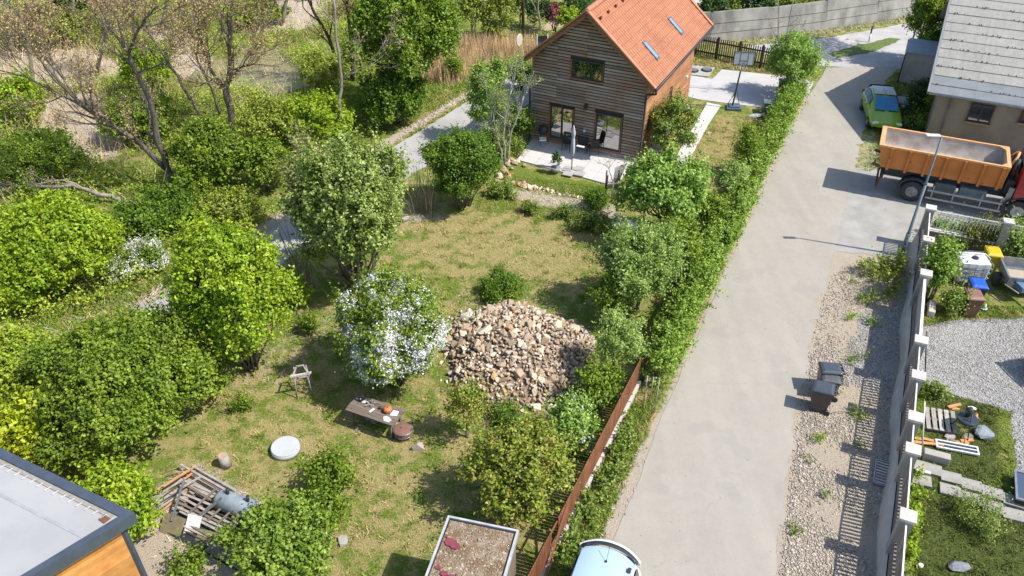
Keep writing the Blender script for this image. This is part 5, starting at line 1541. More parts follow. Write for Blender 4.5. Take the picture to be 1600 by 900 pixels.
mb.add(lo + hi, [(i, i + 1, n + i + 1, n + i) for i in range(n - 1)], 0, True); o = mb.build('rear_trim', m_dark, WC); s_ = o.modifiers.new('s', 'SOLIDIFY'); s_.thickness = .012
mb = MB(); mb.box((-.60, .62, 1.60), (.09, .14, .06)); mb.build('rail_mount', m_dark, WC, bevel=.01)

# ------------------------------------------------------------------ street furniture
LB_ = G(1408, 399)
LMP = thing('street_lamp', 'tall slim blue-grey street lamp beside the truck and concrete wall', 'street lamp', (LB_.x, LB_.y, 0), 0)
m_lamp = mat('lamp_post_paint', (0.19, 0.23, 0.25), (0.13, 0.165, 0.18), 3, .4, metal=.3)
mb = MB(); mb.tube([(0, 0, 0), (0, 0, 1.1)], .085, 12); mb.tube([(0, 0, 1.1), (0, 0, 1.14), (0, 0, 3.4)], [.085, .06, .055], 12); mb.tube([(0, 0, 3.4), (0, 0, 3.46), (0, 0, 5.42)], [.065, .045, .035], 12)
mb.build('pole', m_lamp, LMP)
mb = MB(); mb.tube([(0, 0, 5.40), (-.10, .0, 5.47), (-.2, .01, 5.47)], .03, 8); mb.build('arm', m_lamp, LMP)
mb = MB(); mb.box((-.34, .02, 5.50), (.52, .18, .06), rz=-.08); mb.build('lamp_head', m_white, LMP, bevel=.02)
mb = MB(); mb.box((-.34, .02, 5.462), (.40, .13, .015), rz=-.08); mb.build('lens', mat('lens', (0.5, 0.5, 0.48), rough=.2), LMP)

# basketball stand
q = G(1146, 170)
BBS = thing('basketball_stand', 'portable basketball stand with a pale grey backboard on the house driveway', 'basketball stand', (q.x, q.y, 0), RD(-8))
mb = MB(); mb.prism([(-.42, -.35), (.42, -.35), (.36, .45), (-.36, .45)], 0, .16); mb.prism([(-.3, -.25), (.3, -.25), (.26, .3), (-.26, .3)], .16, .24); mb.build('base', mat('stand_base_blue', (0.10, 0.15, 0.20), (0.08, .11, .15), 4, .5), BBS, bevel=.03)
mb = MB(); mb.tube([(-.1, -.1, .2), (.05, -.05, 2.75)], .045, 8); mb.build('pole', m_dark, BBS)
mb = MB(); mb.tube([(-.33, .2, .2), (-.02, -.07, 1.1)], .018, 6); mb.tube([(.3, .2, .2), (.02, -.07, 1.1)], .018, 6); mb.build('strut', m_dark, BBS)
mb = MB(); mb.box((.09, -.14, 3.0), (1.12, .03, .76)); BO = mb.build('backboard', mat('board_grey', (0.50, 0.54, 0.56), (0.44, .48, .50), 3, .3), BBS)
mb = MB()
for a, b in (((-.48, -.17, 2.61), (.66, -.15, 2.65)), ((-.48, -.17, 3.35), (.66, -.15, 3.385)), ((-.48, -.17, 2.65), (-.44, -.15, 3.35)), ((.62, -.17, 2.65), (.66, -.15, 3.35)), ((-.13, -.165, 2.65), (-.11, -.155, 3.35)), ((.29, -.165, 2.65), (.31, -.155, 3.35)), ((-.10, -.165, 2.86), (.28, -.155, 2.89))): mb.span(a, b)
mb.build('frame', m_dark, BO)
mb = MB(); mb.tube([(.09 + .22 * math.cos(k * .524), -.42 + .22 * math.sin(k * .524), 2.72) for k in range(13)], .012, 6); mb.beam((.09, -.16, 2.72), (.09, -.2, 2.72), .14, .03)
mb.build('rim', m_dark, BBS)
mb = MB()
for k in range(12):
    a = k * .524; mb.tube([(.09 + .22 * math.cos(a), -.42 + .22 * math.sin(a), 2.72), (.09 + .12 * math.cos(a + .3), -.42 + .12 * math.sin(a + .3), 2.36)], .006, 4)
mb.build('net', m_white, BBS)

# wheelie bins
def wheelie(name, label, x, y, rz, body, lidm, group, s=1.0, h=1.0):
    T = thing(name, label, 'wheelie bin', (x, y, 0), rz, group)
    w0, d0, w1, d1 = .22 * s, .25 * s, .28 * s, .34 * s
    mb = MB()
    ring = lambda w, d, z, o=0: [(-w, -d + o, z), (w, -d + o, z), (w, d + o, z), (-w, d + o, z)]
    a, b, c = ring(w0, d0, .05), ring(w1 * .97, d1 * .95, .86 * h), ring(w1, d1, .90 * h)
    mb.add(a + b, [(3, 2, 1, 0), (0, 1, 5, 4), (1, 2, 6, 5), (2, 3, 7, 6), (3, 0, 4, 7)])
    mb.add(ring(w1 * 1.04, d1 * 1.02, .85 * h) + ring(w1 * 1.04, d1 * 1.02, .90 * h), [(3, 2, 1, 0), (4, 5, 6, 7), (0, 1, 5, 4), (1, 2, 6, 5), (2, 3, 7, 6), (3, 0, 4, 7)])
    mb.build('body', body, T, bevel=.015)
    mb = MB(); L0 = ring(w1 * 1.08, d1 * 1.06, .905 * h); L1 = ring(w1 * 1.0, d1 * .95, .96 * h); L2 = ring(w1 * .72, d1 * .68, 1.0 * h)
    mb.add(L0 + L1 + L2, [(3, 2, 1, 0), (0, 1, 5, 4), (1, 2, 6, 5), (2, 3, 7, 6), (3, 0, 4, 7), (4, 5, 9, 8), (5, 6, 10, 9), (6, 7, 11, 10), (7, 4, 8, 11), (8, 9, 10, 11)])
    lo = mb.build('lid', lidm, T, bevel=.02)
    mb = MB(); mb.tube([(-w1 * .9, d1 + .06, .93 * h), (w1 * .9, d1 + .06, .93 * h)], .018, 8)
    for sx in (-.8, -.2, .2, .8): mb.box((w1 * sx, d1 + .03, .92 * h), (.04, .09, .05))
    mb.build('handle', body, T)
    for sx in (-1, 1):
        mb = MB(); mb.tube([(sx * (w0 + .02), d0 + .03, .10), (sx * (w0 + .07), d0 + .03, .10)], .10, 16); mb.build('wheel', m_tyre, T)
    return T
m_bing = mat('bin_grey_brown', (0.085, 0.075, 0.062), (0.06, 0.054, 0.048), 3, .5)
m_lidg = mat('lid_slate', (0.07, 0.085, 0.105), (0.055, 0.066, 0.082), 3, .28)
m_bingrn = mat('bin_grey', (0.10, 0.105, 0.11), (0.075, .08, .085), 3, .5)
# local y points to the handle; handles face the wall (right)
ha = math.atan2(WALL_D.y, WALL_D.x)
hz = RD(-98)
def bin_at(px, py, z=1.0): return G(px, py, z)
q = bin_at(1288, 603); wheelie('wheelie_bin', 'dark wheelie bin with slate lid standing nearest the road, front of the three', q.x, q.y, RD(-112), m_bing, m_lidg, 'bins on the gravel verge', 1.0, 1.0)
q = bin_at(1299, 589, .85); wheelie('wheelie_bin', 'low grey wheelie bin squeezed between two darker bins', q.x, q.y, RD(-105), m_bingrn, m_bingrn, 'bins on the gravel verge', .9, .88)
q = bin_at(1299, 573); wheelie('wheelie_bin', 'black wheelie bin with a shiny blue-grey lid at the back of the three', q.x, q.y, RD(-97), m_black, m_lidg, 'bins on the gravel verge')

# yard on the right: tank, bins, trailer
q = G(1514, 446)
IB = thing('water_tank', 'white caged plastic water tank on a black pallet', 'water tank', (q.x, q.y + .35, 0), RD(-6))
m_ibc = mat('tank_white', (0.66, 0.67, 0.68), (0.58, 0.59, 0.60), 2, .4)
mb = MB(); mb.span((-.56, -.42, .16), (.56, .5, 1.08)); mb.build('tank', m_ibc, IB, bevel=.07)
mb = MB()
for z_ in (.2, .42, .64, .86, 1.06):
    for p, q2 in (((-.6, -.46), (.6, -.46)), ((.6, -.46), (.6, .54)), ((.6, .54), (-.6, .54)), ((-.6, .54), (-.6, -.46))): mb.tube([(*p, z_), (*q2, z_)], .012, 5)
for k in range(5):
    x = -.6 + k * .3; mb.tube([(x, -.462, .14), (x, -.462, 1.08)], .012, 5); mb.tube([(x, .542, .14), (x, .542, 1.08)], .012, 5)
    y = -.46 + k * .25; mb.tube([(-.602, y, .14), (-.602, y, 1.08)], .012, 5); mb.tube([(.602, y, .14), (.602, y, 1.08)], .012, 5)
mb.build('cage', mat('cage_steel', (0.25, 0.26, 0.27), (0.2, .2, .21), 4, .4, metal=.6), IB)
mb = MB(); mb.cyl((0.05, 0, 1.08), .12, .05, 18); mb.build('filler_cap', m_black, IB)
mb = MB(); mb.tube([(-.3 + .2 * math.cos(a), .22 + .09 * math.sin(a), 1.11) for a in [k * .5 for k in range(13)]], .016, 6); mb.tube([(.1, .22, 1.12), (.5, .25, 1.15), (.7, .15, 1.0), (.66, .1, .6)], .018, 6); mb.build('hose', m_white, IB)
mb = MB(); mb.span((-.6, -.48, .0), (.6, .54, .14)); mb.build('pallet', m_black, IB)
m_yel = mat('bin_yellow', (0.62, 0.47, 0.02), (0.55, .40, .02), 3, .4); m_blue = mat('lid_blue', (0.02, 0.11, 0.62), (0.02, .09, .5), 2, .3); m_brn = mat('bin_brown', (0.15, 0.07, 0.04), (0.12, .055, .035), 3, .5); m_brl = mat('lid_brown', (0.26, 0.135, 0.10), (0.22, .11, .085), 3, .5)
q = G(1554, 391, 1.0); wheelie('wheelie_bin', 'bright yellow wheelie bin behind the white water tank', q.x, q.y, RD(-14), m_yel, m_yel, 'bins in the gravel yard')
q = G(1530, 440, 1.0); wheelie('wheelie_bin', 'dark wheelie bin with a bright blue lid in front of the white tank', q.x, q.y, RD(-12), m_black, m_blue, 'bins in the gravel yard')
q = G(1524, 458, 1.0); wheelie('wheelie_bin', 'brown wheelie bin with a faded lid in the gravel yard', q.x, q.y, RD(-8), m_brn, m_brl, 'bins in the gravel yard')
q = G(1537, 485); BG = thing('plastic_bag', 'crumpled green and white plastic bag beside the brown bin', 'bag', tuple(q))
me = rock_mesh('bag', mat('bag_green', (0.10, 0.42, 0.22), (0.55, 0.6, 0.58), 6, .5, stops=(.45, .55)), 5, .6); o = link('bag_body', me, BG); o.scale = (.16, .14, .12); o.location = (0, 0, .07)
mb = MB(); mb.tube([(0, 0, .1), (.02, .05, .28)], [.06, .02], 6); mb.build('knot', m_white, BG)
q = G(1612, 462)
TL = thing('car_trailer', 'open galvanised car trailer loaded with tools and boards', 'trailer', (q.x, q.y, 0), RD(-13))
mb = MB(); LX0, LX1, LY0, LY1 = -1.15, 1.4, -.25, 1.25
z0, z1 = .45, .85
mb.span((LX0, LY0, z0), (LX1, LY1, z0 + .03))
mb.span((LX0, LY0, z0 + .03), (LX0 + .03, LY1, z1)); mb.span((LX1 - .03, LY0, z0 + .03), (LX1, LY1, z1)); mb.span((LX0 + .03, LY0, z0 + .03), (LX1 - .03, LY0 + .03, z1)); mb.span((LX0 + .03, LY1 - .03, z0 + .03), (LX1 - .03, LY1, z1))
mb.build('body', m_galv, TL)
mb = MB(); mb.span((LX0 - .02, LY0 - .03, z1), (LX1 + .02, LY0 + .04, z1 + .04)); mb.span((LX0 - .02, LY1 - .04, z1), (LX1 + .02, LY1 + .03, z1 + .04)); mb.span((LX0 - .03, LY0 + .04, z1), (LX0 + .04, LY1 - .04, z1 + .04)); mb.span((LX0 + .1, LY0 - .06, .6), (LX1, LY0 - .02, .66))
mb.build('rim', m_galv, TL)
mb = MB(); mb.span((LX0 + .06, LY0 + .06, z0 + .04), (-.1, LY1 - .3, z0 + .07)); mb.build('floor_board', mat('ply', (0.46, 0.38, 0.28), (0.38, .31, .23), 3, .8), TL)
mb = MB(); mb.beam((-.55, -.15, .48), (-.25, -.95, .38), .06, .06); mb.beam((.35, -.15, .48), (-.2, -.95, .38), .06, .06); mb.tube([(-.22, -.9, .4), (-.22, -1.1, .4)], .04, 8); mb.build('drawbar', m_galv, TL)
mb = MB(); mb.tube([(-.22, -1.0, .42), (-.22, -1.0, .08)], .025, 8); mb.tube([(-.26, -1.0, .07), (-.18, -1.0, .07)], .07, 12); mb.build('jockey_wheel', m_dark, TL)
for x_ in (LX0 - .12, LX1 + .12):
    mb = MB(); mb.tube([(x_ - .08, .5, .28), (x_ + .08, .5, .28)], .28, 20); mb.build('wheel', m_tyre, TL)
def small(name, label, cat, px, py, z, fn, m, rz=0, group=None, dz=0):
    q = G(px, py, z); T = thing(name, label, cat, (q.x, q.y, z + dz), rz, group); mb = MB(); fn(mb); mb.build(name + '_body', m, T); return T
small('crowbar', 'dark crowbar lying in the galvanised trailer, the long straight one', 'tool', 1573, 446, .53, lambda b: b.tube([(-.1, .3, .02), (.1, -.35, .02)], .025, 6), m_dark)
small('tool_handle', 'curved black tool handle in the corner of the trailer', 'tool', 1569, 438, .53, lambda b: b.tube([(-.2, .1, .03), (0, .16, .05), (.14, .1, .03)], .03, 6), m_black)
small('timber_offcut', 'pale timber offcut on the trailer floor', 'board', 1581, 452, .53, lambda b: b.beam((-.12, .3, .02), (.1, -.3, .02), .05, .04), m_woodgrey)
q = G(1594, 452, .5); T = thing('toolbox', 'blue-grey crate inside the trailer at the picture edge', 'box', (q.x, q.y, .49), .1); MB().span((-.15, -.25, 0), (.3, .2, .25)).build('crate', mat('crate_blue', (0.12, 0.2, 0.3)), T, bevel=.02)
small('white_jug', 'small white jug behind the trailer rim', 'jug', 1572, 414, .0, lambda b: (b.lathe([(.1, 0), (.11, .2), (.05, .3), (.05, .34)], 12)), m_white)

# car just outside the right edge: its front and shadow reach in
car('parked_car', 'blue-grey car at the right picture edge on the gravel yard', 17.95, 20.4, RD(-78) , mat('paint_blue_grey', (0.10, 0.17, 0.22), (.09, .15, .2), 2, .3, coat=.8), plate=False)
# pallet, garden clutter
q = G(1466, 663)
PL = thing('pallet', 'grey wooden pallet leaning on the garden rubbish by the wall', 'pallet', (q.x, q.y, 0), RD(-14))
M_ = Matrix.Rotation(RD(12), 4, 'X')
def pm(mb): mb.v = [tuple(M_ @ Vector(v) + Vector((0, 0, .12))) for v in mb.v]; return mb
mb = MB()
for k in range(5): x0 = -.45 + k * .195; mb.span((x0, -.42, .10), (x0 + .13, .42, .125))
pm(mb).build('top_boards', m_woodgrey, PL)
mb = MB()
for y0 in (-.42, -.04, .34): mb.span((-.45, y0, .0), (.46, y0 + .08, .098))
pm(mb).build('bearers', m_woodold, PL)
q = G(1502, 676)
BQ = thing('fire_bowl', 'dark steel kettle bowl on a tripod stand among the garden rubbish', 'fire bowl', (q.x, q.y, 0))
mb = MB(); mb.lathe([(.04, .42), (.18, .44), (.27, .52), (.31, .64), (.30, .66)], 24); mb.build('bowl', mat('bowl_slate', (0.045, 0.065, 0.085), (0.03, .04, .05), 3, .35), BQ)
mb = MB(); mb.lathe([(.10, .72), (.12, .78), (.11, .92), (.06, 1.0)], 16, c=(0.03, .1, 0)); mb.build('chimney', m_dark, BQ)
for k in range(3):
    a = k * 2.1 + .5; mb = MB(); mb.tube([(.1 * math.cos(a), .1 * math.sin(a), .9), (.42 * math.cos(a), .42 * math.sin(a), 0)], .018, 6); mb.build('leg', m_dark, BQ)
q = G(1534, 664); q = G(1535, 680); T = thing('sack', 'crumpled grey plastic sack lying right of the fire bowl', 'sack', tuple(q), .6)
o = link('sack_body', rock_mesh('sack', mat('sack_grey', (0.30, 0.34, 0.38), (0.2, .23, .26), 4, .5, bmp=.8), 9, .5, 26), T); o.scale = (.36, .50, .36); o.location = (0, 0, .12)
for i, (px, py, L_, a_) in enumerate(((1447, 688, .7, -12), (1462, 692, .8, -20), (1449, 696, .9, -8), (1492, 691, .5, -14), (1510, 690, .42, 4), (1490, 637, .5, 16))):
    q = G(px, py); T = thing('firewood_board', 'short fresh orange board on the ground by the grey pallet', 'board', (q.x, q.y, .01 + .035 * (i % 3)), RD(a_), 'orange boards by the pallet')
    MB().span((-L_ / 2, -.055, 0), (L_ / 2, .055, .03)).build('plank', m_woodor, T)
for px, py, sx, sy, sz, m_, lb in ((1509, 690, .24, .16, .10, m_woodor, 'crumpled orange cloth right of the old window frame'), (1487, 690, .16, .12, .08, m_concd, 'dark clod between pallet and window frame'), (1492, 640, .22, .12, .08, m_woodor, 'orange scrap heap behind the pallet'), (1518, 640, .2, .14, .12, m_white, 'white scrap lump behind the fire bowl'), (1526, 652, .22, .10, .08, m_woodor, 'orange splinters between fire bowl and sack'), (1483, 682, .28, .22, .10, m_conc, 'grey cement lump at the pallet corner'), (1512, 684, .3, .22, .10, m_concd, 'grey damp sacking under the fire bowl')):
    q = G(px, py); T = thing('garden_scrap', lb, 'scrap', tuple(q), R.uniform(0, 3)); o = link('lump', rock_mesh('scrap', m_, R.randint(1, 999), .5, 22), T); o.scale = (sx, sy, sz); o.location = (0, 0, sz * .5)
q = G(1494, 702); T = thing('window_frame', 'old white and dark window frame lying on the garden clutter', 'window frame', (q.x, q.y, .06), RD(-16))
mb = MB()
for a, b in (((-.62, -.18, 0), (.62, -.13, .06)), ((-.62, .13, 0), (.62, .18, .06)), ((-.62, -.13, 0), (-.57, .13, .06)), ((.57, -.13, 0), (.62, .13, .06)), ((-.57, -.01, .005), (.57, .03, .055))): mb.span(a, b)
mb.build('frame', m_white, T); MB().span((-.57, -.13, .01), (.57, .13, .02)).build('pane', m_glass, T)
q = G(1448, 716); T = thing('stone_bench', 'short concrete step block at the wall foot above the slabs', 'block', (q.x, q.y, 0), ang2)
MB().span((-.15, -.12, 0), (.6, .14, .3)).build('block', m_conc, T, bevel=.02)
# stepping slabs
sl = [(1447, 733), (1485, 748), (1517, 760), (1549, 772), (1583, 785), (1438, 752), (1484, 768), (1517, 781), (1549, 793), (1582, 806)]
m_slab = mat('slab_grey', (0.36, 0.34, 0.31), (0.27, .255, .235), 2, .9, bmp=.3)
for i, (px, py) in enumerate(sl):
    q = G(px, py); T = thing('paving_slab', 'square grey slab of the two-row garden path by the wall', 'paving slab', (q.x, q.y, 0), ang2 + RD(R.uniform(-3, 3)), 'slabs of the garden path')
    w_ = .29 if i not in (0,) else .42
    MB().span((-w_, -.215, 0), (w_, .215, .085 + R.uniform(0, .012))).build('slab', m_slab, T, bevel=.012)
q = G(1440, 741); T = thing('pale_block', 'bright white block resting on the first garden slab', 'block', (q.x, q.y, .06), ang2); MB().span((-.22, -.06, 0), (.22, .06, .1)).build('block', m_capw, T)
q = G(1606, 775); T = thing('glazed_box', 'silver-edged dark glazed lid at the right edge of the garden', 'cold frame', (q.x, q.y, 0), ang)
mb = MB(); mb.span((-.55, -.4, 0), (.55, .35, .3)); mb.build('box', m_dark, T)
mb = MB()
for a, b in (((-.6, -.45, .3), (.6, -.39, .35)), ((-.6, .35, .3), (.6, .41, .35)), ((-.6, -.39, .3), (-.54, .35, .35)), ((.54, -.39, .3), (.6, .35, .35))): mb.span(a, b)
mb.build('rim', m_galv, T); MB().span((-.54, -.39, .31), (.54, .35, .325)).build('pane', m_glass, T)
q = G(1497, 887); T = thing('boulder', 'smooth blue-grey boulder in the dark grass of the right garden', 'boulder', tuple(q)); o = link('stone', rock_mesh('boulder', mat('stone_bluegrey', (0.24, 0.26, 0.28), (0.17, .18, .2), 4, .85, bmp=.4), 21, .4, 40), T); o.scale = (.37, .28, .3); o.location = (0, 0, .06)
q = G(1437, 887); T = thing('white_cup', 'small white cup dropped in the grass at the wall foot', 'cup', tuple(q)); MB().lathe([(.05, 0), (.065, .13), (.06, .13)], 12).build('cup', m_white, T)
q = G(1441, 640, 0); T = thing('leaning_pole', 'thin dark pole leaning on the second pillar from inside the yard', 'pole', tuple(G(1445, 593))); MB().tube([(0, 0, 0), (-.22, .55, 1.7)], .02, 6).build('pole', m_dark, T)
T = thing('leaning_pole', 'pale thin pole leaning on the wall pillar above the pallet', 'pole', tuple(G(1441, 703))); MB().tube([(0, 0, 0), (-.2, .5, 1.6)], .022, 6).build('pole', m_white, T)
T = thing('stone_block', 'pale cut stone block at the inner foot of the wall near the brown bin', 'block', tuple(G(1453, 489)), ang); MB().span((-.45, -.12, 0), (.35, .12, .32)).build('block', m_capw, T, bevel=.03)

# ------------------------------------------------------------------ patio things
q = G(893, 268)
PS = thing('parasol', 'closed pale grey parasol standing on the patio slabs', 'parasol', (q.x, q.y, .07), 0)
mb = MB(); mb.tube([(0, 0, 0), (0, 0, 2.35)], .025, 8); mb.build('pole', m_dark, PS)
mb = MB(); prof = [(.05, .75), (.11, .95), (.13, 1.2), (.10, 1.7), (.075, 1.75), (.11, 1.85), (.13, 2.0), (.05, 2.32), (.02, 2.4)]
b0 = len(mb.v); prof = [(r_ * .75, z_) for r_, z_ in prof]; mb.lathe(prof, 16)
mb.v = [(v[0] * (1 + .22 * math.cos(5 * math.atan2(v[1], v[0]))), v[1] * (1 + .22 * math.cos(5 * math.atan2(v[1], v[0]))), v[2]) for v in mb.v]
mb.build('canopy', mat('canvas_grey', (0.45, 0.47, 0.54), (0.36, .38, .45), 5, .8), PS)
for i, (dx, dy) in enumerate(((-.30, .0), (.30, .0), (-.3, -.55), (.3, -.55))):
    T = thing('parasol_weight', ['left square slab nearest the house at the parasol foot', 'right square slab nearest the house at the parasol foot', 'left square slab nearest the lawn at the parasol foot', 'right square slab nearest the lawn at the parasol foot'][i], 'slab', (q.x + dx * .95 + .1, q.y + dy * .9 + .1, .07), -HA + RD(2), 'slabs round the parasol foot')
    MB().span((-.24, -.24, 0), (.24, .24, .05)).build('slab', mat('weight_slab', (0.42, .40, .385), (0.36, .34, .33), 3, .9), T)
q = G(868, 271); PT = thing('potted_shrub', 'small dark evergreen in a pale bowl at the patio edge', 'potted plant', (q.x, q.y, .07))
mb = MB(); mb.lathe([(.14, 0), (.2, .1), (.26, .28), (.24, .28)], 18); mb.build('pot', mat('pot_grey', (0.30, .33, .32), (0.24, .26, .26), 4, .7), PT)
lob = [(np.array([0, 0, .55]), np.array([.22, .22, .3])), (np.array([0, 0, .85]), np.array([.12, .12, .25]))]
m_conif = leafmat('needles_dark', (0.03, 0.07, 0.02), (0.06, 0.12, 0.03), None, .1)
C, Nn = crown(lob, 900, .06, 6, .5); V, F = kites(C, Nn, .08, .04); link('foliage', fast_mesh('foliage', V, F, m_conif), PT)
def chair(px, py, rz, label):
    q = G(px, py); T = thing('garden_chair', label, 'chair', (q.x, q.y, .07), rz, 'chairs on the patio')
    for sx in (-1, 1):
        for sy in (-1, 1): MB().tube([(sx * .24, sy * .24, 0), (sx * .22, sy * .2, .44)], .014, 6).build('leg', m_dark, T)
    MB().span((-.24, -.24, .42), (.24, .24, .45)).build('seat', m_dark, T)
    MB().add([(-.23, .22, .45), (.23, .22, .45), (.21, .34, .95), (-.21, .34, .95)], [(0, 1, 2, 3), (3, 2, 1, 0)]).build('backrest', m_dark, T)
    for sx in (-1, 1): MB().tube([(sx * .26, -.22, .44), (sx * .26, -.2, .66), (sx * .25, .28, .68)], .014, 6).build('armrest', m_dark, T)
chair(887, 236, RD(150), 'black garden chair left of the closed parasol')
chair(910, 238, RD(170), 'black garden chair at the table right of the closed parasol')
chair(926, 243, RD(190), 'black garden chair furthest right on the patio')
q = G(903, 229); GT = thing('garden_table', 'dark garden table against the timber wall', 'table', (q.x, q.y, .07), -HA)
MB().span((-.7, -.38, .70), (.7, .38, .74)).build('tabletop', m_dark, GT)
for sx in (-1, 1):
    for sy in (-1, 1): MB().tube([(sx * .62, sy * .3, 0), (sx * .62, sy * .3, .7)], .02, 6).build('leg', m_dark, GT)
q = G(907, 229, .82); T = thing('table_tray', 'white tray lying on the dark garden table', 'tray', (q.x, q.y, .815), -HA); MB().span((-.2, -.08, 0), (.2, .08, .03)).build('tray', m_white, T)
q = G(848, 226); GRL = thing('kettle_grill', 'black kettle grill on thin legs at the left end of the patio', 'grill', (q.x, q.y, .07))
mb = MB(); mb.lathe([(.05, .55), (.22, .62), (.28, .76), (.27, .9), (.16, 1.0), (.04, 1.04)], 20); mb.build('bowl', m_black, GRL)
for k in range(3):
    a = k * 2.09; MB().tube([(.16 * math.cos(a), .16 * math.sin(a), .62), (.3 * math.cos(a), .3 * math.sin(a), 0)], .015, 6).build('leg', m_dark, GRL)
MB().span((-.2, -.75, .5), (.15, -.35, .54)).build('side_shelf', m_white, GRL)
for k, (px, py) in enumerate(((946, 318), (955, 316), (961, 319), (951, 309))):
    pass
q = G(955, 316); ST = thing('staked_tree', 'young bare tree held by wooden stakes at the patio corner', 'tree', (q.x, q.y, 0))
segs_ = []; tips_ = []
grow(segs_, tips_, Vector((0, 0, 1.1)), Vector((-.15, .1, 1)), .6, .03, 2, .6, .1)
mb = MB(); mb.tube([(0, 0, 0), (.02, 0, 1.1)], [.035, .028], 7)
for p_, r_ in segs_: mb.tube(p_, [max(x_, .008) for x_ in r_], 5)
mb.build('trunk', m_barkl, ST)
for dx, dy in ((-.28, -.18), (.28, -.18), (.28, .28), (-.28, .28)):
    MB().tube([(dx, dy, 0), (dx, dy, 1.5)], .035, 6).build('stake', m_barkd, ST)
mb = MB(); mb.beam((-.28, -.2, 1.05), (.28, -.2, 1.12), .03, .06); mb.build('crossbar', m_woodgrey, ST)
mb = MB()
for k in range(12): mb.beam((.02 + .02 * k, .1, .85), (.08 + .045 * k, .2, 1.7 + .02 * k), .02, .015)
mb.build('bamboo_screen', m_barkd, ST)

# manhole covers, water butt, sheet, driveway bins
for i, (px, py, lb) in enumerate(((1104, 111, 'round dark manhole cover on the concrete apron, the fully visible one'), (1083, 112, 'round dark manhole cover half hidden by the house corner'))):
    q = G(px, py); T = thing('manhole_cover', lb, 'manhole cover', (q.x, q.y, .05)); mb = MB(); mb.cyl((0, 0, 0), .33, .07, 24); mb.build('ring', m_dark, T); MB().cyl((0, 0, .07), .26, .02, 24).build('lid', mat('lid_mid', (0.16, .17, .18)), T)
q = G(1200, 176); T = thing('storage_box', 'blue-grey plastic storage box at the driveway edge', 'box', (q.x, q.y, 0), RD(-10)); MB().span((-.32, -.28, 0), (.32, .28, .62)).build('box', mat('box_bluegrey', (0.13, .17, .21), (0.10, .13, .165), 3, .5), T, bevel=.03); MB().span((-.34, -.3, .62), (.34, .3, .68)).build('lid', mat('box_lid', (0.16, .22, .25)), T)
q = G(1222, 150); wheelie('wheelie_bin', 'dark green wheelie bin under the tree at the driveway edge', q.x, q.y, RD(-100), mat('bin_green', (0.02, 0.07, 0.06), (0.02, .055, .05), 3, .5), mat('lid_green', (0.03, .12, .11), (0.025, .10, .09), 3, .4), 'bins at the driveway')
q = G(1182, 183); T = thing('plastic_sheet', 'crumpled pale plastic sheet on the lawn near the basketball stand', 'sheet', tuple(q), .1)
o = link('sheet', rock_mesh('sheet', mat('sheet_pale', (0.55, .57, .62), (0.40, .42, .48), 3, .4, bmp=.8), 14, .25, 40), T); o.scale = (.55, .28, .5); o.location = (0, 0, .08)
q = G(1110, 208); T = thing('flat_stone', 'pale flat stone half sunk in the narrow side lawn', 'stone', tuple(q)); o = link('stone', rock_mesh('fs', m_capw, 3, .2, 30), T); o.scale = (.3, .2, .25)

# ------------------------------------------------------------------ garden: table and what lies on it
q = G(586, 640, .75)
tbr = math.atan2((G(632, 640, .75) - G(560, 622, .75)).y, (G(628, 648, .75) - G(556, 624, .75)).x)
TB = thing('garden_table', 'weathered dark plank table under the blossoming bush', 'table', (q.x, q.y, 0), RD(-24))
tl, tw = .88, .39
for i in range(6):
    y0 = -tw + i * (2 * tw / 6)
mb = MB()
for i in range(6):
    y0 = -tw + i * (2 * tw / 6); mb.span((-tl + R.uniform(-.01, .01), y0 + .004, .71), (tl + R.uniform(-.01, .01), y0 + 2 * tw / 6 - .004, .75))
mb.build('tabletop', m_woodold, TB)
for sx in (-1, 1):
    for sy in (-1, 1): MB().span((sx * .7 - .04, sy * .28 - .04, 0), (sx * .7 + .04, sy * .28 + .04, .706)).build('leg', m_woodold, TB)
mb = MB(); mb.span((-.72, -.3, .6), (.72, -.26, .7)); mb.span((-.72, .26, .6), (.72, .3, .7)); mb.build('apron', m_woodold, TB)
def on_table(name, label, cat, px, py, z=.752, rz=0.0, group=None):
    a = G(px, py, z); return thing(name, label, cat, (a.x, a.y, z), rz, group)
T = on_table('pumpkin', 'small orange pumpkin on the weathered garden table', 'pumpkin', 606, 643)
mb = MB(); mb.lathe([(.03, 0), (.10, .02), (.14, .08), (.13, .15), (.06, .19), (.02, .18)], 24)
mb.v = [(v[0] * (1 + .06 * math.cos(8 * math.atan2(v[1], v[0]))), v[1] * (1 + .06 * math.cos(8 * math.atan2(v[1], v[0]))), v[2]) for v in mb.v]
mb.build('flesh', mat('pumpkin_orange', (0.62, 0.20, 0.07), (0.52, .15, .05), 3, .5), T); MB().tube([(0, 0, .18), (.02, .01, .23)], [.02, .012], 6).build('stalk', m_bark, T)
def sheet_(T, pts, m, t=.012): MB().prism(pts, 0, t).build('sheet', m, T)
T = on_table('white_cloth', 'white cloth spread right of the pumpkin on the old table', 'cloth', 616, 646); sheet_(T, [(-.13, -.09), (.1, -.12), (.14, .08), (-.04, .14)], m_white)
T = on_table('paper_sheet', 'crumpled white paper in front of the pumpkin', 'paper', 606, 655); sheet_(T, [(-.12, -.08), (.03, -.14), (.12, -.05), (.04, .06), (-.06, .12), (-.15, .09)], m_white, .02)
T = on_table('paper_sheet', 'small white paper strip in the middle of the old table', 'paper', 581, 641); sheet_(T, [(-.09, -.07), (-.03, -.1), (.1, .05), (.03, .09)], m_white)
T = on_table('white_rag', 'white rag beside the dark pot at the left of the old table', 'rag', 570, 629); o = link('rag', rock_mesh('rag', m_white, 4, .4, 24), T); o.scale = (.13, .10, .08); o.location = (0, 0, .03)
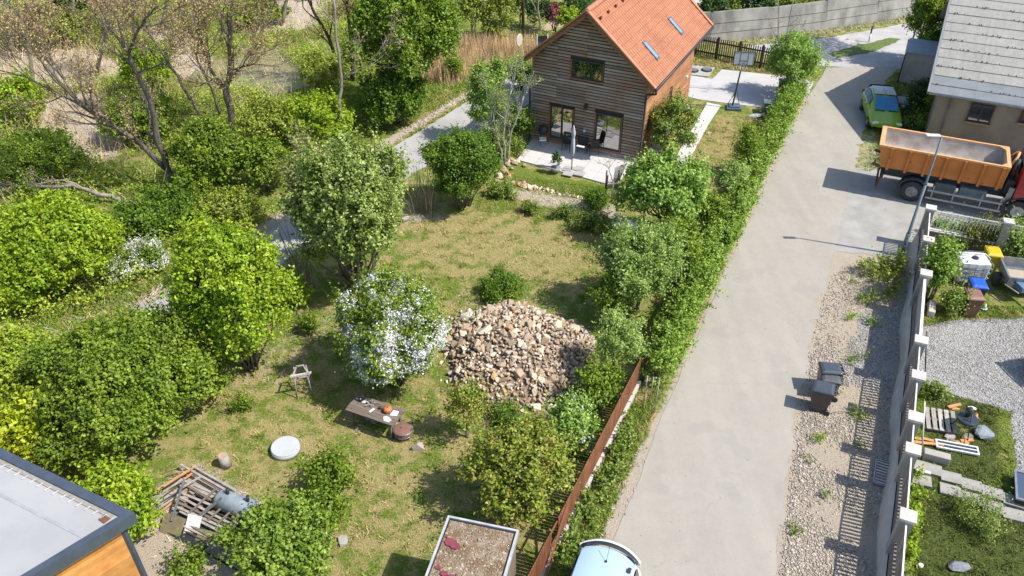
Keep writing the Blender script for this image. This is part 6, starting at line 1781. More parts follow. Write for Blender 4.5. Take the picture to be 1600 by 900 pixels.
T = on_table('wood_chips', 'heap of pale wood scraps in the middle left of the table', 'scraps', 579, 632)
mb = MB()
for k in range(14): mb.box((R.uniform(-.14, .14), R.uniform(-.10, .10), .012 + .004 * k), (R.uniform(.05, .12), .03, .012), rz=R.uniform(0, 3))
mb.build('scraps', m_woodgrey, T)
T = on_table('dark_pot', 'small dark pot at the left end of the old table', 'pot', 565, 627); MB().lathe([(.05, 0), (.075, .09), (.06, .09), (.05, .03)], 14).build('pot', m_black, T)
T = on_table('black_ball', 'small black jar left of the pumpkin', 'jar', 594, 639); MB().lathe([(.03, 0), (.05, .03), (.045, .08), (.02, .1)], 14).build('jar', m_black, T)
T = on_table('tan_stone', 'tan stone lying on the far left corner of the old table', 'stone', 568, 621); o = link('stone', rock_mesh('ts', mat('stone_tan', (0.42, .32, .22), (0.34, .25, .17), 5, .9), 6, .6), T); o.scale = (.09, .07, .07); o.location = (0, 0, .04)
q = G(580, 663); T = thing('bicycle_frame_scrap', 'tangle of thin bent metal tubing under the old table', 'scrap metal', tuple(q))
mb = MB()
for k in range(7):
    p = Vector((R.uniform(-.35, -.1), R.uniform(-.1, .15), .05)); mb.tube([p, p + Vector((.2, .05, R.uniform(.1, .3))), p + Vector((.5, R.uniform(-.15, .1), .03))], .012, 5)
mb.build('tubing', m_galv, T)
q = G(631, 682); T = thing('rusty_drum', 'round rusty drum lid basket at the right end of the old table', 'drum', tuple(q))
mb = MB(); mb.lathe([(.22, 0), (.29, .2), (.30, .36), (.27, .37), (.1, .39)], 24); mb.build('drum', mat('rust_brown', (0.25, .13, .095), (0.19, .10, .075), 5, .9, bmp=.3), T)
mb = MB(); mb.tube([(.31 * math.cos(k * .262), .31 * math.sin(k * .262), .36) for k in range(25)], .010, 5); mb.tube([(.31 * math.cos(k * .262), .31 * math.sin(k * .262), .2) for k in range(25)], .008, 5)
for k in range(8): a = k * .785; mb.tube([(.31 * math.cos(a), .31 * math.sin(a), .37), (.26 * math.cos(a), .26 * math.sin(a), 0)], .008, 5)
mb.build('wire_rim', m_galv, T)
q = G(655, 702); T = thing('boulder', 'cracked pale pink boulder right of the rusty drum', 'boulder', tuple(q)); o = link('stone', rock_mesh('b2', mat('stone_pinkish', (0.50, .42, .38), (0.38, .30, .26), 6, .9, bmp=.6), 33, .8, 18), T); o.scale = (.27, .24, .28); o.location = (0, 0, .1)
q = G(728, 727); T = thing('boulder', 'small pinkish stone in the grass beside the rusty-leaved tree', 'boulder', tuple(q)); o = link('stone', rock_mesh('b3', mat('stone_pinkish', (0, 0, 0)), 35, .7, 14), T); o.scale = (.22, .17, .16); o.location = (0, 0, .05)
q = G(535, 848); T = thing('boulder', 'flat grey stone slab at the edge of the bright green bush', 'boulder', tuple(q)); o = link('stone', rock_mesh('b4', m_conc, 36, .5, 14), T); o.scale = (.2, .32, .2); o.location = (0, 0, .05)
q = G(558, 671); T = thing('white_scrap', 'small white lump in the grass at the table foot', 'scrap', tuple(q)); o = link('lump', rock_mesh('b5', m_white, 37, .6), T); o.scale = (.11, .09, .08); o.location = (0, 0, .04)
q = G(447, 704); T = thing('concrete_disc', 'round pale grey well cover on the lawn', 'well cover', tuple(q)); mb = MB(); mb.tube([(0, 0, 0), (0, 0, .19)], .45, 40, sm=True); mb.tube([(0, 0, .191), (.0, 0, .21)], [.45, .42], 40); mb.build('disc', mat('disc_grey', (0.50, .52, .54), (0.45, .465, .48), 1.5, .8), T)
q = G(354, 728); T = thing('log', 'upright barkless grey log stump at the shrub edge', 'log', tuple(q)); mb = MB(); mb.tube([(0, 0, 0), (-.04, .02, .45)], [.17, .15], 12); mb.build('trunk', m_woodgrey, T); mb = MB(); mb.prism([(.14 * math.cos(k * .6) - .04, .14 * math.sin(k * .6) + .02) for k in range(10)], .452, .458); mb.build('cut_face', mat('cut_wood', (0.50, .36, .24), (0.38, .26, .17), 8, .8), T)
# trestle
q = G(476, 612); T = thing('trestle', 'old grey wooden trestle with a white crossbar on the lawn', 'trestle', tuple(q), .25)
for sx, sy in ((-.26, -.26), (.26, -.26), (-.26, .24), (.26, .24)):
    MB().tube([(sx, sy, 0), (sx * .75, sy * .7, 1.0)], .024, 6).build('leg', m_woodgrey, T)
MB().beam((-.34, -.22, .95), (.36, -.22, .98), .06, .07).build('crossbar', m_capw, T)
for a_, b_ in (((-.24, -.2, .97), (-.1, .22, 1.0)), ((.24, -.2, .97), (.1, .22, 1.0)), ((-.12, .2, 1.0), (.14, .2, 1.0)), ((-.25, .2, .45), (.25, .2, .5))): MB().beam(a_, b_, .045, .035).build('brace', m_woodgrey, T)

# ------------------------------------------------------------------ scrap heap, lower left
def J(px, py, z=0.0): return G(px, py, z)
j0, j1 = J(300, 800), J(375, 815)
jang = RD(-28)
T = thing('gap_shade_sheet', 'black sheet added under the scrap heap planks as shade in the gaps', 'shade_sheet', tuple(J(322, 818)), jang)  # added dark sheet, stands in for the shade between the planks
MB().prism([(-1.15, -.75), (1.1, -.8), (1.2, .7), (-1.0, .8)], .0, .05).build('sheet', m_black, T)
for i in range(13):      # long planks, stacked in two layers, each a thing
    q = J(258 + i * 2 + 52, 838 - i * 7.2)
    L_ = R.uniform(1.6, 2.3)
    T = thing('old_plank', 'long weathered grey plank of the scrap heap, %s row from the front' % ['first', 'second', 'third', 'fourth', 'fifth', 'sixth', 'seventh', 'eighth', 'ninth', 'tenth', 'eleventh', 'twelfth', 'last'][i], 'plank', (q.x + R.uniform(-.1, .1), q.y, .12 + .045 * (i % 4)), jang + RD(R.uniform(-4, 4)), 'planks of the scrap heap')
    MB().span((-L_ / 2, -.035, 0), (L_ / 2, .035, .035)).build('plank', [m_woodgrey, m_woodold, m_woodgrey][i % 3], T)
for i in range(5):
    q = J(322 + i * 14, 792 + i * 6)
    T = thing('old_plank', 'dark frame slat across the scrap heap, %s from the left' % ['first', 'second', 'third', 'fourth', 'fifth'][i], 'plank', (q.x, q.y, .3), jang + RD(88), 'cross slats of the scrap heap')
    MB().span((-.5, -.03, 0), (.5, .03, .03)).build('plank', m_woodold, T)
T = thing('pallet', 'dark broken slatted crate pallet under the scrap planks', 'pallet', tuple(J(325, 812)), jang)
mb = MB()
for y in (-.6, -.3, 0, .3, .6): mb.span((-1.0, y - .05, .0), (1.0, y + .05, .09))
mb.build('bearers', m_barkd, T)
mb = MB()
for x in (-.9, -.45, 0, .45, .9): mb.span((x - .05, -.62, .09), (x + .05, .62, .115))
mb.build('slats', m_woodold, T)
for i in range(9):
    q = J(268 + R.uniform(-12, 12), 778 + R.uniform(-14, 14)); L_ = R.uniform(1.2, 1.9)
    T = thing('timber_lath', 'thin tan lath sticking out left of the scrap heap', 'lath', (q.x, q.y, .1 + .04 * i), RD(52 + R.uniform(-8, 8)), 'tan laths of the scrap heap')
    MB().span((-L_ / 2, -.03, 0), (L_ / 2, .03, .03)).build('lath', m_woodor if i % 3 == 0 else m_woodgrey, T)
for (a, b, lb) in (((268, 814), (288, 748), 'long silvery pole propped up on the left of the scrap heap'), ((307, 812), (346, 778), 'silvery pole lying across the middle of the scrap planks')):
    p, q2 = J(*a, .3), J(*b, .75)
    T = thing('scrap_pole', lb, 'pole', tuple(p)); MB().beam((0, 0, 0), q2 - p, .05, .05).build('pole', m_galv, T)
def board(label, px, py, w, h, lean, rz, m, name='scrap_board'):
    q = J(px, py); T = thing(name, label, 'board', (q.x, q.y, 0), rz)
    mb = MB(); mb.box((0, 0, h / 2), (w, .03, h)); M_ = Matrix.Rotation(lean, 4, 'X'); mb.v = [tuple(M_ @ Vector(v)) for v in mb.v]
    mb.build('board', m, T); return T
m_brd = mat('board_mud', (0.24, .20, .125), (0.18, .145, .09), 4, .9, bmp=.2)
board('square brown chipboard sheet leaning on the front of the scrap heap', 264, 836, .68, .55, RD(-50), RD(-20), m_brd)
board('small white board leaning between the brown sheets', 297, 838, .42, .58, RD(-48), RD(-14), m_white, 'white_board')
board('long brown sheet lying below the white board', 322, 853, .75, .4, RD(-62), RD(-16), m_brd)
board('dirty grey panel lying at the bottom of the scrap heap', 330, 880, .6, .5, RD(-70), RD(-18), m_concd)
for i, (px, py) in enumerate(((318, 862), (335, 872), (350, 880))):
    q = J(px, py, .2); T = thing('charred_batten', 'blackened batten in front of the brown scrap sheets, number %d from the top' % (i + 1) if False else ['uppermost', 'middle', 'lowest'][i] + ' blackened batten below the brown scrap sheets', 'batten', (q.x, q.y, .2), RD(-28), 'black slats below the heap'); MB().span((-.5, -.02, 0), (.5, .02, .05)).build('slat', m_barkd, T)
p, q2 = J(346, 780, .3), J(394, 798, .3)
T = thing('metal_tank', 'blue-grey steel cylinder tank lying behind the scrap planks', 'tank', (p.x, p.y, .3), math.atan2((q2 - p).y, (q2 - p).x))
mb = MB(); M_ = Matrix.Rotation(RD(90), 4, 'Y'); mb.lathe([(.05, -.15), (.22, -.12), (.30, 0), (.30, 1.05), (.22, 1.18), (.05, 1.2)], 26); mb.v = [tuple(M_ @ Vector(v)) for v in mb.v]
mb.build('shell', mat('tank_paint', (0.33, .38, .41), (0.20, .25, .28), 3, .45, detail=8), T)
for x in (.25, .95): MB().tube([(x, .05, .26), (x, .1, .48)], .05, 10).build('nozzle', m_dark, T)
for i in range(7):
    q = J(290 + R.uniform(-22, 18), 741 + R.uniform(-7, 7)); T = thing('branch', 'dry tan stick at the foot of the big shrub', 'stick', (q.x, q.y, .03 + .02 * i), RD(30 + R.uniform(-25, 25)), 'dry sticks by the shrub'); MB().tube([(-.3, 0, 0), (0, .03, .02), (.3, 0, 0)], .015, 5).build('stick', m_woodor if i % 2 else m_twig, T)

# ------------------------------------------------------------------ the heap of stones
PC = Vector((.08, 21.95)); PRX, PRY, PH = 2.62, 2.75, .95
def ph(x, y):
    a = math.atan2(y - PC.y, x - PC.x)
    k = 1 + .07 * math.sin(3 * a + 1) + .05 * math.sin(5 * a)
    d = math.hypot((x - PC.x) / PRX, (y - PC.y) / PRY) / k
    return PH * max(0, 1 - d * d) ** .75 * (1 + .12 * math.sin(2.3 * x) * math.sin(1.9 * y)), d
SK_ = [('tan', (0.60, .44, .285), (0.50, .36, .225)), ('pale', (0.72, .60, .45), (0.62, .50, .36)), ('brown', (0.48, .35, .24), (0.40, .28, .19)), ('grey', (0.48, .42, .36), (0.40, .35, .30)), ('orange-brown', (0.58, .36, .19), (0.50, .29, .15))]
sm_ = {}
for nm, a, b in SK_: sm_[nm] = mat('stone_' + nm, a, b, 7, .92, bmp=.5, bs=25)
protos = {}
for ki, (nm, a, b) in enumerate(SK_):
    protos[nm] = [rock_mesh('stone', sm_[nm], 100 * ki + k, R.uniform(.45, .75), R.choice([9, 11, 13])) for k in range(7)]
wts = [.46, .30, .12, .08, .04]
cells = []
sp_ = .127
y = PC.y - PRY * 1.1; row = 0
while y < PC.y + PRY * 1.1:
    x = PC.x - PRX * 1.15 + (row % 2) * sp_ / 2
    while x < PC.x + PRX * 1.15:
        xx, yy = x + R.gauss(0, .05), y + R.gauss(0, .05)
        h, d = ph(xx, yy)
        if d < 1.04 or (d < 1.2 and R.random() < .10): cells.append((xx, yy, h))
        x += sp_
    y += sp_ * .87; row += 1
items = []
for (x, y, h) in cells:
    s = min(.21, .073 * math.exp(abs(R.gauss(0, .42))))
    if R.random() < .03: s = R.uniform(.2, .3)
    # how large it shows
    facing = 1 + (.6 if y < PC.y + 1 else -.1)
    items.append((s * facing, s, x, y, h))
items.sort(reverse=True)
big, rest = items[:300], items[300:]
for _, s, x, y, h in big:
    nm = R.choices([k[0] for k in SK_], wts)[0]
    me = R.choice(protos[nm])
    o = bpy.data.objects.new('rubble_stone', me); COL.objects.link(o)
    o.location = (x, y, h + s * .25); o.rotation_euler = (R.gauss(0, .6), R.gauss(0, .6), R.uniform(0, 6.3)); o.scale = (s * R.uniform(.9, 1.35), s, s * R.uniform(.9, 1.2))
    tag(o, '%s angular rubble stone in the round stone heap on the lawn' % nm, 'rubble stone', 'stones of the heap')
VV = []; FF_ = []; MI = []; nb = 0
mnames = [k[0] for k in SK_]
import itertools
tri = {}
for nm in mnames:
    tri[nm] = []
    for me in protos[nm]:
        me.calc_loop_triangles()
        v = np.array([tuple(q.co) for q in me.vertices]); f = np.array([tuple(t.vertices) for t in me.loop_triangles]); tri[nm].append((v, f))
from mathutils import Euler
for _, s, x, y, h in rest:
    nm = R.choices(mnames, wts)[0]; v, f = R.choice(tri[nm])
    M = np.array(Euler((R.gauss(0, .7), R.gauss(0, .7), R.uniform(0, 6.3))).to_matrix())
    VV.append((v * np.array([s * 1.15, s, s * .95])) @ M.T + np.array([x, y, h + s * .15])); FF_.append(f + nb); nb += len(v); MI += [mnames.index(nm)] * len(f)
me = fast_mesh('rubble', np.concatenate(VV), np.concatenate(FF_), [sm_[k] for k in mnames], np.array(MI))
tag(link('rubble', me), 'small stones filling the gaps of the round stone heap', None, None, 'stuff')
n_ = 40; vs = []; fs = []      # packed core under the stones
for i in range(n_ + 1):
    for j in range(n_ + 1):
        x = PC.x + (i / n_ - .5) * 2.3 * PRX; y = PC.y + (j / n_ - .5) * 2.3 * PRY; h, d = ph(x, y); vs.append((x, y, h - .05))
for i in range(n_):
    for j in range(n_): a = i * (n_ + 1) + j; fs.append((a, a + n_ + 1, a + n_ + 2, a + 1))
mb = MB(); mb.add(vs, fs, 0, True); tag(mb.build('rubble_core', mat('core_brown', (0.26, .19, .14), (0.17, .125, .09), 8, .95)), kind='stuff')

# stone edging of the terrace bed, and the rockery
def stones_line(pts, n, s0, s1, jit, label, grp, kinds):
    P_ = [G(*p) for p in pts]
    for i in range(n):
        t = i / (n - 1) * (len(P_) - 1); k = min(int(t), len(P_) - 2); q = P_[k].lerp(P_[k + 1], t - k); s = R.uniform(s0, s1)
        nm = R.choice(kinds); me = R.choice(protos[nm]); o = bpy.data.objects.new('edging_rock', me); COL.objects.link(o)
        o.location = (q.x + R.gauss(0, jit), q.y + R.gauss(0, jit), s * .35); o.rotation_euler = (R.gauss(0, .3), R.gauss(0, .3), R.uniform(0, 6.3)); o.scale = (s * 1.2, s, s)
        tag(o, label, 'edging rock', grp)
stones_line([(806, 288), (835, 293), (870, 302), (925, 314)], 64, .07, .13, .07, 'small pale stone in the low edging row of the terrace lawn', 'edging stones of the terrace', ['pale', 'pale', 'tan'])
stones_line([(775, 283), (790, 287), (812, 288), (830, 296)], 26, .10, .2, .10, 'rockery stone at the left corner of the terrace lawn', 'rockery stones', ['pale', 'tan', 'orange-brown', 'brown'])
stones_line([(778, 280), (790, 266), (796, 252), (812, 257)], 24, .14, .28, .16, 'larger rockery stone below the multi-stemmed bush', 'rockery stones by the bush', ['pale', 'tan', 'orange-brown'])
q = G(843, 654)
for (px, py, s, lb, nm) in ((838, 640, .26, 'large whitish stone at the front foot of the heap', 'pale'), (858, 640, .2, 'grey rounded stone at the front right foot of the heap', 'grey'), (912, 596, .2, 'whitish stone at the right edge of the heap', 'pale'), (632, 345, .3, 'lone grey stone on the dirt beside the maple bush', 'grey'), (703, 585, .2, 'pale blue-white lump between bush and heap', 'grey'), (745, 632, .22, 'whitish stone left of the front of the heap', 'pale')):
    q = G(px, py); o = bpy.data.objects.new('boulder', protos[nm][2]); COL.objects.link(o); o.location = (q.x, q.y, s * .4); o.scale = (s * 1.2, s, s); tag(o, lb, 'boulder')

# ------------------------------------------------------------------ vegetation
lf_mid = leafmat('leaf_mid_green', (0.07, 0.125, 0.012), (0.125, 0.19, 0.02), (0.20, 0.26, 0.028), .32)
lf_lime = leafmat('leaf_lime', (0.12, 0.21, 0.015), (0.20, 0.29, 0.02), (0.28, 0.34, 0.03), .38)
lf_yel = leafmat('leaf_yellow_green', (0.19, 0.27, 0.015), (0.30, 0.36, 0.025), (0.38, 0.40, 0.035), .38)
lf_maple = leafmat('leaf_maple', (0.085, 0.14, 0.025), (0.18, 0.24, 0.055), (0.33, 0.38, 0.13), .34, clump=3.2)
lf_maple2 = leafmat('leaf_maple_bright', (0.10, 0.19, 0.03), (0.19, 0.29, 0.06), (0.30, 0.40, 0.11), .36, clump=2.2)
lf_deep = leafmat('leaf_deep_green', (0.045, 0.10, 0.010), (0.09, 0.16, 0.016), (0.14, 0.21, 0.022), .28)
lf_sage = leafmat('leaf_sage', (0.095, 0.165, 0.035), (0.19, 0.27, 0.07), (0.29, 0.36, 0.11), .34)
lf_dark = leafmat('leaf_dark', (0.02, 0.05, 0.010), (0.045, 0.085, 0.018), None, .15)
lf_hedge = leafmat('leaf_hedge', (0.085, 0.155, 0.02), (0.16, 0.25, 0.04), (0.24, 0.32, 0.06), .32, clump=2.8)
lf_rust = leafmat('leaf_rusty', (0.10, 0.15, 0.02), (0.21, 0.25, 0.04), (0.29, 0.22, 0.06), .32, clump=3.4, yamount=.25)
lf_white = leafmat('petal_white', (0.52, 0.52, 0.48), (0.74, 0.74, 0.70), None, .25)
lf_weed = leafmat('leaf_weed', (0.07, 0.14, 0.02), (0.15, 0.21, 0.045), (0.24, 0.27, 0.06), .32, clump=3)
lf_far = leafmat('leaf_far_olive', (0.11, 0.16, 0.025), (0.20, 0.24, 0.04), (0.27, 0.31, 0.05), .3)
lf_bud = leafmat('bud_tan', (0.26, 0.17, 0.10), (0.40, 0.29, 0.19), (0.26, 0.25, 0.07), .3, clump=1.0, yamount=.4)
lf_red = leafmat('leaf_purple', (0.12, 0.035, 0.05), (0.20, 0.07, 0.08), None, .2)
lf_reed = leafmat('reed_straw', (0.40, 0.30, 0.19), (0.55, 0.44, 0.31), (0.30, 0.21, 0.14), .25, clump=.9)
lf_orange = leafmat('leaf_side', (0.09, 0.16, 0.03), (0.19, 0.25, 0.06), (0.40, 0.27, 0.07), .3, clump=1.3, yamount=.15)

G_L = 'shrubs along the garden side of the path'
veg('large_shrub', 'broad mid-green shrub mound, the largest in the lower left', 'shrub', 197, 606, 142, 108, lf_mid, m=22, lob=.30, size=.125, group=G_L, shell=.25)
veg('large_shrub', 'yellow-green shrub end spilling over the picture edge left of the big mound', 'shrub', 20, 590, 75, 75, leafmat('leaf_y2', (0.13, 0.20, 0.02), (0.2, 0.27, 0.03), (0.26, .32, .03), .35), m=12, lob=.36, size=.13, group=G_L)
veg('lime_shrub', 'lime-yellow shrub at the corner of the flat-roofed building', 'shrub', 52, 668, 62, 58, lf_yel, m=10, lob=.36, size=.16, dens=.7, group=G_L)
veg('lime_shrub', 'round bright shrub pressed against the grey roof edge, beside the scrap heap', 'shrub', 182, 790, 66, 62, lf_lime, m=12, lob=.34, size=.13)
veg('tall_shrub', 'tall yellow-green shrub between the path and the trestle', 'shrub', 368, 478, 84, 126, lf_lime, m=22, lob=.34, size=.135, dens=1.05)
veg('tall_shrub', 'low sprawling yellow-green shrub arm right of the tall one', 'shrub', 462, 462, 18, 20, lf_lime, m=6, size=.13, dens=.7)
veg('maple_bush', 'large pale-tipped maple bush with bare brown stems beside the path', 'shrub', 550, 345, 84, 112, lf_maple, lift=.5, m=24, lob=.25, size=.14, dens=.6, shoots=.8, trunk=.1)
veg('maple_bush', 'thin reddish-leaved top of maple growth left of the large maple bush', 'shrub', 488, 290, 40, 66, leafmat('leaf_maple_thin', (0.12, 0.15, 0.05), (0.22, 0.24, 0.09), (0.3, .27, .12), .3), lift=.8, m=10, lob=.30, size=.13, dens=.35, shoots=.6)
veg('laurel_bush', 'dense round dark green bush at the lawn edge near the patio', 'shrub', 722, 270, 50, 64, lf_deep, m=14, lob=.34, size=.11, dens=1.2, shell=.2, shoots=.25)
veg('blossom_bush', 'big white-blossomed bush between the table and the stone heap', 'shrub', 612, 532, 82, 94, lf_mid, m=20, lob=.32, size=.11, blossom=lf_white, flo=2.5, shoots=.45)
veg('blossom_bush', 'small white-blossomed bush left of the path under the limes', 'shrub', 228, 405, 30, 24, lf_mid, m=7, size=.11, blossom=lf_white, flo=2.6)
veg('blossom_bush', 'lower spray of white blossom beside the path verge', 'shrub', 190, 425, 24, 17, lf_mid, m=6, size=.11, blossom=lf_white, flo=2.6)
veg('bush', 'pale-flowered light green bush against the rust-brown fence', 'shrub', 893, 668, 40, 38, lf_maple2, m=9, size=.11, blossom=leafmat('petal_cream', (0.5, .52, .4), (0.6, .62, .5), None, .2), flo=.12)
veg('rusty_tree', 'low spreading tree with rusty-tipped leaves near the mossy shed', 'tree', 812, 738, 82, 66, lf_rust, lift=.6, m=15, lob=.32, size=.115, dens=.75, trunk=.09)
veg('rusty_tree', 'sparse young tree in front of the stone heap', 'tree', 728, 640, 34, 40, lf_rust, lift=.5, m=7, lob=.34, size=.10, dens=.28, trunk=.05)
veg('bush', 'bright green bush at the bottom edge right of the scrap heap', 'shrub', 440, 855, 84, 62, leafmat('leaf_fresh', (0.085, 0.155, 0.018), (0.15, 0.22, 0.03), (0.22, .29, .05), .33), m=16, lob=.34, size=.13, shoots=.3)
veg('bush', 'small green bush standing alone on the lower lawn', 'shrub', 517, 745, 32, 30, lf_mid, m=7, size=.11)
veg('bush', 'loose green branch clump above the bottom bush', 'shrub', 505, 798, 40, 34, lf_mid, m=7, size=.11, dens=.35)
veg('bush', 'little green bush at the bottom edge below the scrap heap', 'shrub', 292, 888, 26, 22, lf_mid, m=5, size=.1, dens=.7)
veg('low_shrub', 'low dark cushion shrub at the front foot of the stone heap', 'shrub', 800, 652, 26, 16, lf_deep, m=6, size=.09)
veg('low_shrub', 'low dark cushion shrub at the back of the stone heap', 'shrub', 782, 452, 34, 10, lf_deep, m=6, size=.09, zr=.2)
veg('low_shrub', 'low dark shrub below the staked young tree', 'shrub', 932, 318, 18, 16, lf_deep, m=5, size=.08)
veg('low_shrub', 'small seedling shrub near the trestle', 'shrub', 482, 512, 13, 13, lf_mid, m=4, size=.09)
veg('low_shrub', 'tiny shrub on the bare ground left of the trestle', 'shrub', 377, 636, 13, 11, lf_mid, m=4, size=.09)
for lb, cx, cy, rw_, rh_ in (('low green weed patch at the dirt edge under the terrace', 830, 330, 14, 8), ('low green weed patch in the middle of the terrace slope', 880, 335, 18, 9), ('low green weed patch near the maple', 925, 352, 26, 10), ('low weeds below the rockery', 785, 300, 22, 9)):
    veg('weed_patch', lb, 'weeds', cx, cy, rw_, rh_, lf_weed, m=5, size=.09, dens=.6)

# trees and shrubs inside the long hedge
veg('maple_tree', 'young bright maple beside the patio corner', 'tree', 1035, 312, 64, 60, lf_maple2, lift=.7, m=18, lob=.26, size=.15, dens=.7, trunk=.09, shoots=.7)
veg('young_tree', 'pale green tree with upright twigs south of the maple', 'tree', 1003, 425, 60, 56, lf_sage, lift=.6, m=14, lob=.30, size=.105, dens=.6, trunk=.08, shoots=1.0)
veg('young_tree', 'mid-green tree crown between the maple and the hedge', 'tree', 1060, 392, 36, 44, lf_mid, lift=.5, m=10, size=.12, dens=.6, trunk=.07, shoots=.3)
veg('fruit_tree', 'thin spindly tree with sparse leaves beside the stone heap', 'tree', 965, 540, 42, 46, lf_sage, lift=.6, m=9, lob=.30, size=.09, dens=.35, trunk=.06, bark=m_barkl)
veg('bush', 'dense green bush against the fence below the spindly tree', 'shrub', 935, 612, 30, 34, lf_mid, m=7, size=.11)
veg('fruit_tree', 'loose green tree left of the pale-flowered bush', 'tree', 955, 470, 30, 34, lf_mid, lift=.5, m=7, size=.11, dens=.5, trunk=.05)
veg('side_tree', 'tall loose bush with orange tints at the sunny side wall of the house', 'shrub', 1052, 205, 38, 46, lf_orange, m=12, lob=.30, size=.11, dens=.55, shoots=.5)
veg('bush', 'green bush at the front right corner of the patio', 'shrub', 1000, 282, 24, 24, lf_mid, m=6, size=.11, dens=.8)
veg('cordon_tree', 'narrow young tree inside the hedge fence, north one', 'tree', 1165, 235, 20, 34, lf_mid, lift=.3, m=6, size=.09, dens=.4, trunk=.04, shoots=.3)
veg('cordon_tree', 'narrow young tree inside the hedge fence, middle one', 'tree', 1142, 288, 22, 30, lf_sage, lift=.3, m=6, size=.09, dens=.4, trunk=.04)
veg('cordon_tree', 'low green shrub inside the hedge fence, south one', 'tree', 1105, 335, 24, 28, lf_mid, lift=.2, m=6, size=.10, dens=.5, trunk=.04)
veg('street_tree', 'bushy young tree with thin bare leaders at the driveway corner', 'tree', 1243, 102, 44, 44, lf_maple2, lift=.5, m=14, lob=.28, size=.12, dens=.5, trunk=.08, shoots=.3)
veg('bush', 'green bush under the corner tree by the driveway bins', 'shrub', 1240, 150, 18, 22, lf_hedge, m=5, size=.11, dens=.6)
b_ = G(1235, 150)
for k, (px, py) in enumerate(((1213, -8), (1232, 0), (1222, 20))): pass
bare_tree('bare_sapling', 'thin bare grey leaders rising out of the corner tree', 'tree', b_, [([b_, PY(1218, 60, b_.y), PY(1214, -10, b_.y)], .05, .02), ([b_, PY(1228, 60, b_.y), PY(1240, 0, b_.y)], .045, .02)], m_barkl, depth=2, buds=lf_bud, budn=1, budsize=.06, L=.8)

# the long clipped-loose hedge along the lane
HL = [G(1018, 598), G(1232, 168)]
hd = (HL[1] - HL[0]); HLn = hd.length; hd.normalize(); hn = Vector((hd.y, -hd.x, 0))
T = thing('hedge', 'long loose green hedge between the garden and the road', 'hedge', tuple(HL[0]), 0)
lobes = []
s = 0.0
while s < HLn:
    t = s / HLn; wd = .44 + R.uniform(-.08, .08); h = 1.1 + R.uniform(-.15, .2) + .15 * t
    c = hd * s + hn * R.uniform(-.1, .12)
    lobes.append((np.array([c.x, c.y, h * .45]), np.array([wd, wd, h * .62])))
    lobes.append((np.array([c.x + hn.x * .25 + R.uniform(-.1, .1), c.y + hn.y * .25, h * .8]), np.array([.36, .36, .34])))
    s += .42
C, Nn = crown(lobes, 60000, .14, 8, .35, shoots=.3)
V, F = kites(C, Nn, .105, .065); link('foliage', fast_mesh('foliage', V, F, lf_hedge), T)
mb = MB()
for k in range(60):
    c = hd * (k * HLn / 60); limb(mb, c, c + Vector((R.uniform(-.2, .2), R.uniform(-.2, .2), 1.0)), .03, .01, 3, .05, 5)
mb.build('stem', m_bark, T)
# verge weeds on the road side of the brown fence
ORD = ['first', 'second', 'third', 'fourth', 'fifth', 'sixth', 'seventh', 'eighth', 'ninth', 'tenth', 'eleventh', 'twelfth']
def strip_plants(name, label, cat, pts, n, r0, r1, leaf, size, grp, dens=1.0, hk=1.0):
    P_ = [G(*p) for p in pts]
    for i in range(n):
        t = (i + .5) / n * (len(P_) - 1); k = min(int(t), len(P_) - 2); q = P_[k].lerp(P_[k + 1], t - k)
        r = R.uniform(r0, r1); lb2 = label + (', %s from the top' % ORD[n - 1 - i] if pts[0][1] > pts[-1][1] else ', %s of the row' % ORD[i])
        Tt = thing(name, lb2, cat, (q.x + R.uniform(-.12, .12), q.y + R.uniform(-.12, .12), 0), 0, grp)
        lb_ = sublobes(r, r * R.uniform(.8, 1.3), r * .7 * hk, r * .5 * hk, 5, .45)
        C, Nn = crown(lb_, int(620 * dens * (r / .4) ** 2 * (.09 / size) ** 2), .10, 7, .5, shoots=.2); V, F = kites(C, Nn, size, size * .6)
        link('foliage', fast_mesh('foliage', V, F, leaf), Tt)
strip_plants('verge_weed', 'leafy weed clump on the verge between brown fence and road', 'weeds', [(868, 885), (915, 800), (960, 720), (990, 650)], 11, .2, .34, lf_weed, .10, 'weed clumps of the fence verge')
strip_plants('verge_weed', 'small weed clump close to the asphalt edge', 'weeds', [(900, 880), (945, 760), (985, 680)], 6, .18, .3, lf_weed, .09, 'weed clumps by the asphalt')
for k in range(3):
    q = G(1004 + k * 9, 640 + k * 2); T = thing('garden_stake', 'thin wooden stake standing at the hedge end by the fence', 'stake', tuple(q), 0, 'stakes at the hedge end'); MB().tube([(0, 0, 0), (.02, 0, 1.5)], .02, 6).build('stake', m_woodgrey, T)
strip_plants('wall_weed', 'leafy weed clump growing at the inner foot of the concrete wall', 'weeds', [(1426, 735), (1424, 800), (1420, 850), (1418, 895)], 8, .16, .3, lf_lime, .09, 'weed clumps inside the wall')
strip_plants('wall_weed', 'green weed clump between the wall and the pallet', 'weeds', [(1440, 610), (1450, 620), (1470, 618)], 4, .18, .3, lf_weed, .09, 'weed clumps near the pallet')
strip_plants('verge_bush', 'low scrub at the foot of the street lamp', 'shrub', [(1345, 425), (1375, 430), (1400, 425), (1395, 460), (1370, 470)], 7, .35, .6, lf_far, .09, 'scrub at the lamp foot', .5)
veg('yard_shrub', 'dense feathery shrub inside the wall, along its near bays', 'shrub', 1466, 428, 19, 52, lf_hedge, m=9, lob=.36, size=.11, shoots=.3)
veg('yard_shrub', 'green shrub behind the front railing, left part', 'shrub', 1492, 372, 34, 22, lf_hedge, m=7, size=.11, shoots=.3)
veg('thuja', 'yellowish dark thuja behind the water tank', 'shrub', 1533, 376, 26, 24, leafmat('thuja_olive', (0.07, 0.085, 0.01), (0.14, 0.14, 0.018), (0.2, .19, .02), .2), m=7, size=.09)
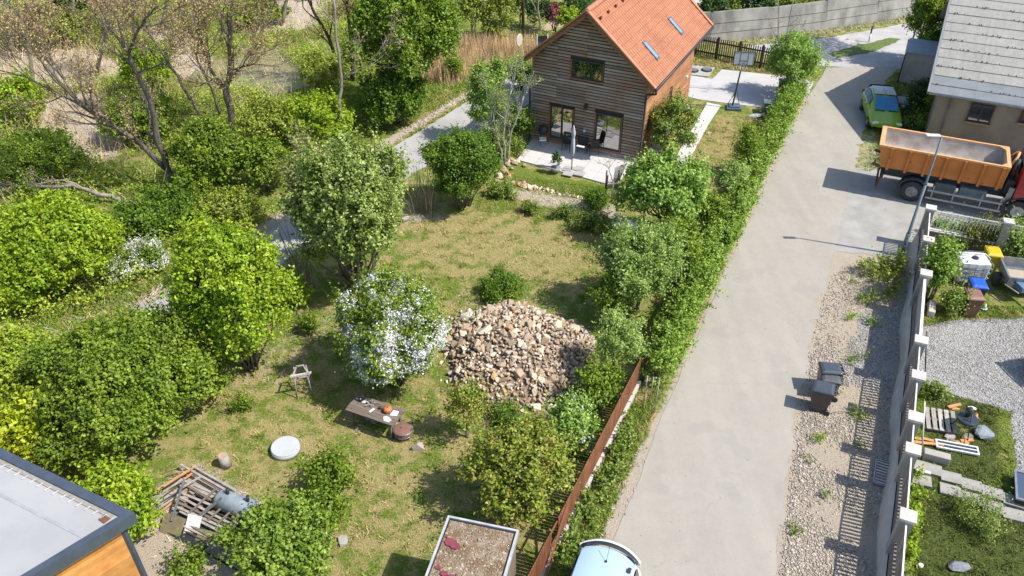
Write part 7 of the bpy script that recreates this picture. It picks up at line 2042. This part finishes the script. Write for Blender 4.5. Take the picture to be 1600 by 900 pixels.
veg('yard_shrub', 'grey-green shrub behind the front railing near the right edge', 'shrub', 1588, 385, 32, 30, lf_sage, m=8, size=.11, shoots=.3)
veg('yard_shrub', 'small weed bush beside the brown bin', 'shrub', 1492, 478, 16, 18, lf_weed, m=5, size=.10)
veg('yard_shrub', 'low yellowish-green shrub in the dark lawn below the garden path', 'shrub', 1535, 805, 40, 30, lf_weed, m=9, size=.07, dens=.22, shoots=.3, zr=.28)
veg('ivy_shrub', 'bright leafy shrub between the green car and the old house', 'shrub', 1436, 190, 22, 13, lf_maple2, m=7, size=.13, dens=.7)
veg('ivy_shrub', 'dark shady shrub at the old house corner', 'shrub', 1434, 160, 18, 28, lf_dark, m=7, size=.12, dens=.7)
veg('ivy_shrub', 'tall green ivy growth on the corner of the old house', 'shrub', 1458, 160, 12, 36, lf_mid, m=8, size=.11, dens=.5)
veg('lane_tree', 'leafy tree behind the old house roof edge', 'tree', 1462, 38, 40, 48, lf_mid, lift=.8, m=12, size=.15, dens=.8, trunk=.12)
veg('lane_tree', 'darker shrub below the tree at the lean-to', 'shrub', 1452, 78, 22, 24, lf_deep, m=6, size=.13, dens=.7)
b_ = G(1458, 92)
T = thing('tall_tree', 'tall tree behind the lean-to whose crown rises beyond the top edge', 'tree', tuple(b_))
lob_ = sublobes(2.4, 2.4, 2.2, 8.2, 14, .36)
C, Nn = crown(lob_, 9000, .3, 9, .6, zmin=4); V, F = kites(C, Nn, .16, .10); link('crown', fast_mesh('crown', V, F, lf_mid), T)
mb = MB(); limb(mb, (0, 0, 0), (0, .2, 6.5), .2, .12, 6, .02, 9)
for c, r in lob_[1:]: limb(mb, (0, .15, 5.6), Vector(c), .08, .02, 4, .06, 6)
mb.build('trunk', m_bark, T)
for k, (px, py, rr, lf_) in enumerate(((1335, 445, .3, lf_weed), (1352, 470, .35, lf_weed), (1330, 498, .25, lf_lime), (1362, 505, .3, lf_weed), (1330, 566, .22, lf_weed), (1305, 615, .2, lf_weed), (1280, 688, .22, lf_lime), (1262, 720, .16, lf_weed), (1290, 775, .18, lf_weed), (1340, 650, .3, lf_weed), (1350, 560, .3, lf_weed), (1240, 830, .2, lf_weed), (1350, 700, .25, lf_weed))):
    q = G(px, py); T = thing('gravel_weed', 'small weed clump in the roadside gravel, %s from the top' % ['first', 'second', 'third', 'fourth', 'fifth', 'sixth', 'seventh', 'eighth', 'ninth', 'tenth', 'eleventh', 'twelfth', 'thirteenth'][sorted([445,470,498,505.5,566,615,688,720,775,650,560,830,700]).index(py if (px, py) != (1362, 505) else 505.5)], 'weeds', tuple(q), 0, 'weed clumps in the gravel')
    lb_ = sublobes(rr, rr, rr * .35, rr * .2, 5, .45); C, Nn = crown(lb_, int(260 * (rr / .25) ** 2), .10, 6, .6); V, F = kites(C, Nn, .075, .04); link('foliage', fast_mesh('foliage', V, F, lf_), T)
for (px, py, h, lb) in ((1357, 66, 1.1, 'black and white marker post on the grass verge'),):
    q = G(px, py); T = thing('marker_post', lb, 'post', tuple(q)); MB().tube([(0, 0, 0), (0, 0, h * .55)], .05, 8).build('lower_post', m_white, T); MB().tube([(0, 0, h * .55), (0, 0, h)], .055, 8).build('band', m_black, T)
for (px, py, ty, lb, r_) in ((1417, 92, -5, 'thin grey lamp pole by the lean-to', .05), (1428, 92, 30, 'weathered wooden pole next to the thin grey lamp pole', .06)):
    q = G(px, py); top = PY(px + (22 if ty < 0 else 12), ty, q.y); T = thing('utility_pole', lb, 'pole', tuple(q)); MB().tube([(0, 0, 0), (0, 0, (top.z))], r_, 8).build('pole', m_galv if ty < 0 else m_woodold, T)

# left: scrub, big tree, bare trees
veg('lime_scrub', 'yellow-green thicket at the left edge above the path verge', 'shrub', 82, 392, 98, 78, lf_lime, m=20, lob=.30, size=.15, dens=.85)
veg('lime_scrub', 'darker lower flank of the thicket at the left edge', 'shrub', 30, 455, 50, 40, lf_lime, m=9, size=.14)
veg('green_scrub', 'fresh green bush behind the forked grey trunk', 'shrub', 328, 255, 62, 56, lf_mid, m=14, lob=.32, size=.15, dens=.8)
veg('green_scrub', 'dark undergrowth bush below the leaning trunk', 'shrub', 250, 335, 66, 44, lf_deep, m=12, lob=.34, size=.13, dens=.6)
veg('green_scrub', 'yellowish bush above the tall shrub near the path', 'shrub', 355, 338, 50, 38, leafmat('leaf_y3', (0.10, 0.16, 0.02), (0.18, 0.22, 0.035), (0.25, .27, .04), .32), m=11, size=.14, dens=.6)
veg('green_scrub', 'green bush on the bank left of the maple bush', 'shrub', 415, 262, 42, 44, lf_mid, m=10, size=.15, dens=.7)
veg('green_scrub', 'bright bush at the base of the slim grey tree', 'shrub', 500, 195, 56, 46, lf_lime, m=12, size=.16, dens=.6)
veg('green_scrub', 'yellowish scrub on the bank below the pond', 'shrub', 425, 195, 46, 38, lf_far, m=9, size=.15, dens=.5)
veg('green_scrub', 'olive scrub right of the pond', 'shrub', 500, 115, 44, 34, lf_far, m=9, size=.15, dens=.4)
veg('green_scrub', 'green bush at the far left edge above the sand', 'shrub', 30, 160, 44, 40, lf_lime, m=9, size=.17, dens=.6)
veg('green_scrub', 'green bush between the two sand patches', 'shrub', 50, 235, 56, 36, lf_mid, m=9, size=.16, dens=.5)
veg('green_scrub', 'light bush in the middle of the bare trees', 'shrub', 232, 110, 44, 50, lf_lime, m=10, size=.16, dens=.45)
veg('green_scrub', 'green bush around the foot of the bare trees', 'shrub', 220, 185, 60, 46, lf_mid, m=11, size=.15, dens=.6)
veg('green_scrub', 'low green bush left of the fallen trunk', 'shrub', 70, 262, 66, 28, lf_mid, m=10, size=.14, dens=.5)
veg('green_scrub', 'olive bush in the upper left corner', 'shrub', 80, 40, 70, 36, lf_far, m=11, size=.19, dens=.5)
veg('green_scrub', 'dark olive bush at the top edge above the bare trees', 'shrub', 115, 22, 30, 30, lf_dark, m=7, size=.18, dens=.4)
veg('green_scrub', 'olive bush at the top edge left of the slim tree', 'shrub', 400, 22, 50, 20, lf_far, m=8, size=.19, dens=.4)
veg('green_scrub', 'dark shrubs under the big green tree', 'shrub', 612, 160, 58, 48, lf_deep, m=13, lob=.34, size=.15, dens=.9)
veg('broad_tree', 'big dense green tree at the path, its crown cut by the top edge', 'tree', 632, 52, 88, 74, leafmat('leaf_big', (0.07, 0.135, 0.012), (0.125, 0.195, 0.022), (0.19, .26, .035), .34), lift=1.6, m=22, lob=.30, size=.17, dens=1.0, trunk=.22, bark=m_barkd, zr=3.2)
veg('small_bush', 'light green bush at the house left corner', 'shrub', 762, 165, 28, 60, lf_maple2, m=10, lob=.34, size=.12, dens=.75)
veg('small_bush', 'green bush tight against the left house corner', 'shrub', 812, 118, 20, 26, lf_maple2, m=6, size=.12, dens=.8)
veg('small_bush', 'dark foliage at the foot of the multi-stemmed tree', 'shrub', 812, 200, 20, 30, lf_deep, m=6, size=.11, dens=.6)
veg('small_bush', 'low yellow-green growth by the patio left edge', 'shrub', 795, 235, 26, 14, lf_weed, m=6, size=.10, dens=.6)
veg('small_bush', 'green tuft bush on the reed slope', 'shrub', 708, 108, 15, 17, lf_mid, m=5, size=.11, dens=.7)

def Lm(y0, pts, dy=0.0):
    out = []
    for i, p in enumerate(pts):
        out.append(PY(p[0], p[1], y0 + (p[2] if len(p) > 2 else 0)))
    return out
b = G(270, 292); y = b.y
bare_tree('bare_tree', 'leaning grey tree with budding twigs, left of the forked trunk', 'tree', b, [
    (Lm(y, [(272, 300), (266, 275), (248, 225), (240, 175), (222, 130), (200, 80)]), .19, .09),
    (Lm(y, [(200, 80), (180, 55, .5), (150, 0, 1)]), .08, .03), (Lm(y, [(200, 80), (218, 45, -.5), (228, 28, -.8), (252, 8, -1)]), .07, .03),
    (Lm(y, [(262, 268), (215, 220, -.4), (165, 190, -1), (120, 155, -1.5), (68, 100, -2)]), .14, .05), (Lm(y, [(120, 155, -1.5), (90, 115, -1), (10, 25, 0)]), .05, .02), (Lm(y, [(165, 190, -1), (100, 150, -1.4), (40, 120, -2), (0, 110, -2)]), .06, .025)],
    m_bark, depth=4, buds=lf_bud, budn=1, budsize=.085, L=1.5, spread=.5, bspread=.15)
b = G(364, 215); y = b.y
bare_tree('bare_tree', 'upright forked grey tree left of the slim one', 'tree', b, [
    (Lm(y, [(366, 218), (362, 180), (352, 138), (356, 130)]), .2, .15), (Lm(y, [(354, 132), (358, 100), (360, 40), (364, -10)]), .11, .06),
    (Lm(y, [(352, 138), (330, 110, .3), (318, 70, .6), (305, 20, .9), (300, -10, 1)]), .10, .04), (Lm(y, [(358, 128), (380, 100, -.3), (395, 82, -.5), (405, 60, -.6)]), .05, .02), (Lm(y, [(352, 140), (320, 115, -.4), (296, 90, -.8)]), .05, .02), (Lm(y, [(358, 60), (345, 30), (352, 0)]), .05, .03)],
    m_bark, depth=4, buds=lf_bud, budn=1, budsize=.085, L=1.3, bspread=.15)
b = G(310, 180); y = b.y
bare_tree('bare_tree', 'slanting grey trunk between the two larger bare trees', 'tree', b, [
    (Lm(y, [(318, 190), (305, 165), (285, 132), (262, 95), (240, 62), (225, 35)]), .12, .04), (Lm(y, [(345, 180), (332, 140), (315, 110), (300, 75)]), .09, .03)], m_bark, depth=3, buds=lf_bud, budn=2, budsize=.10, L=1.3)
b = G(228, 322); y = b.y
bare_tree('fallen_tree', 'fallen grey trunk lying across the scrub with broken twigs', 'fallen tree', b, [
    (Lm(y, [(230, 325), (190, 312, .2), (140, 298, .4), (115, 290, .5), (50, 292, .6), (-20, 300, .7)]), .12, .06), (Lm(y, [(140, 298, .4), (100, 282, .2), (40, 290, 0)]), .05, .02)], m_barkl, depth=2, buds=lf_bud, budn=1, budsize=.09, L=.8)
b = G(535, 226); y = b.y
bare_tree('slim_tree', 'slim pale grey tree standing before the big green tree', 'tree', b, [
    (Lm(y, [(535, 228), (531, 170), (534, 125), (526, 60), (520, -10)]), .10, .06), (Lm(y, [(536, 122), (556, 112, -.2), (575, 105, -.3), (605, 60, -.6)]), .045, .02)], m_barkl, depth=3, buds=lf_bud, budn=1, budsize=.08, L=1.2, spread=.45)
b = G(552, 125); y = b.y
bare_tree('dark_tree', 'dark multi-stemmed tree behind the slim grey one', 'tree', b, [
    (Lm(y, [(552, 128), (548, 60), (542, -10)]), .15, .1), (Lm(y, [(530, 110), (515, 60), (490, 20), (478, -10)]), .12, .06), (Lm(y, [(562, 110), (566, 60), (575, -5)]), .08, .05)], m_barkd, depth=3, buds=lf_bud, budn=2, budsize=.12, L=1.5)
for i, (px, py, tx, ty, lb) in enumerate(((105, 70, 112, -40, 'bare budding tree at the upper left, second from the edge'), (20, 90, -10, -40, 'bare budding tree at the upper left corner edge'), (185, 60, 200, -60, 'bare budding tree at the top behind the leaning one'), (300, 60, 290, -60, 'bare budding tree at the top near the pond'), (55, 150, 30, 20, 'bare budding tree behind the sand patch at the left'), (150, 120, 165, 0, 'bare thin tree between the sand patches and the leaning tree'), (250, 50, 262, -50, 'bare thin tree at the top left of the pond'), (440, 40, 450, -60, 'bare budding tree at the top right of the pond'))):
    b = G(px, py); y = b.y
    bare_tree('bare_tree', lb, 'tree', b, [(Lm(y, [(px, py), ((px + tx) / 2 + 6, (py + ty) / 2), (tx, ty)]), .14, .06)], m_barkl, depth=4, buds=lf_bud, budn=2, budsize=.11, L=1.7, spread=.6, bspread=.2)
# multi-stemmed tree at the patio
b = G(790, 256); y = b.y
bare_tree('multi_stem_tree', 'pale multi-stemmed bare tree beside the patio with white-grey twigs', 'tree', b, [
    (Lm(y, [(788, 258), (780, 225), (772, 190), (765, 160)]), .05, .025), (Lm(y, [(790, 256), (786, 215), (790, 170), (800, 140)]), .05, .025), (Lm(y, [(793, 256), (796, 215), (808, 180), (818, 150)]), .045, .02)],
    mat('bark_white', (0.45, .42, .38), (0.33, .30, .27), 5, .8), depth=3, buds=leafmat('leaf_small_fresh', (0.13, .20, .04), (0.22, .28, .07), None, .3), budn=2, budsize=.07, L=.8, spread=.5)
b = G(665, 330); T = thing('brushwood', 'upright clump of bare brown twigs left of the round bush', 'brush', tuple(b))
mb = MB()
for k in range(60):
    a = R.uniform(0, 6.28); q = Vector((R.gauss(0, .35), R.gauss(0, .3), 0)); L_ = R.uniform(1.2, 2.6)
    mb.tube([q, q * 1.3 + Vector((0, 0, L_ * .5)), q * 1.8 + Vector((R.gauss(0, .2), R.gauss(0, .2), L_))], [.012, .009, .005], 4, caps=False)
mb.build('twigs', m_twig, T)
b = G(478, 445); T = thing('brushwood', 'tall bare brown shoots at the left foot of the maple bush', 'brush', tuple(b))
mb = MB()
for k in range(26):
    q = Vector((R.gauss(0, .22), R.gauss(0, .2), 0)); L_ = R.uniform(2, 3.4)
    mb.tube([q, q * 1.4 + Vector((-.1, 0, L_ * .5)), q * 2.2 + Vector((-.3 + R.gauss(0, .2), R.gauss(0, .2), L_))], [.02, .014, .006], 5, caps=False)
mb.build('twigs', m_twig, T)
b = G(265, 497); T = thing('brushwood', 'dark thin shoots standing on the path left of the tall shrub', 'brush', tuple(b))
mb = MB()
for k in range(14):
    q = Vector((-.7 + k * .11, R.gauss(0, .1), 0)); mb.tube([q, q + Vector((-.1, 0, .6)), q + Vector((-.25, 0, R.uniform(.9, 1.4)))], [.012, .01, .005], 4, caps=False)
mb.build('twigs', m_barkd, T)

# dry reeds on the slope behind the house
rp = P((660,95),(720,68),(800,70),(880,72),(870,90),(830,98),(790,112),(740,118),(700,135),(655,128))
q = scatter(rp, 5200); n = len(q)
h = rng.uniform(.5, 1.35, n); lean = rng.normal(0, .16, (n, 2)) * h[:, None]; w = rng.uniform(.012, .03, n)
a = rng.uniform(0, 3.14, n)
b0 = np.column_stack([q[:, 0] + np.cos(a) * w, q[:, 1] + np.sin(a) * w, np.zeros(n)]); b1 = np.column_stack([q[:, 0] - np.cos(a) * w, q[:, 1] - np.sin(a) * w, np.zeros(n)])
tp = np.column_stack([q[:, 0] + lean[:, 0], q[:, 1] + lean[:, 1], h])
V = np.stack([b0, b1, tp], 1).reshape(-1, 3)
o = link('dry_reeds', fast_mesh('dry_reeds', V, np.arange(3 * n).reshape(-1, 3), lf_reed)); tag(o, kind='stuff')
# low leafy undergrowth of the wild part
wp = P((0,0),(720,0),(700,60),(640,130),(600,215),(440,330),(200,462),(0,548))
q = scatter(wp, 15000)
ff = np.sin(q[:, 0] * 1.1 + 1.3 * np.sin(q[:, 1] * .7)) + np.sin(q[:, 1] * 1.3 + 1.7 * np.sin(q[:, 0] * .6)) + rng.normal(0, .5, len(q))
zw = zones(q[:, 0], q[:, 1])
q = q[(sdf(q[:, 0], q[:, 1], POND) < 0) & (sdf(q[:, 0], q[:, 1], PATH) < 0) & (ff > -.3) & (zw[:, 1] < .30 + .5 * rng.random(len(q)))]; ff = ff[:0]
per = 9; C = np.repeat(np.column_stack([q, rng.uniform(.05, .75, len(q))]), per, 0) + rng.normal(size=(len(q) * per, 3)) * np.array([.16, .16, .10])
C[:, 2] = np.abs(C[:, 2]) + .03
V, F = kites(C, unit(rng.normal(size=(len(C), 3)) * .6 + np.array([0, 0, .9])), .13, .08)
lf_under = leafmat('leaf_undergrowth', (0.10, 0.17, 0.018), (0.22, 0.28, 0.035), (0.33, 0.38, 0.055), .33, clump=.55)
o = link('ground_cover', fast_mesh('ground_cover', V, F, lf_under)); tag(o, kind='stuff')
# twiggy brush scattered in the wild part
rp = [P((0,0),(700,0),(700,60),(520,130),(400,250),(230,330),(0,360)), P((0,0),(330,0),(260,240),(0,330))]
Q = np.concatenate([scatter(rp[0], 3200), scatter(rp[1], 2600)]); n = len(Q)
h = rng.uniform(.4, 1.6, n); lean = rng.normal(0, .5, (n, 2)) * h[:, None]; w = rng.uniform(.010, .022, n); a = rng.uniform(0, 3.14, n)
b0 = np.column_stack([Q[:, 0] + np.cos(a) * w, Q[:, 1] + np.sin(a) * w, np.zeros(n)]); b1 = np.column_stack([Q[:, 0] - np.cos(a) * w, Q[:, 1] - np.sin(a) * w, np.zeros(n)])
tp = np.column_stack([Q[:, 0] + lean[:, 0], Q[:, 1] + lean[:, 1], h])
V = np.stack([b0, b1, tp], 1).reshape(-1, 3)
o = link('undergrowth', fast_mesh('undergrowth', V, np.arange(3 * n).reshape(-1, 3), lf_reed)); tag(o, kind='stuff')

# ------------------------------------------------------------------ background beyond the garden
def conifer(px, py, h, r, lb, leaf=None):
    q = G(px, py); T = thing('conifer', lb, 'tree', tuple(q), 0)
    lob = []
    for k in range(9):
        t = k / 8; lob.append((np.array([0, 0, .3 + h * (.1 + .85 * t)]), np.array([r * (1 - .85 * t), r * (1 - .85 * t), h * .13])))
    C, Nn = crown(lob, 7000, .16, 8, .4); V, F = kites(C, Nn, .16, .08); link('crown', fast_mesh('crown', V, F, leaf or m_conif), T)
    MB().tube([(0, 0, 0), (0, 0, h * .9)], [.1, .02], 6).build('trunk', m_barkd, T)
for px, py, h, r, lb in ((1100, 46, 3.0, .6, 'dark columnar conifer nearest the house roof end'), (1118, 42, 3.4, .65, 'dark columnar conifer, second from the roof end'), (1140, 40, 1.5, .7, 'short bright conifer between the columnar ones'), (1172, 36, 4.5, .8, 'tall dark conifer in the middle of the row above the wall'), (1190, 34, 4.2, .8, 'tall dark conifer right of the middle one above the wall')):
    conifer(px, py, h, r, lb, leafmat('needles_light', (0.09, .15, .02), (0.15, .2, .03), None, .15) if h < 2 else None)
for i, (cx, cy, rw_, rh_, lf, lb) in enumerate(((1225, 14, 24, 22, lf_far, 'olive shrub above the wall, left of the bare leaders'), (1262, 10, 24, 20, lf_far, 'olive shrub above the wall, right of the bare leaders'), (1300, 4, 26, 18, lf_mid, 'green shrub above the middle of the wall'), (1345, 0, 28, 14, lf_dark, 'dark shrub above the right part of the wall'), (1150, 20, 18, 14, lf_lime, 'bright shrub among the conifers'))):
    veg('hedge_shrub', lb, 'shrub', cx, cy, rw_, rh_, lf, m=7, size=.16, dens=.6)
for i, (cx, cy, rw_, rh_, lf, lb) in enumerate(((735, 22, 34, 36, lf_far, 'olive tree crown right of the lamp post'), (782, 18, 26, 36, lf_far, 'olive tree crown left of the brown pole'), (770, 50, 20, 14, lf_far, 'light olive bush above the reeds'), (845, 22, 26, 24, lf_dark, 'dark tree crown right of the brown pole'), (812, 8, 22, 26, lf_dark, 'dark tree crown behind the brown pole'), (900, 8, 20, 14, lf_dark, 'dark tree crown by the green shed'), (866, 28, 13, 20, lf_red, 'purple-leaved shrub left of the roof peak'), (888, 34, 14, 17, lf_lime, 'bright upright grass shrub beside the roof peak'), (850, 62, 16, 9, lf_far, 'low grey-green bush behind the house'), (700, 60, 12, 30, lf_dark, 'dark undergrowth below the lamp post'))):
    veg('background_tree' if rh_ > 20 and lf is not lf_red else 'background_shrub', lb, 'tree' if rh_ > 20 and lf is not lf_red else 'shrub', cx, cy, rw_, rh_, lf, m=8, size=.17, dens=.5, lift=.3, shoots=.5 if lf is lf_lime else 0)
for px, py, tx, ty, lb in ((737, 68, 760, -10, 'pale bare tree leaning above the reeds'), (848, 62, 842, -30, 'thin grey bare tree beside the meadow')):
    b = G(px, py); y = b.y
    bare_tree('bare_tree', lb, 'tree', b, [(Lm(y, [(px, py), ((px + tx) / 2 - 4, (py + ty) / 2), (tx, ty)]), .08, .04)], m_barkl, depth=3, buds=lf_bud, budn=1, budsize=.1, L=1.2)
surf('meadow', P((815,58),(880,42),(900,60),(850,70),(815,72)), 0.02, mat('meadow_bright', (0.14, 0.24, 0.03), (0.2, .27, .05), 2, .95), amp=.1)
surf('dirt_lane', P((820,50),(860,34),(880,40),(840,56),(815,62)), 0.03, mat('lane_dirt', (0.42, 0.33, 0.22), (0.36, .28, .18), 2, .95), amp=.1)
q = G(716, 82); T = thing('street_lamp', 'grey concrete lamp post at the reed slope beside the big tree', 'street lamp', tuple(q))
MB().tube([(0, 0, 0), (0, 0, 2.2)], .16, 10).build('base', m_conc, T); MB().tube([(0, 0, 2.2), (0, 0, 4.6)], .06, 8).build('pole', m_galv, T); MB().box((-.15, 0, 4.62), (.7, .2, .1)).build('lamp_head', m_white, T)
q = G(817, 60); T = thing('utility_pole', 'reddish-brown wooden pole rising behind the round mirror', 'pole', tuple(q)); MB().tube([(0, 0, 0), (0, 0, 6.5)], [.11, .09], 8).build('pole', mat('pole_brown', (0.14, .08, .055), (0.1, .055, .04), 4, .85), T)
q = G(811, 100); T = thing('traffic_mirror', 'round white-backed traffic mirror on a thin post left of the roof', 'mirror', tuple(q), RD(60))
MB().tube([(0, 0, 0), (0, 0, 1.4)], .03, 8).build('post', m_galv, T); mb = MB(); mb.tube([(0, -.05, 1.55), (0, .0, 1.55), (0, .06, 1.55)], [.36, .40, .3], 24); mb.build('mirror_disc', mat('mirror_shell', (0.55, .5, .42), (0.5, .45, .38), 3, .5), T)
q = G(847, 88); T = thing('notice_board', 'small dark notice board with pale posts behind the roof slope', 'board', tuple(q), RD(8))
MB().span((-.3, -.02, .6), (.3, .03, 1.35)).build('board', m_black, T)
for sx in (-.34, .34): MB().span((sx - .03, -.03, 0), (sx + .03, .04, 1.45)).build('post', m_white, T)
q = G(915, 22); T = thing('green_shed', 'green shed wall with pale corner boards behind the roof peak', 'shed', (q.x, q.y, 0), 0)
MB().span((-.9, 0, 0), (.9, 2, 2.4)).build('wall', mat('shed_green', (0.07, .2, .04), (0.06, .17, .035), 2, .7), T)
for sx in (-.9, .9): MB().span((sx - .14, -.04, 0), (sx + .14, -.003, 2.4)).build('corner_board', m_white, T)
MB().span((-1.1, -.2, 2.4), (1.1, 2.2, 2.5)).build('roof', m_dark, T)
q = G(1088, 20); T = thing('far_yard', 'pale', None) if False else None
surf('far_yard', P((1075,22),(1110,18),(1150,14),(1200,0),(1190,-20),(1060,-20)), 0.02, mat('yard_pale', (0.5, 0.46, 0.38), (0.42, .39, .32), 1, .95), amp=.1)
q = G(1150, 10); T = thing('dark_car', 'dark car roof far behind the conifers', 'car', (q.x, q.y, 0), 0)
MB().span((-.8, -.4, .3), (.8, .4, .8)).build('body', m_dark, T, bevel=.1); MB().span((-.5, -.35, .8), (.5, .35, 1.2)).build('cabin', m_glass, T, bevel=.1)
q0, q1 = G(1120, 24), G(1160, 22); T = thing('far_fence', 'little brown fence behind the conifers', 'fence', tuple(q0), math.atan2((q1 - q0).y, (q1 - q0).x))
mb = MB(); x = 0
while x < (q1 - q0).length: mb.span((x, 0, .1), (x + .08, .02, 1.0)); x += .14
mb.build('pickets', m_woodold, T)
